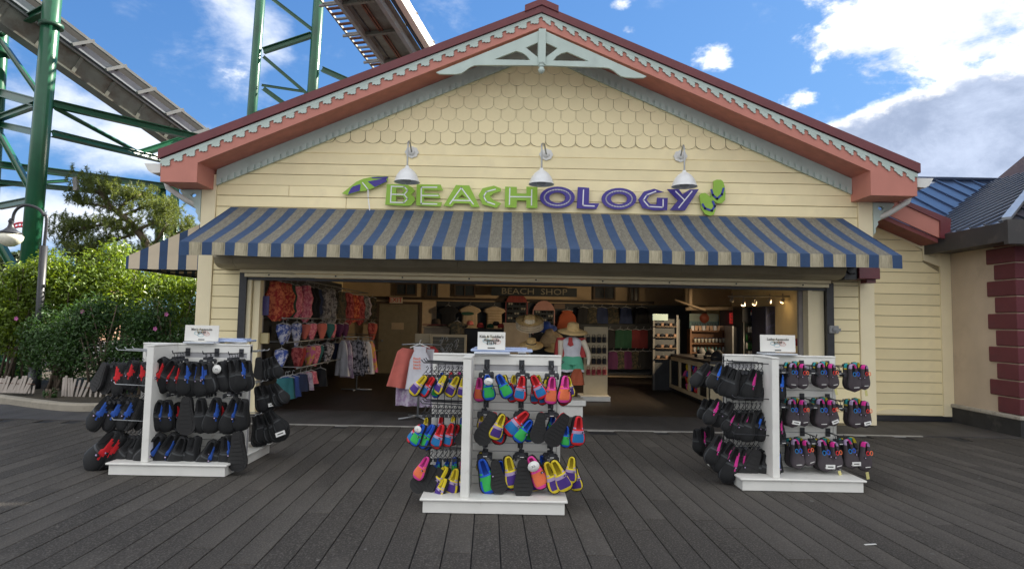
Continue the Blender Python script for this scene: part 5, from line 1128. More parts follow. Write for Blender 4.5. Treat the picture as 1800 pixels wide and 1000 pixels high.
mb = MB(); torso(mb, [(zc(592), .05, .05), (zc(594), .11, .08), (zc(598), .165, .10), (zc(606), .17, .125), (zc(614), .155, .115), (zc(621), .145, .105), (zc(627), .165, .115), (zc(629), .16, .11)], mc); mb.build('t_shirt', CL['white'], t)
mb = MB(); c = A(1003, 603, Y=YM-.135); mb.poly([[(c.x+u, c.z+v) for u, v in ((-.035, .10), (.03, .10), (.035, .02), (.055, -.03), (0, -.06), (-.055, -.03), (-.04, .02))]], lambda p: (p[0], YM-.145, p[1]), (0, 1, 0), .02); mb.build('scarf_print', CL['red'], t)
mb = MB(); torso(mb, [(zc(626), .165, .118), (zc(632), .185, .135), (zc(640), .20, .14)], mc); mb.build('shorts', mt('mint_fabric', (.10, .42, .27), .85), t); shp = bpy.data.objects[t.children[-1].name]
for s_ in (-1, 1):
    mb = MB(); cc = Vector((mc.x+s_*.10, mc.y, 0)); torso(mb, [(zc(638), .105, .135), (zc(645), .115, .13), (zc(650), .122, .13)], cc); mb.build('leg_part', MT['mint_fabric'], shp)
    mb = MB(); torso(mb, [(zc(649), .124, .133), (zc(653), .126, .134)], cc); mb.build('cuff', CL['white'], shp)
for s_ in (-1, 1):
    mb = MB(); c = Vector((mc.x+s_*.175, YM+.03, zc(594))); garment(mb, c, [(0, -.09, .07), (.3, -.13, .11), (1, -.16*1.1+(.03 if s_ < 0 else 0), .15)], .34, rot=s_*.25, amp=.02, seed=320+s_, th=.05); mb.build('red_cover', CL['red'], t)
hat((mc.x+.01, YM-.03, zc(580)), .27, .14, mt('pale_straw', (.62, .44, .20), .85, .1, 20, .5, 120), 'pale straw hat worn by the mannequin', tilt=(.22, .05), band=straw)
mb = MB(); mb.tube([(mc.x, YM, .35), (mc.x, YM, zc(645))], .02, 8); mb.bx(mc.x-.45, mc.x+.25, YM-.1, YM+.4, .20, .30, bev=.01); mb.bx(mc.x-.40, mc.x+.2, YM-.05, YM+.35, .006, .2); mb.build('stand', whiteP, t)
bg_ = thing('tote_bag', 'small rust orange cloth bag hanging below the mannequin shorts', 'bag', A(1014, 662, Y=YM-.15)); mb = MB(); garment(mb, A(1014, 648, Y=YM-.18), [(0, -.05, .07), (.3, -.10, .10), (1, -.15, .14)], .28, amp=.015, seed=330, th=.04); mb.build('bag_body', CL['orange'], bg_)
# cream accessory panel
a0, a1, b0, b1 = PX((1027, 574), (1068, 662), 14.2); t = thing('accessory_panel', 'cream slat panel of dark bags and sunglasses right of the mannequin', 'display rack', ((a0+a1)/2, 14.2, 0))
mb = MB(); mb.bx(a0, a1, 14.2, 14.25, .1, b1); mb.build('panel', woodc, t); mb = MB(); mb.bx(a0-.1, a1+.02, 13.9, 14.5, .02, .12); mb.build('base', whiteP, t)
for r_ in range(4):
    for c_ in range(4):
        p = A(1034+c_*9.5, 592+r_*19, Y=14.1); col_ = 'black' if r_ < 3 else 'dark red'
        mb = MB(); mb.tube([p+Vector((-.03, 0, 0)), p+Vector((-.02, 0, .05)), p+Vector((.02, 0, .05)), p+Vector((.03, 0, 0))], .006, 4); mb.box(p+Vector((0, 0, -.06)), (.085, .05, .12), bev=.012); b_ = mb.build('small_bag', CL[col_]); tag(b_, f'small {col_} pouch {ORD[c_]} in the {ORD[r_]} row of the cream accessory panel', 'pouch')
# glowing sunglass tower
a0, a1, b0, b1 = PX((1148, 553), (1196, 640), 16.5); t = thing('sunglass_tower', 'dark sunglass tower with a lit header sign behind the counter', 'display tower', ((a0+a1)/2, 16.5, 0))
mb = MB(); mb.bx(a0, a0+.05, 16.5, 16.55, .02, b1); mb.bx(a1-.1, a1-.05, 16.5, 16.55, .02, b1); mb.build('posts', mt('dim_post', (.10, .10, .10), .6), t)
mb = MB(); mb.bx(a0-.02, a0+.36, 16.44, 16.48, b1-.14, b1+.02); mb.build('lit_header', mt('lit_header', (.28, .36, .33), .6, emit=(.65, .85, .75, .05)), t)
mb = MB(); mb.bx(a0, a1, 16.56, 16.6, .02, b1-.1); mb.build('back', darkw, t)
for r_ in range(4):
    mb = MB(); z_ = b1-.3-r_*.27; mb.bx(a0+.05, a1-.1, 16.42, 16.55, z_, z_+.02); mb.build('shelf', mt('brown_frame'), t)
    for c_ in range(5):
        mb = MB(); mb.box((a0+.12+c_*.105, 16.47, z_+.06), (.07, .06, .075), bev=.01); g_ = mb.build('goods_box', mt('brown_goods', (.16, .09, .06), .6) if (r_+c_) % 2 else sunM, t)
# tumbler shelf
YS_ = 17.2; a0, a1, b0, b1 = PX((1213, 578), (1280, 640), YS_); t = thing('tumbler_shelf', 'brown wooden shelf of tumblers and jars behind the counter', 'shelf', ((a0+a1)/2, YS_, 0)); shelfM = mt('brown_shelf', (.16, .07, .03), .6, .2, 5)
mb = MB(); mb.bx(a0, a0+.05, YS_, YS_+.3, .02, b1+.0); mb.bx(a1-.05, a1, YS_, YS_+.3, .02, b1); mb.bx(a0+.05, a1-.05, YS_+.27, YS_+.3, .02, b1); mb.build('case', shelfM, t)
for py in (581, 603, 619, 636):
    z_ = A(1240, py, Y=YS_).z; mb = MB(); mb.bx(a0+.05, a1-.05, YS_, YS_+.265, z_-.03, z_); mb.build('shelf_board', shelfM, t)
for i in range(10):
    p = A(1218+i*6.6, 580.5, Y=YS_+.05); mb = MB(); mb.box((p.x, p.y+.04, p.z+.06), (.075, .03, .12), rot=(0, .15*math.sin(i*2), 0)); tag(mb.build('greeting_box', mt('pink_tan_box', (.50, .33, .24), .7) if i % 3 else mt('white_fabric')), f'small packet {ORD[i]} from the left on top of the tumbler shelf', 'packet')
for i in range(9):
    p = A(1223+i*6.3, 602, Y=YS_+.05); mb = MB(); mb.lathe([(0, 0), (.03, 0), (.04, .12), (.036, .12), (0, .1)], (p.x, p.y+.05, p.z), 10); mb.lathe([(.041, .105), (.043, .12), (0, .13)], (p.x, p.y+.05, p.z), 10, m=1); tag(mb.build('tumbler', [mt('clear_tumbler', (.55, .55, .50), .2), CL['navy']]), f'clear tumbler {ORD[i]} from the left on the upper shelf', 'tumbler')
for i in range(9):
    p = A(1222+i*6.3, 618.5, Y=YS_+.05); mb = MB(); mb.lathe([(0, 0), (.032, 0), (.032, .09), (.02, .11), (.02, .13), (0, .13)], (p.x, p.y+.05, p.z), 10); tag(mb.build('bottle', mt('teal_bottle', (.08, .18, .18), .25) if i not in (0, 8) else hangM), f'teal bottle {ORD[i]} from the left on the middle shelf' if i not in (0, 8) else ('pale wire basket at the left end of the middle shelf' if i == 0 else 'pale wire basket at the right end of the middle shelf'), 'bottle' if i not in (0, 8) else 'basket')
# seaside poster, neon sign
a0, a1, b0, b1 = PX((1212, 551), (1264, 578), 17.6); t = thing('seaside_poster', 'blue beach picture with a round red badge above the tumbler shelf', 'poster', ((a0+a1)/2, 17.6, b0))
mb = MB(); mb.bx(a0, a1, 17.6, 17.63, b0+(b1-b0)*.5, b1); mb.build('sky_print', mt('poster_sky', (.20, .26, .24), .6), t); mb = MB(); mb.bx(a0, a1, 17.6, 17.63, b0, b0+(b1-b0)*.499); mb.build('sea_print', mt('poster_sea', (.08, .17, .20), .6), t)
mb = MB(); xm = (a0+a1)/2; zm = (b0+b1)/2+.08; mb.lathe([(0, 0), (.13, 0), (.13, .01), (0, .011)], (xm, 17.595, zm), 18, axis=(0, -1, 0)); mb.build('badge', mt('badge_red', (.28, .07, .04), .6), t)
mb = MB(); text(mb, 'SALTWATER', .12, (xm, 17.59, zm-.17)); mb.build('lettering', mt('print_navy', (.02, .03, .05), .6), t, fixn=False)
a0, a1, b0, b1 = PX((1283, 550), (1298, 569), 17.8); t = thing('neon_sign', 'small red lit sign on the wall left of the drinks cooler', 'lit sign', ((a0+a1)/2, 17.8, b0)); mb = MB(); mb.bx(a0, a1, 17.8, 17.84, b0, b1); mb.build('panel', mt('red_lit', (.4, .03, .03), .5, emit=(.9, .06, .05, .06)), t)
mb = MB(); text(mb, 'OPEN', .085, ((a0+a1)/2, 17.79, (b0+b1)/2), bold=.002) if False else [mb.bx(a0+.03, a1-.03, 17.792, 17.798, b0+.05+k*.09, b0+.075+k*.09) for k in range(3)]; mb.build('tube_lines', mt('dull_gold'), t)
slab('side_wall_panel', (1266, 545), (1310, 640), 17.9, .05, mt('grey_side_panel', (.12, .12, .12), .7), kind='structure')
slab('upper_wall', (1205, 500), (1420, 540), 18.2, .1, tanw, kind='structure')
# pipes and bulkhead
mb = MB(); mb.tube([A(1205, 543, Y=17), A(1330, 541, Y=17)], .05, 8); mb.tube([A(1213, 508, Y=17), A(1213, 543, Y=17)], .06, 8); mb.tube([A(1186, 527, Y=17), A(1240, 545, Y=16.8)], .03, 8); tag(mb.build('ceiling_pipe', mt('tan_pipe', (.34, .26, .18), .6)), 'tan pipes running under the ceiling above the tumbler shelf', 'pipe')
# drinks cooler
YC = 16.2; a0, a1, b0, b1 = PX((1305, 539), (1344, 640), YC); t = thing('drinks_cooler', 'black drinks cooler with a round red, white and blue logo on its head panel', 'cooler', ((a0+a1)/2, YC, 0))
zh = A(1320, 566, Y=YC).z
mb = MB(); mb.bx(a0, a1, YC+.04, YC+.7, .02, b1); mb.build('body', mt('cooler_black', (.012, .012, .016), .3), t)
mb = MB(); mb.bx(a0, a1, YC, YC+.038, zh, b1); hd = mb.build('head_panel', mt('cooler_head', (.015, .02, .035), .3), t)
xm = (a0+a1)/2+.02; zm = (zh+b1)/2+.02
mb = MB(); r_ = .125
def cseg(t0, t1, n=10): return [(xm+r_*.75*math.cos(t0+(t1-t0)*k/n), zm+r_*math.sin(t0+(t1-t0)*k/n)) for k in range(n+1)]
mb.poly([cseg(0, 2*math.pi, 20)[:-1]], lambda p: (p[0], YC-.006, p[1]), (0, 1, 0), .004, 0); mb.poly([cseg(.30, math.pi-.3)], lambda p: (p[0], YC-.010, p[1]), (0, 1, 0), .003, 1); mb.poly([cseg(math.pi+.3, 2*math.pi-.3)], lambda p: (p[0], YC-.010, p[1]), (0, 1, 0), .003, 2)
text(mb, 'PEPSI', .055, (xm, YC-.012, zm), m=3, bold=.001)
mb.build('logo', [mt('logo_white', (.7, .7, .7), .5), mt('logo_red', (.55, .03, .03), .5), mt('logo_blue', (.02, .05, .25), .5), CL['black']], hd, fixn=False)
mb = MB(); mb.bx(a0+.06, a1-.05, YC+.01, YC+.035, .25, zh-.03); mb.build('glass_door', mt('cooler_glass', (.02, .03, .03), .12), t)
for r2 in range(6):
    for c_ in range(7):
        x_ = a0+.10+c_*(a1-a0-.2)/6; z_ = .5+r2*.2
        if z_ > zh-.1: continue
        mb = MB(); mb.lathe([(0, 0), (.025, 0), (.025, .12), (.01, .15), (0, .155)], (x_, YC-.0, z_), 8); mb.build('bottle', [mt('bottle_green', (.02, .12, .03), .2), mt('bottle_dark', (.03, .02, .02), .2), mt('bottle_white', (.5, .5, .5), .3)][(r2+(c_ == 0)*2+c_//3) % 3], t)
mb = MB(); mb.tube([(a0+.02, YC-.03, .5), (a0+.02, YC-.03, zh)], .018, 6); mb.build('handle', MT['galvanised'], t)
a0, a1, b0, b1 = PX((1287, 573), (1303, 640), 16.5); mb = MB(); mb.bx(a0, a0+.04, 16.5, 17.1, .02, b1); mb.bx(a0+.05, a1, 16.52, 17.1, .02, b1-.02, m=1); tag(mb.build('slim_cooler', [MT['galvanised'], MT['cooler_black']]), 'slim dark cooler with a pale edge left of the drinks cooler', 'cooler')
# large dark blue machine side with dotted waves
YV = 15.2; a0, a1, b0, b1 = PX((1346, 538), (1400, 640), YV); t = thing('vending_machine', 'dark blue vending machine side panel with dotted waves', 'vending machine', ((a0+a1)/2, YV, 0))
mb = MB(); mb.bx(a0, a1, YV, YV+.9, .02, b1, bev=.01); mb.build('body', mt('navy_machine', (.022, .03, .075), .6), t)
mb = MB()
for w_ in range(3):
    for k in range(18):
        for q in range(2): x_ = a0+.04+k*(a1-a0-.08)/17; z_ = b1-.24-w_*.28+.05*math.sin(k*.4)+k*.006+q*.03; mb.box((x_, YV-.003, z_), (.015, .004, .015))
tag(mb.build('wave_dots', mt('wave_blue', (.08, .09, .30), .5), t), kind='stuff')
slab('red_poster', (1398, 595), (1406, 608), 12.6, .01, mt('logo_red'), 'small red and white notice on the right pier inside the shop', 'notice')
# track spots (three lit)
for i, (px, py, lit) in enumerate(((1287, 526, 0), (1307, 532, 1), (1327, 531, 1), (1353, 528, 0), (1376, 527, 1))):
    p = A(px, py, Y=14.4); t = thing('track_spot', (('unlit track spotlight at the left end of the row', 'lit track spotlight, first lit one from the left', 'lit track spotlight in the middle of the row', 'unlit track spotlight between two lit ones', 'lit track spotlight at the right end near the pier'))[i], 'spotlight', p)
    mb = MB(); mb.tube([p+Vector((0, 0, .14)), p+Vector((0, 0, .03))], .015, 6); mb.lathe([(.02, .04), (.035, .02), (.05, -.05), (.04, -.055), (0, -.03)], p, 12, axis=(.3, -.5, 1)); mb.build('can', mt('pale_can', (.45, .40, .32), .4), t)
    if lit:
        mb = MB(); mb.lathe([(0, 0), (.036, 0), (.03, -.012), (0, -.014)], p+Vector((-.012, .02, -.05)), 12, axis=(.3, -.5, 1)); mb.build('bulb', mt('warm_bulb', (1, .8, .5), .5, emit=(1, .62, .25, 7)), t)
        ld = bpy.data.lights.new('track_spot_light', 'SPOT'); ld.energy = 60; ld.spot_size = 2.2; ld.spot_blend = .9; ld.color = (1, .75, .45); ld.shadow_soft_size = .04; lo = bpy.data.objects.new('track_spot_light', ld); COL.objects.link(lo); lo.parent = t; lo.location = Vector((-.03, .02, -.10)); lo.rotation_euler = (math.radians(66), 0, math.radians(62))
mb = MB(); mb.tube([A(1280, 521, Y=14.4), A(1392, 521, Y=14.4)], .02, 6); tag(mb.build('light_track', mt('pale_can')), 'ceiling track holding the row of spotlights', 'light track')
# counter
ctr = [A(1162, 690, Z=0), A(1196, 700, Z=0)]
c0 = Vector((4.03, 16.6, 0)); c1 = Vector((4.06, 13.35, 0))
t = thing('sales_counter', 'long cream display counter with panelled openings full of colourful shoes', 'counter', (4.2, 13.3, 0))
def cP(s, off, z): p = c0+(c1-c0)*s; return Vector((p.x+off, p.y, z))
Hc = .93; sec = [0, .16, .62, .99]
mb = MB(); mb.bx(4.05, 4.9, 13.35, 16.6, .02, .10); mb.bx(4.05, 4.9, 13.35, 16.6, Hc-.06, Hc, m=1); mb.build('carcass', [CL['black'], mt('dark_counter_top', (.03, .028, .03), .35)], t)
mb = MB(); mb.bx(4.02, 4.88, 13.36, 13.40, .10, Hc-.062); mb.build('end_panel', woodc, t)
mb = MB(); mb.bx(4.5, 4.54, 13.4, 16.6, .10, Hc-.062); mb.build('inner_back', woodc, t)
for y in (13.36, 14.0, 14.75, 15.6, 16.5): mb = MB(); mb.bx(4.0, 4.05, y, y+.09, .10, Hc-.06); mb.build('stile', woodc, t)
for z_ in (.10, Hc-.15):
    mb = MB(); mb.bx(4.003, 4.047, 13.45, 16.5, z_, z_+.085); mb.build('rail', woodc, t)
for y0, y1 in ((13.45, 14.0), (15.69, 16.5)):
    mb = MB(); mb.bx(4.02, 4.04, y0, y1, .186, Hc-.151); mb.build('smoked_pane', mt('smoked_glass', (.02, .022, .025), .15), t)
mb = MB(); mb.bx(4.87, 4.93, 13.3, 16.6, .02, Hc-.06); mb.build('rear_panel', woodc, t)
cols_ = [('red', (.6, .03, .04)), ('blue', (.02, .12, .6)), ('yellow', (.7, .5, .03)), ('green', (.05, .4, .1)), ('pink', (.7, .1, .35)), ('black', (.015, .015, .02))]
rng = random.Random(4)
for r_ in range(4):
    for c_ in range(9):
        y = 14.12+c_*.165; cn, cv = cols_[rng.randrange(6)]; z_ = .22+r_*.15; mb = MB(); mb.lathe([(0, -.07), (.03, -.06), (.04, 0), (.035, .06), (.02, .08), (0, .08)], (4.09+rng.uniform(0, .08), y, z_), 8, axis=(rng.uniform(-.5, .5), rng.uniform(-.8, .8), 1))
        tag(mb.build('small_shoe', mt('small_shoe_'+cn, cv, .7)), f'{cn} small shoe {ORD[c_]} in the {ORD[r_]} row inside the open counter bay', 'shoe')
for i, (y, r_) in enumerate(((13.8, .14), (14.3, .12), (15.0, .10))):
    mb = MB(); rng = random.Random(40+i)
    mb.lathe([(0, .22), (.05, .21), (r_, .12), (r_*1.1, .02), (r_, .001), (0, .001)], (4.35, y, Hc), 12); mb.box((4.3, y-.1, Hc+.04), (.25, .12, .078), rot=(0, 0, .3), bev=.01)
    tag(mb.build('counter_goods', CL['black']), ('black covered till at the near end of the counter', 'black heaped bags in the middle of the counter', 'black small basket at the far end of the counter')[i], 'goods')
# ------------------------------------------------------------------ shoe racks
def shoe_mesh(key, mats, colfn, w_=.205, hk=.85, nu=20, nv=14):
    "unit length shoe hanging toe down along -Z, upper facing -Y"
    prof = [(0, .05), (.04, .085), (.15, .112), (.32, .128), (.5, .168), (.68, .205), (.80, .205), (.90, .165), (.965, .09), (1.0, .012)]
    hs = [(0, .24), (.08, .27), (.25, .26), (.45, .235), (.6, .20), (.8, .15), (.93, .09), (1, .02)]
    def ip(P, t):
        for a, b in zip(P, P[1:]):
            if t <= b[0]: u = (t-a[0])/(b[0]-a[0]); return a[1]+(b[1]-a[1])*u
        return P[-1][1]
    mb = MB(); V = []; F = []; Mi = []
    for j in range(nu+1):
        t = j/nu; w = ip(prof, t)*w_/.205; h = ip(hs, t)*hk
        for i in range(nv+1):
            th = math.pi*i/nv; x = w*math.cos(th); y = -h*math.sin(th)**.8
            if .04 < t < .40 and .35*math.pi < th < .65*math.pi: y *= .35+.3*abs(t-.22)
            V.append(Vector((x, y, -t)))
    for j in range(nu):
        for i in range(nv):
            a = j*(nv+1)+i; F.append((a, a+1, a+nv+2, a+nv+1)); t = (j+.5)/nu; th = (i+.5)/nv
            Mi.append(colfn(t, th))
    heel = len(V); V.append(Vector((0, 0, 0)));
    for i in range(nv): F.append((i+1, i, heel)); Mi.append(colfn(0.0, (i+.5)/nv))
    mb.v = V; mb.f = F; mb.m = Mi; mb.sm = [True]*len(F)
    up = mb.mesh('upper', mats)
    s = MB(); n = 22; pts = []
    for k in range(n+1): t = k/n; pts.append((-(ip(prof, t)*w_/.205+.018), -t*1.02+.01))
    loop = [(-x, z) for x, z in pts[::-1]][1:]+[(x, z) for x, z in pts]
    s.poly([loop], lambda p: (p[0], -.012+.05*(p[1]+.5)**2, p[1]), (0, 1, 0), .06)
    for k in range(8, 0, -1): # shallow tread ribs
        zt = -.02-.105*k; wv = ip(prof, -zt)*w_/.205*.8; s.bx(-wv, wv, .045, .060+.05*(zt+.5)**2, zt-.04, zt+.035)
    return up, s.mesh('sole', [MT['shoe_rubber']])
mt('shoe_rubber', (.014, .014, .015), .7, .2, 30)
def fab(k, c): return mt('neoprene_'+k, c, .75, .05, 30, .2, 200)
fb_ = {k: fab(k, c) for k, c in dict(blue=(.012, .10, .60), green=(.04, .48, .10), red=(.72, .022, .03), sky=(.015, .20, .50), pink=(.80, .06, .36), orange=(.90, .20, .08), yellow=(.76, .60, .03), purple=(.07, .03, .24), black=(.013, .014, .016), dkred=(.60, .012, .02), royal=(.02, .09, .42), magenta=(.68, .03, .30), azure=(.02, .15, .72), grey=(.075, .062, .072), lilac=(.45, .35, .55), rimblack=(.01, .01, .012)).items()}
def kid(main, acc, trim):
    def f(t, th):
        c = abs(th-.5)
        if t < .40 and t > .04 and c < .14: return 3
        if th < .07 or th > .93 or t > .97: return 4
        if .47 < t < .53 and c < .40: return 2
        if .53 < t < .84 and c < .27: return 1
        if .36 < t < .39 and .2 < c < .42: return 2
        return 0
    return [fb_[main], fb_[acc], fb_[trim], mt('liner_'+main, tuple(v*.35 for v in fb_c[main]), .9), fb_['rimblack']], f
fb_c = dict(blue=(.012, .10, .60), red=(.72, .022, .03), pink=(.80, .06, .36), yellow=(.76, .60, .03))
def adult(flash):
    def f(t, th):
        if t < .38 and t > .05 and abs(th-.5) < .13: return 1
        if flash and .08 < t < .66:
            wv = .05+.30*math.exp(-((t-.34)/.13)**2)
            if abs(th-.24) < wv*.6 and t < .62: return 2
        if .44 < t < .485 and .22 < th < .8: return 3
        if t > .485 and (abs(th-.80) < .035): return 3
        return 0
    return [fb_['black'], mt('black_liner', (.006, .006, .007), .9), fb_[flash or 'black'], mt('grey_piping', (.055, .06, .065), .6)], f
SH = {}
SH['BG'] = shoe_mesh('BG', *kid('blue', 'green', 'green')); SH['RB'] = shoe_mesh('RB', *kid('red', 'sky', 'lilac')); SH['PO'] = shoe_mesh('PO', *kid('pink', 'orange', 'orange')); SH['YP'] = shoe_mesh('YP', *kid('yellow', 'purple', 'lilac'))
SH['BR'] = shoe_mesh('BR', *adult('dkred'), w_=.215); SH['BB'] = shoe_mesh('BB', *adult('royal'), w_=.215); SH['B'] = shoe_mesh('B', *adult(None), w_=.215); SH['P'] = shoe_mesh('P', *adult('magenta'), w_=.20); SH['A'] = shoe_mesh('A', *adult('azure'), w_=.20)
def knit(t, th):
    if t < .38 and t > .05 and abs(th-.5) < .13: return 1
    if t < .14: return 2 if th < .5 else 3
    if t < .22: return 4
    return 0
SH['K'] = shoe_mesh('K', [fb_['grey'], mt('black_liner'), fb_['magenta'], fb_['lilac'], fb_['grey']], knit, w_=.225)
SH['K2'] = shoe_mesh('K2', [fb_['grey'], mt('black_liner'), fb_['yellow'], mt('neoprene_teal', (.02, .32, .35), .7), fb_['yellow']], knit, w_=.225)
NM = {'BG': 'blue and green', 'RB': 'red and light blue', 'PO': 'pink and orange', 'YP': 'yellow and purple', 'BR': 'black and red', 'BB': 'black and royal blue', 'B': 'plain black', 'P': 'black and pink', 'A': 'black and bright blue', 'K': 'dark grey rainbow ring', 'K2': 'dark grey yellow topped'}
ORD = ['first', 'second', 'third', 'fourth', 'fifth', 'sixth', 'seventh', 'eighth', 'ninth', 'tenth', 'eleventh', 'twelfth', 'thirteenth', 'fourteenth', 'fifteenth', 'sixteenth', 'seventeenth', 'eighteenth', 'nineteenth', 'twentieth', 'twenty-first', 'twenty-second', 'twenty-third', 'twenty-fourth']
ringm = None
def shoe(kind, h, t_, Y, lab, group, sole=False, yaw=0.0, tagc=None, rings=None, mirror=False):
    a = A(h[0], h[1], Y=Y); b = A(t_[0], t_[1], Y=Y+.0); d = b-a; lf = 1.10 if kind in ('BG', 'RB', 'PO', 'YP', 'K', 'K2') else 1.19; L_ = d.length*lf; a = a-d*(lf-1)*.7; d.normalize(); WS = 1.20 if kind in ('BG', 'RB', 'PO', 'YP') else (1.10 if kind[0] != 'K' else 1.06)
    zl = -d; yl = Vector((0, 1, 0)); yl = (yl-zl*yl.dot(zl)).normalized(); xl = yl.cross(zl)
    R = Matrix((xl, yl, zl)).transposed().to_4x4()@Matrix.Rotation(yaw+(math.pi if sole else 0), 4, 'Z')
    T = bpy.data.objects.new('water_shoe', None); COL.objects.link(T); T.empty_display_size = .03
    T.matrix_world = Matrix.Translation(a)@R@Matrix.Diagonal((L_*WS*(-1 if mirror else 1), L_*WS, L_, 1)); tag(T, lab, 'water shoe', group)
    up, so_ = SH[kind]
    for nm, me in (('upper', up), ('sole', so_)):
        o = bpy.data.objects.new(nm, me); COL.objects.link(o); o.parent = T
    if not sole and kind not in ('B',):
        o = bpy.data.objects.new('toggle', TOG); COL.objects.link(o); o.parent = T
    if tagc:
        o = bpy.data.objects.new('size_tag', TAGM[tagc]); COL.objects.link(o); o.parent = T
    if rings:
        for k in (0, 1): o = bpy.data.objects.new('ring_print', RING[rings+str(k)]); COL.objects.link(o); o.parent = T
        o = bpy.data.objects.new('toe_mark', TICK); COL.objects.link(o); o.parent = T
    return T
mb = MB(); mb.box((.12, -.20, -.50), (.07, .05, .05), bev=.01); mb.lathe([(0, 0), (.018, 0), (.018, .012), (0, .014)], (.12, -.228, -.50), 8, axis=(0, -1, 0), m=1); TOG = mb.mesh('toggle', [fb_['rimblack'], fb_['lilac']])
TAGM = {}
mb = MB(); mb.lathe([(0, 0), (.14, 0), (.14, .012), (0, .013)], (0, -.285, -.23), 18, axis=(0, -1, .1)); text(mb, 'XL', .09, (0, -.302, -.23), m=1); TAGM['r'] = mb.mesh('size_tag', [mt('tag_white', (.75, .75, .73), .5), CL['black']])
mb = MB(); mb.box((.05, -.22, -.80), (.26, .012, .13), rot=(0, .2, 0)); mb.box((.05, -.2275, -.80), (.16, .002, .03), rot=(0, .2, 0), m=1); TAGM['l'] = mb.mesh('size_tag', [MT['tag_white'], CL['black']])
mb = MB(); mb.box((.0, -.10, -1.12), (.10, .012, .24), rot=(0, .1, 0)); TAGM['b'] = mb.mesh('size_tag', [mt('tag_yellow', (.55, .50, .20), .5)])
RING = {}
for key, (c0_, c1_) in {'c': ('sky', 'blue'), 'w': ('orange', 'red')}.items():
    for k, cc in enumerate((c0_, c1_)):
        mb = MB(); cx = (-.055, .06)[k]; pts = [Vector((cx+.045*math.cos(a), -.285+.10*abs(cx+.045*math.cos(a)), -.34+.07*math.sin(a))) for a in [i*math.pi/6 for i in range(13)]]
        mb.tube(pts, .013, 5, caps=False); RING[key+str(k)] = mb.mesh('ring_print', [fb_[cc]])
mb = MB(); mb.box((0, -.145, -.83), (.17, .012, .022), rot=(0, .06, 0)); TICK = mb.mesh('toe_mark', [MT['tag_white']])
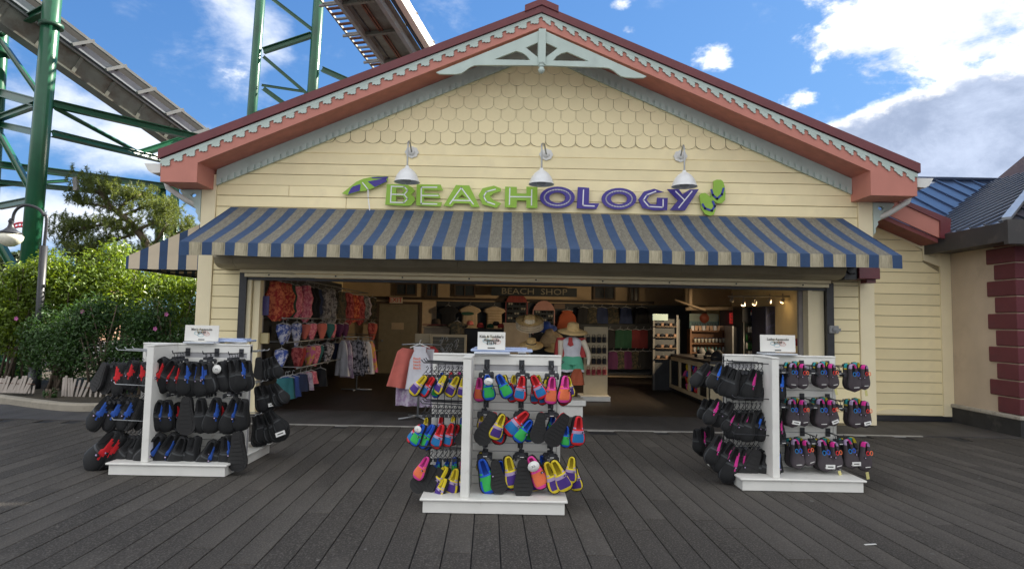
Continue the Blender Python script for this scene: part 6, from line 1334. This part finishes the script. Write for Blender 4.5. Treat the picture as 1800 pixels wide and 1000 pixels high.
# --- rack carcasses
def rack(lab, X0, Y0, W, D, hooks_y, signtxt, card, col):
    t = thing('shoe_rack', lab, 'display rack', (X0+W/2, Y0+D/2, 0)); Hh = 1.34; Yc = Y0+.56; xd = X0+.27*W
    mb = MB(); mb.bx(X0+.025, X0+W-.025, Y0+.025, Y0+D-.025, .004, .105, bev=.003); mb.build('base', whiteP, t)
    mb = MB(); mb.bx(X0, X0+W, Y0, Y0+D, .107, .128, bev=.006); mb.build('deck', whiteP, t)
    mb = MB(); mb.bx(xd, xd+.072, Y0+.05, Yc-.002, .129, Hh-.02, bev=.004); mb.build('divider', whiteP, t)
    xb = X0+.66*W; mb = MB(); mb.bx(xb, xb+.072, Yc+.052, Y0+D-.05, .129, Hh-.02, bev=.004); mb.build('divider', whiteP, t)
    mb = MB(); mb.bx(X0+.02, X0+W-.03, Yc, Yc+.05, .129, Hh-.02); mb.build('core_panel', mt('slot_grey', (.40, .40, .42), .6), t)
    mb = MB(); mb.bx(X0+.02, X0+W-.03, Yc-.012, Yc+.062, Hh-.10, Hh-.018, bev=.003); mb.build('top_rail', whiteP, t)
    for s_ in (X0+.02, X0+W-.065): mb = MB(); mb.bx(s_, s_+.035, Yc-.012, Yc+.062, .129, Hh-.102, bev=.003); mb.build('edge_post', whiteP, t)
    z = .135
    while z < Hh-.16:
        mb = MB(); mb.bx(X0+.056, X0+W-.068, Yc-.010, Yc+.0, z, z+.068, bev=.003); mb.build('slat', whiteP, t)
        mb = MB(); mb.bx(X0+.056, X0+W-.068, Yc+.05, Yc+.060, z, z+.068, bev=.003); mb.build('slat', whiteP, t)
        z += .0755
    mb = MB(); mb.bx(X0+.02, X0+W-.03, Yc-.02, Yc+.07, Hh-.017, Hh, bev=.003); mb.bx(xd-.004, xd+.076, Y0+.045, Yc-.021, Hh-.017, Hh, bev=.003); mb.bx(xb-.004, xb+.076, Yc+.071, Y0+D-.045, Hh-.017, Hh, bev=.003); mb.build('cap_trim', whiteP, t)
    for r_, zz in enumerate((1.245, .885, .515)):
        for hx_ in (.42, .68, .90):
            x_ = X0+hx_*W; mb = MB(); mb.tube([(x_, Yc-.012, zz), (x_, Yc-.34, zz), (x_, Yc-.36, zz+.03)], .006, 6); mb.box((x_, Yc-.016, zz), (.05, .008, .09)); mb.build('hook', blackM, t)
        for yy in (.14, .30, .44):
            y_ = Y0+yy; mb = MB(); mb.tube([(xd, y_, zz+.02), (xd-.36, y_, zz+.03), (xd-.38, y_, zz+.055)], .0055, 6); mb.build('hook', blackM if col else MT['galvanised'], t)
        for yy in (.70, .86, 1.02):
            y_ = Y0+yy; mb = MB(); mb.tube([(xb+.07, y_, zz), (xb+.42, y_, zz+.01), (xb+.44, y_, zz+.03)], .0055, 6); mb.build('hook', blackM if col else MT['galvanised'], t)
    # card and loose trays on top
    (ca, cb), tray = card, None
    Yk = Yc+.02; a0, a1, b0, b1 = PX(ca, cb, Yk)
    s = thing('price_card', signtxt[0], 'price card', ((a0+a1)/2, Yk, Hh)); mb = MB(); mb.box(((a0+a1)/2, Yk, (max(Hh+.02, b0)+b1)/2), (a1-a0, .006, b1-max(Hh+.02, b0)), rot=(-.05, 0, 0)); mb.build('card', mt('card_white', (.74, .73, .69), .5, .02), s)
    cx = (a0+a1)/2; zt = b1; hh = b1-b0
    mb = MB()
    def tx(s1, sz, dz, m, bold=.0006): text(mb, s1, sz, (cx, Yk-.0065-.004*(.5), zt-dz*hh), m=m, bold=bold)
    mb2 = MB()
    for sx_, sy_, c_ in ((-.05, .5, 1), (.04, .47, 2), (-.01, .62, 1), (.055, .55, 2), (-.02, .35, 3)):
        pts = [(cx+sx_+.028*math.cos(a)*1.2, zt-sy_*hh+.018*math.sin(a)) for a in [k*math.pi/7 for k in range(15)]]
        for p, q in zip(pts, pts[1:]): ribbon(mb2, [p, q], .0035, Yk-.0062, .0015, c_)
    mb2.build('doodle', [whiteP, mt('doodle_blue', (.25, .55, .65), .6), mt('doodle_coral', (.75, .35, .30), .6), mt('doodle_yellow', (.80, .65, .25), .6)], s)
    tx(signtxt[1], .034, .26, 0, .001); tx(signtxt[2], .034, .46, 0, .001); tx(signtxt[3], .034, .64, 0, .001)
    mb.bx(cx-.035, cx+.035, Yk-.009, Yk-.0075, zt-.93*hh, zt-.87*hh)
    mb.build('lettering', [mt('card_ink', (.06, .055, .05), .6)], s, fixn=False)
    mb = MB(); mb.bx(cx-.16, cx+.18, Yk-.10, Yk+.20, Hh+.003, Hh+.022, bev=.004); mb.build('card_holder', mt('acrylic_holder', (.62, .66, .72), .15), s)
    return t, Yc, xd
RL_ = rack('white slatted shoe rack nearest the bushes, full of black shoes', -4.143, 6.84, 1.25, 1.30, 0, ("white price card on the rack of black and blue shoes", "Men's Aquasocks", '$19.99', ''), ((326, 571), (384, 600)), 0)
RC_ = rack('white slatted shoe rack in the middle, full of bright coloured kids shoes', -.755, 5.72, 1.27, 1.25, 0, ("white price card on the middle rack of kids shoes", "Kids & Toddler's", 'Aquasocks', '$18.99'), ((840, 583), (888, 615)), 1)
RR_ = rack('white slatted shoe rack nearest the maroon quoins, with pink flashed shoes', 2.335, 6.69, 1.27, 1.25, 0, ("white price card on the rack of pink flashed shoes", "Ladies Aquasocks", '$19.99', ''), ((1336, 588), (1398, 619)), 1)
# clear trays lying on the rack tops
for (a, b, Yk, lab) in (((365, 602), (436, 606), 7.5, 'flat blue tray lying on the rack of black shoes'), ((828, 613), (936, 622), 6.35, 'clear bluish tray lying on the middle rack')):
    a0, a1, b0, b1 = PX(a, b, Yk); mb = MB(); mb.bx(a0, a1, Yk-.05, Yk+.25, 1.363, 1.385, bev=.005); mb.bx(a0+.03, a1-.05, Yk-.02, Yk+.22, 1.386, 1.40, bev=.004); tag(mb.build('tray', mt('bluish_tray', (.38, .46, .66), .2)), lab, 'tray')
# hangers: clip bars on the front hooks
def hanger(x, y, z, lab, n=4):
    t = thing('shoe_hanger', lab, 'hanger', (x, y, z)); rng = random.Random(int(x*1000+z*100))
    for k in range(n):
        yy = y+k*.055; mb = MB(); dx = rng.uniform(-.012, .012); mb.box((x+dx, yy, z), (.115, .016, .022), rot=(0, rng.uniform(-.08, .08), 0), bev=.003); mb.box((x+dx, yy, z+.022), (.05, .012, .03), bev=.003)
        for s_ in (-1, 1): mb.box((x+dx+s_*.055, yy, z-.014), (.018, .024, .04), bev=.003)
        mb.tube([(x+dx, yy, z+.03), (x+dx+.005, yy, z+.055), (x+dx-.006, yy, z+.072)], .004, 5); mb.box((x+dx, yy-.009, z+.002), (.035, .003, .006), m=1); mb.build('clip_bar', [blackM, MT['tag_white']], t)
for nm, X0, Y0, W in (('rack of black shoes', -4.143, 6.84, 1.25), ('middle rack', -.755, 5.72, 1.27), ('rack nearest the quoins', 2.335, 6.69, 1.27)):
    for r_, zz in enumerate((1.245, .885, .515)):
        for hi, hx_ in enumerate((.42, .68, .90)):
            hanger(X0+hx_*W, Y0+.56-.30, zz-.075, f'black clip hangers on the {("left","centre","right")[hi]} front hook, {("top","middle","bottom")[r_]} row of the {nm}', 4 if nm != 'rack nearest the quoins' else 3)
hk = {}
def loops(px0, px1, py, Y, lab, n, m=None):
    rng = random.Random(int(px0)); t = thing('hanger_bunch', lab, 'hangers', A(px0, py, Y=Y))
    for k in range(n):
        p = A(px0+(px1-px0)*(k+.5)/n, py, Y=Y+rng.uniform(-.05, .12)); mb = MB(); s = rng.uniform(.9, 1.1)
        mb.tube([p+Vector((.0, 0, .035))*s, p+Vector((.012, 0, .05))*s, p+Vector((.02, .01, .03))*s, p, p+Vector((-.03, -.01, -.03)), p+Vector((.03, .01, -.035)), p], .0042, 5); mb.box(p+Vector((0, -.01, -.04)), (.03, .012, .03), rot=(0, rng.uniform(-.5, .5), 0)); mb.build('hanger', blackM, t)
# --- shoes, measured from the photograph
def batch(conv, Y, rows, rackname, group, yawb=0.0, seed=0, dy=.018):
    rng = random.Random(seed)
    for rname, lst in rows:
        for i, it in enumerate(lst):
            k, hx_, hy, tx_, ty = it[:5]; f = it[5] if len(it) > 5 else ''
            Yd = Y+(.16 if 'b' in f else 0)+dy*((i*2) % 3)+(-.06 if 'f' in f else 0)
            where = ' half hidden' if 'b' in f else (' sole out' if 's' in f else '')
            lab = f'{NM[k]} shoe{where}, {ORD[i]} along {rname}, {rackname}'
            if k in ('BG', 'RB', 'PO', 'YP') and 'b' not in f and rng.random() < .6:
                q = rng.uniform(-40, 40); kk = rng.choice(('BG', 'RB', 'YP', 'RB', 'PO'))
                shoe(kk, conv(hx_+q*.6, hy+rng.uniform(0, 30)), conv(tx_+q*1.6, ty+rng.uniform(-40, 10)), Yd+.13, f'{NM[kk]} shoe behind the {ORD[i]}, {rname}, {rackname}', group, yaw=yawb+rng.uniform(-.5, .5))
            if k in ('B', 'BR', 'BB', 'P', 'A') and 'b' not in f and 's' not in f:
                q = rng.uniform(-18, 26); kk = 'B' if k in ('B', 'P', 'A') else rng.choice(('B', 'B', k))
                shoe(kk, conv(hx_+q*.5, hy+rng.uniform(-8, 25)), conv(tx_+q+rng.uniform(5, 45), ty-rng.uniform(0, 45)), Yd+.10, f'{NM[kk]} shoe behind the {ORD[i]}, {rname}, {rackname}', group, yaw=yawb+rng.uniform(-.5, .5))
            shoe(k, conv(hx_, hy), conv(tx_, ty), Yd, lab, group, sole='s' in f, yaw=yawb+rng.uniform(-.3, .3)*(0 if 'n' in f else 1), tagc='r' if 't' in f else ('l' if 'l' in f else ('b' if 'g' in f else None)), rings='c' if 'c' in f else ('w' if 'w' in f else None), mirror='m' in f)
cv = lambda ox, oy, s: (lambda x, y: (ox+x/s, oy+y/s))
GC = 'bright kids water shoes on the middle rack'
batch(cv(830, 620, 8.33), 5.93, [('top front row', [('PO', 115, 385, 110, 712, 'b'), ('BG', 215, 345, 255, 697, 't'), ('YP', 470, 345, 500, 620, 'b'), ('BG', 385, 345, 545, 655), ('YP', 615, 345, 585, 600, 'b'), ('RB', 560, 460, 600, 722, 'b'), ('RB', 745, 365, 685, 710), ('YP', 960, 345, 1010, 600, 'b'), ('RB', 905, 480, 925, 745, 'b'), ('RB', 890, 355, 1040, 670), ('YP', 1100, 370, 1050, 640, 'b'), ('PO', 1170, 380, 1145, 752, 'm'), ('RB', 1000, 500, 1040, 760, 'b'), ('RB', 1335, 480, 1340, 770, 'b'), ('YP', 1400, 370, 1440, 650, 'b'), ('PO', 1350, 360, 1335, 737)])], 'middle rack', GC, 0, 1)
batch(cv(830, 720, 5.88), 5.91, [('middle front row', [('YP', 90, 50, 90, 200, 'b'), ('RB', 215, 50, 80, 350, 's'), ('RB', 345, 90, 245, 350, 'b'), ('YP', 312, 60, 215, 305), ('RB', 560, 40, 345, 245), ('BG', 600, 120, 450, 325), ('BG', 600, 150, 575, 330, 'b'), ('RB', 715, 50, 670, 335, 'sf'), ('BG', 830, 70, 805, 250, 'b'), ('PO', 880, 150, 840, 378, 'b'), ('RB', 960, 70, 790, 355, 'sf'), ('BG', 975, 180, 960, 388), ('RB', 1095, 85, 1085, 372)]),
    ('bottom front row', [('YP', 100, 450, 90, 640, 'b'), ('BG', 95, 530, 205, 862), ('BG', 290, 540, 300, 800, 'b'), ('B', 235, 560, 290, 845, 's'), ('YP', 365, 500, 435, 805), ('RB', 400, 600, 415, 848, 'b'), ('YP', 620, 600, 620, 858, 'b'), ('B', 522, 560, 528, 890, 'snf'), ('PO', 605, 500, 745, 808, 't'), ('YP', 765, 560, 890, 850), ('YP', 845, 540, 985, 835, 'f'), ('BG', 720, 480, 760, 640, 'b'), ('YP', 1050, 590, 1085, 838, 'b'), ('YP', 1035, 500, 1005, 758, 'f')])], 'middle rack', GC, 0, 2)
batch(cv(710, 620, 8.33), 5.98, [('top side row', [('YP', 320, 365, 105, 608), ('RB', 440, 385, 250, 628), ('BG', 500, 430, 450, 655, 'b'), ('YP', 615, 360, 475, 598), ('YP', 790, 370, 640, 635), ('YP', 885, 380, 840, 655), ('BG', 560, 300, 540, 470, 'b'), ('RB', 700, 290, 690, 460, 'b'), ('PO', 820, 290, 800, 470, 'b'), ('RB', 380, 330, 330, 480, 'b')])], 'middle rack', GC, -.45, 3)
batch(cv(710, 720, 5.88), 5.96, [('middle side row', [('BG', 205, 170, 90, 365, 't'), ('BG', 315, 180, 165, 388), ('BG', 330, 240, 215, 405, 'b'), ('RB', 405, 170, 315, 398), ('RB', 500, 160, 430, 380), ('RB', 560, 170, 470, 360, 'b'), ('RB', 640, 180, 555, 355, 's'), ('YP', 240, 90, 215, 230, 'b'), ('RB', 390, 80, 375, 220, 'b'), ('YP', 520, 70, 500, 200, 'b'), ('BG', 610, 90, 600, 220, 'b')]),
    ('bottom side row', [('PO', 250, 505, 125, 718), ('BG', 300, 600, 100, 830, 's'), ('RB', 380, 630, 205, 858, 's'), ('BG', 460, 520, 420, 640, 'b'), ('YP', 450, 615, 290, 850), ('YP', 440, 730, 335, 928, 'f'), ('YP', 550, 625, 475, 878), ('YP', 640, 640, 545, 885), ('BG', 370, 510, 350, 660, 'b'), ('BG', 540, 500, 525, 660, 'b'), ('PO', 610, 520, 600, 660, 'b')])], 'middle rack', GC, -.45, 4)
GL = 'black water shoes on the rack by the bushes'
batch(cv(150, 600, 8.33), 7.08, [('top side row', [('B', 285, 365, 130, 705, 's'), ('B', 430, 365, 275, 745, 's'), ('BR', 545, 370, 440, 790), ('BR', 735, 335, 575, 680), ('B', 790, 360, 650, 720), ('BR', 900, 350, 850, 725)])], 'rack by the bushes', GL, -.5, 5)
batch(cv(150, 600, 8.33), 7.04, [('top front row', [('BR', 1150, 300, 915, 712), ('BR', 1290, 320, 1035, 728), ('BR', 1390, 380, 1260, 738), ('BB', 1500, 350, 1430, 770), ('BB', 1600, 360, 1520, 790), ('BB', 1740, 360, 1680, 790), ('BB', 1820, 370, 1850, 740, 'm'), ('B', 2010, 340, 2040, 720, 't'), ('B', 2170, 320, 2250, 720), ('BB', 2290, 310, 2280, 700), ('BR', 2370, 330, 2350, 710, 'm')])], 'rack by the bushes', GL, 0, 6)
batch(cv(150, 710, 7.69), 7.08, [('middle side row', [('BB', 345, -30, 45, 322), ('BB', 540, -30, 260, 330), ('BB', 680, -25, 450, 330), ('B', 740, -10, 560, 335, 's'), ('B', 800, 0, 700, 330, 's')]), ('bottom side row', [('BR', 440, 440, 20, 850), ('BR', 520, 470, 190, 812), ('B', 690, 510, 380, 838), ('B', 770, 490, 560, 830)])], 'rack by the bushes', GL, -.5, 7)
batch(cv(150, 710, 7.69), 7.02, [('middle front row', [('BB', 1010, 0, 920, 355), ('BB', 1120, 0, 1080, 362), ('BR', 1260, 20, 1220, 330, 'b'), ('B', 1375, -40, 1370, 390, 's'), ('B', 1565, -20, 1570, 375), ('BB', 1770, -30, 1670, 375), ('BR', 1860, 20, 1820, 340, 'b'), ('BB', 2030, -30, 1890, 385), ('B', 2150, -10, 2070, 345)]),
    ('bottom front row', [('BB', 1010, 460, 710, 830), ('BB', 1200, 455, 940, 868), ('BR', 1300, 430, 1240, 800, 'b'), ('B', 1320, 490, 1180, 870), ('B', 1420, 510, 1290, 868), ('B', 1510, 490, 1380, 862), ('BB', 1730, 540, 1540, 905), ('BB', 1840, 520, 1700, 868, 'm'), ('BB', 1925, 480, 1905, 895), ('BB', 2060, 440, 2070, 885, 'sf')])], 'rack by the bushes', GL, 0, 8)
batch(cv(320, 600, 8.33), 7.85, [('top rear row', [('B', 1120, 270, 1140, 545, 's'), ('B', 1200, 310, 1270, 560, 'l'), ('B', 1260, 280, 1330, 530), ('B', 1330, 260, 1420, 520)]), ('middle rear row', [('B', 1110, 700, 1200, 1020), ('B', 1200, 690, 1310, 990, 'l'), ('B', 1290, 680, 1430, 930), ('B', 1360, 660, 1530, 880)])], 'rack by the bushes', GL, .6, 9)
batch(cv(320, 710, 7.69), 7.8, [('bottom rear row', [('B', 1010, 180, 1080, 510), ('B', 1080, 200, 1210, 500), ('B', 1150, 160, 1330, 480, 'l'), ('B', 1190, 130, 1360, 400), ('B', 1000, 280, 1030, 570)])], 'rack by the bushes', GL, .6, 10)
GR = 'pink and blue flashed water shoes on the rack by the quoins'
batch(cv(1210, 610, 7.69), 6.98, [('top side row', [('A', 420, 255, 290, 540), ('B', 530, 300, 390, 605), ('B', 590, 330, 450, 640), ('B', 650, 350, 530, 665), ('B', 720, 360, 600, 690, 's'), ('B', 800, 365, 670, 695, 's'), ('P', 880, 350, 760, 700), ('B', 950, 370, 840, 705, 's'), ('B', 1040, 380, 940, 705, 's'), ('A', 1150, 360, 1060, 715), ('A', 1250, 370, 1180, 735)]),
    ('middle side row', [('P', 400, 745, 240, 1020), ('P', 480, 790, 350, 1060), ('B', 560, 780, 420, 1060)])], 'rack by the quoins', GR, -.45, 11, dy=.03)
batch(cv(1210, 730, 7.144), 6.95, [('middle side row near post', [('P', 560, -10, 440, 180), ('P', 640, -10, 500, 270), ('P', 710, 0, 610, 290), ('B', 800, 0, 690, 310), ('A', 880, -10, 760, 305), ('P', 990, 40, 870, 305), ('B', 1000, 60, 940, 290), ('P', 1080, 40, 1000, 310), ('P', 1135, 60, 1110, 330)]),
    ('bottom side row', [('P', 385, 290, 250, 590), ('P', 450, 380, 310, 650), ('P', 530, 380, 350, 690), ('P', 600, 450, 450, 820), ('P', 665, 450, 570, 800), ('B', 745, 470, 610, 858, 's'), ('B', 840, 480, 700, 860, 's'), ('B', 930, 480, 830, 860), ('A', 1010, 470, 920, 862), ('A', 1090, 460, 1030, 850)])], 'rack by the quoins', GR, -.3, 12, dy=.03)
batch(cv(1210, 610, 7.69), 7.5, [('top rear row', [('B', 250, 270, 60, 510), ('P', 290, 280, 200, 525), ('B', 340, 290, 270, 520)]), ('middle rear row', [('B', 230, 730, 170, 960), ('B', 310, 740, 250, 1010)]), ('bottom rear row', [('B', 120, 1140, 130, 1420), ('P', 200, 1130, 190, 1460), ('B', 290, 1110, 260, 1450)])], 'rack by the quoins', GR, -.6, 13)
# ringed knit shoes
GK = 'dark grey rainbow ringed water shoes on the rack by the quoins'
def pairs(conv, Y, rows):
    for rname, lst in rows:
        for i, (hx_, hy, tx_, ty, fl) in enumerate(lst):
            cw = 'c' if i % 2 == 0 else 'w'; f = cw
            tg = 'l' if 'l' in fl else ('b' if 'g' in fl else None)
            shoe('K', conv(hx_, hy), conv(tx_, ty), Y, f'dark grey shoe with {"blue" if cw == "c" else "red"} rings, {ORD[i]} along {rname}, quoin side rack', GK, yaw=.1 if i % 2 else -.1, tagc=tg, rings=cw, mirror=i % 2 == 1)
            if i % 2 == 0:
                shoe('K2', conv(hx_-70, hy-12), conv(tx_-60, ty-20), Y+.15, f'yellow topped grey shoe, {ORD[i//2]} tucked behind {rname}, quoin side rack', GK, yaw=-.2, tagc=None)
                shoe('K2', conv(hx_+40, hy-25), conv(tx_+50, ty-30), Y+.22, f'yellow topped grey shoe, {ORD[i//2]} deepest behind {rname}, quoin side rack', GK, yaw=.2, tagc=None)
pairs(cv(1370, 620, 8.33), 6.98, [('top front row', [(190, 175, 190, 515, ''), (330, 185, 345, 520, ''), (600, 175, 640, 512, ''), (750, 185, 800, 515, 'g'), (1060, 190, 1115, 560, ''), (1230, 200, 1245, 530, 'g')]), ('middle front row', [(175, 705, 200, 1080, 'l'), (330, 715, 360, 1065, ''), (590, 700, 640, 1095, ''), (740, 715, 800, 1060, 'l'), (1070, 715, 1130, 1090, ''), (1240, 730, 1260, 1085, 'l')])])
pairs(cv(1370, 730, 7.144), 6.96, [('bottom front row', [(190, 320, 240, 660, ''), (320, 330, 400, 625, ''), (520, 330, 600, 695, 'l'), (670, 350, 730, 675, 'g'), (840, 320, 930, 655, 'l'), (1060, 350, 1080, 690, 'g')])])
# bunched small hangers above the side rows
for (a, b, y, Y, lab, n) in ((185, 262, 637, 7.05, 'black hangers bunched above the top side row of the rack by the bushes', 9), (190, 262, 700, 7.05, 'black hangers bunched above the middle side row of the rack by the bushes', 9), (205, 262, 760, 7.05, 'black hangers bunched above the bottom side row of the rack by the bushes', 8),
    (745, 820, 653, 6.0, 'black hangers bunched above the top side row of the middle rack', 10), (742, 820, 722, 6.0, 'black hangers bunched above the middle side row of the middle rack', 10), (745, 820, 800, 6.0, 'black hangers bunched above the bottom side row of the middle rack', 9),
    (1275, 1368, 648, 7.0, 'black hangers bunched above the top side row of the rack by the quoins', 14), (1265, 1368, 716, 7.0, 'black hangers bunched above the middle side row of the rack by the quoins', 14), (1262, 1365, 780, 7.0, 'black hangers bunched above the bottom side row of the rack by the quoins', 14)):
    loops(a, b, y, Y, lab, n)
# grid of wire behind the side bays
for (a0_, a1_, zs, Yg) in ((-.74, -.42, (1.25, 1.18, .90, .83, .53, .46), 6.20), (2.36, 2.70, (1.25, .90, .53), 7.18)):
    mb = MB()
    for z_ in zs: mb.tube([(a0_, Yg, z_), (a1_, Yg, z_)], .004, 5)
    for k in range(6): x_ = a0_+(a1_-a0_)*k/5; mb.tube([(x_, Yg+.01, .40), (x_, Yg+.01, 1.26)], .0035, 5)
    tag(mb.build('wire_grid', blackM), 'black wire grid behind the side hooks of the ' + ('middle rack' if a0_ < 0 else 'rack by the quoins'), 'wire grid')
# small litter on the boards
mb = MB(); p = A(1530, 957, Z=.004); mb.box(p+Vector((0, 0, .004)), (.10, .015, .004), rot=(0, 0, .2)); tag(mb.build('litter', MT['tag_white']), 'tiny pale twig of litter lying on the dark boards', 'litter')
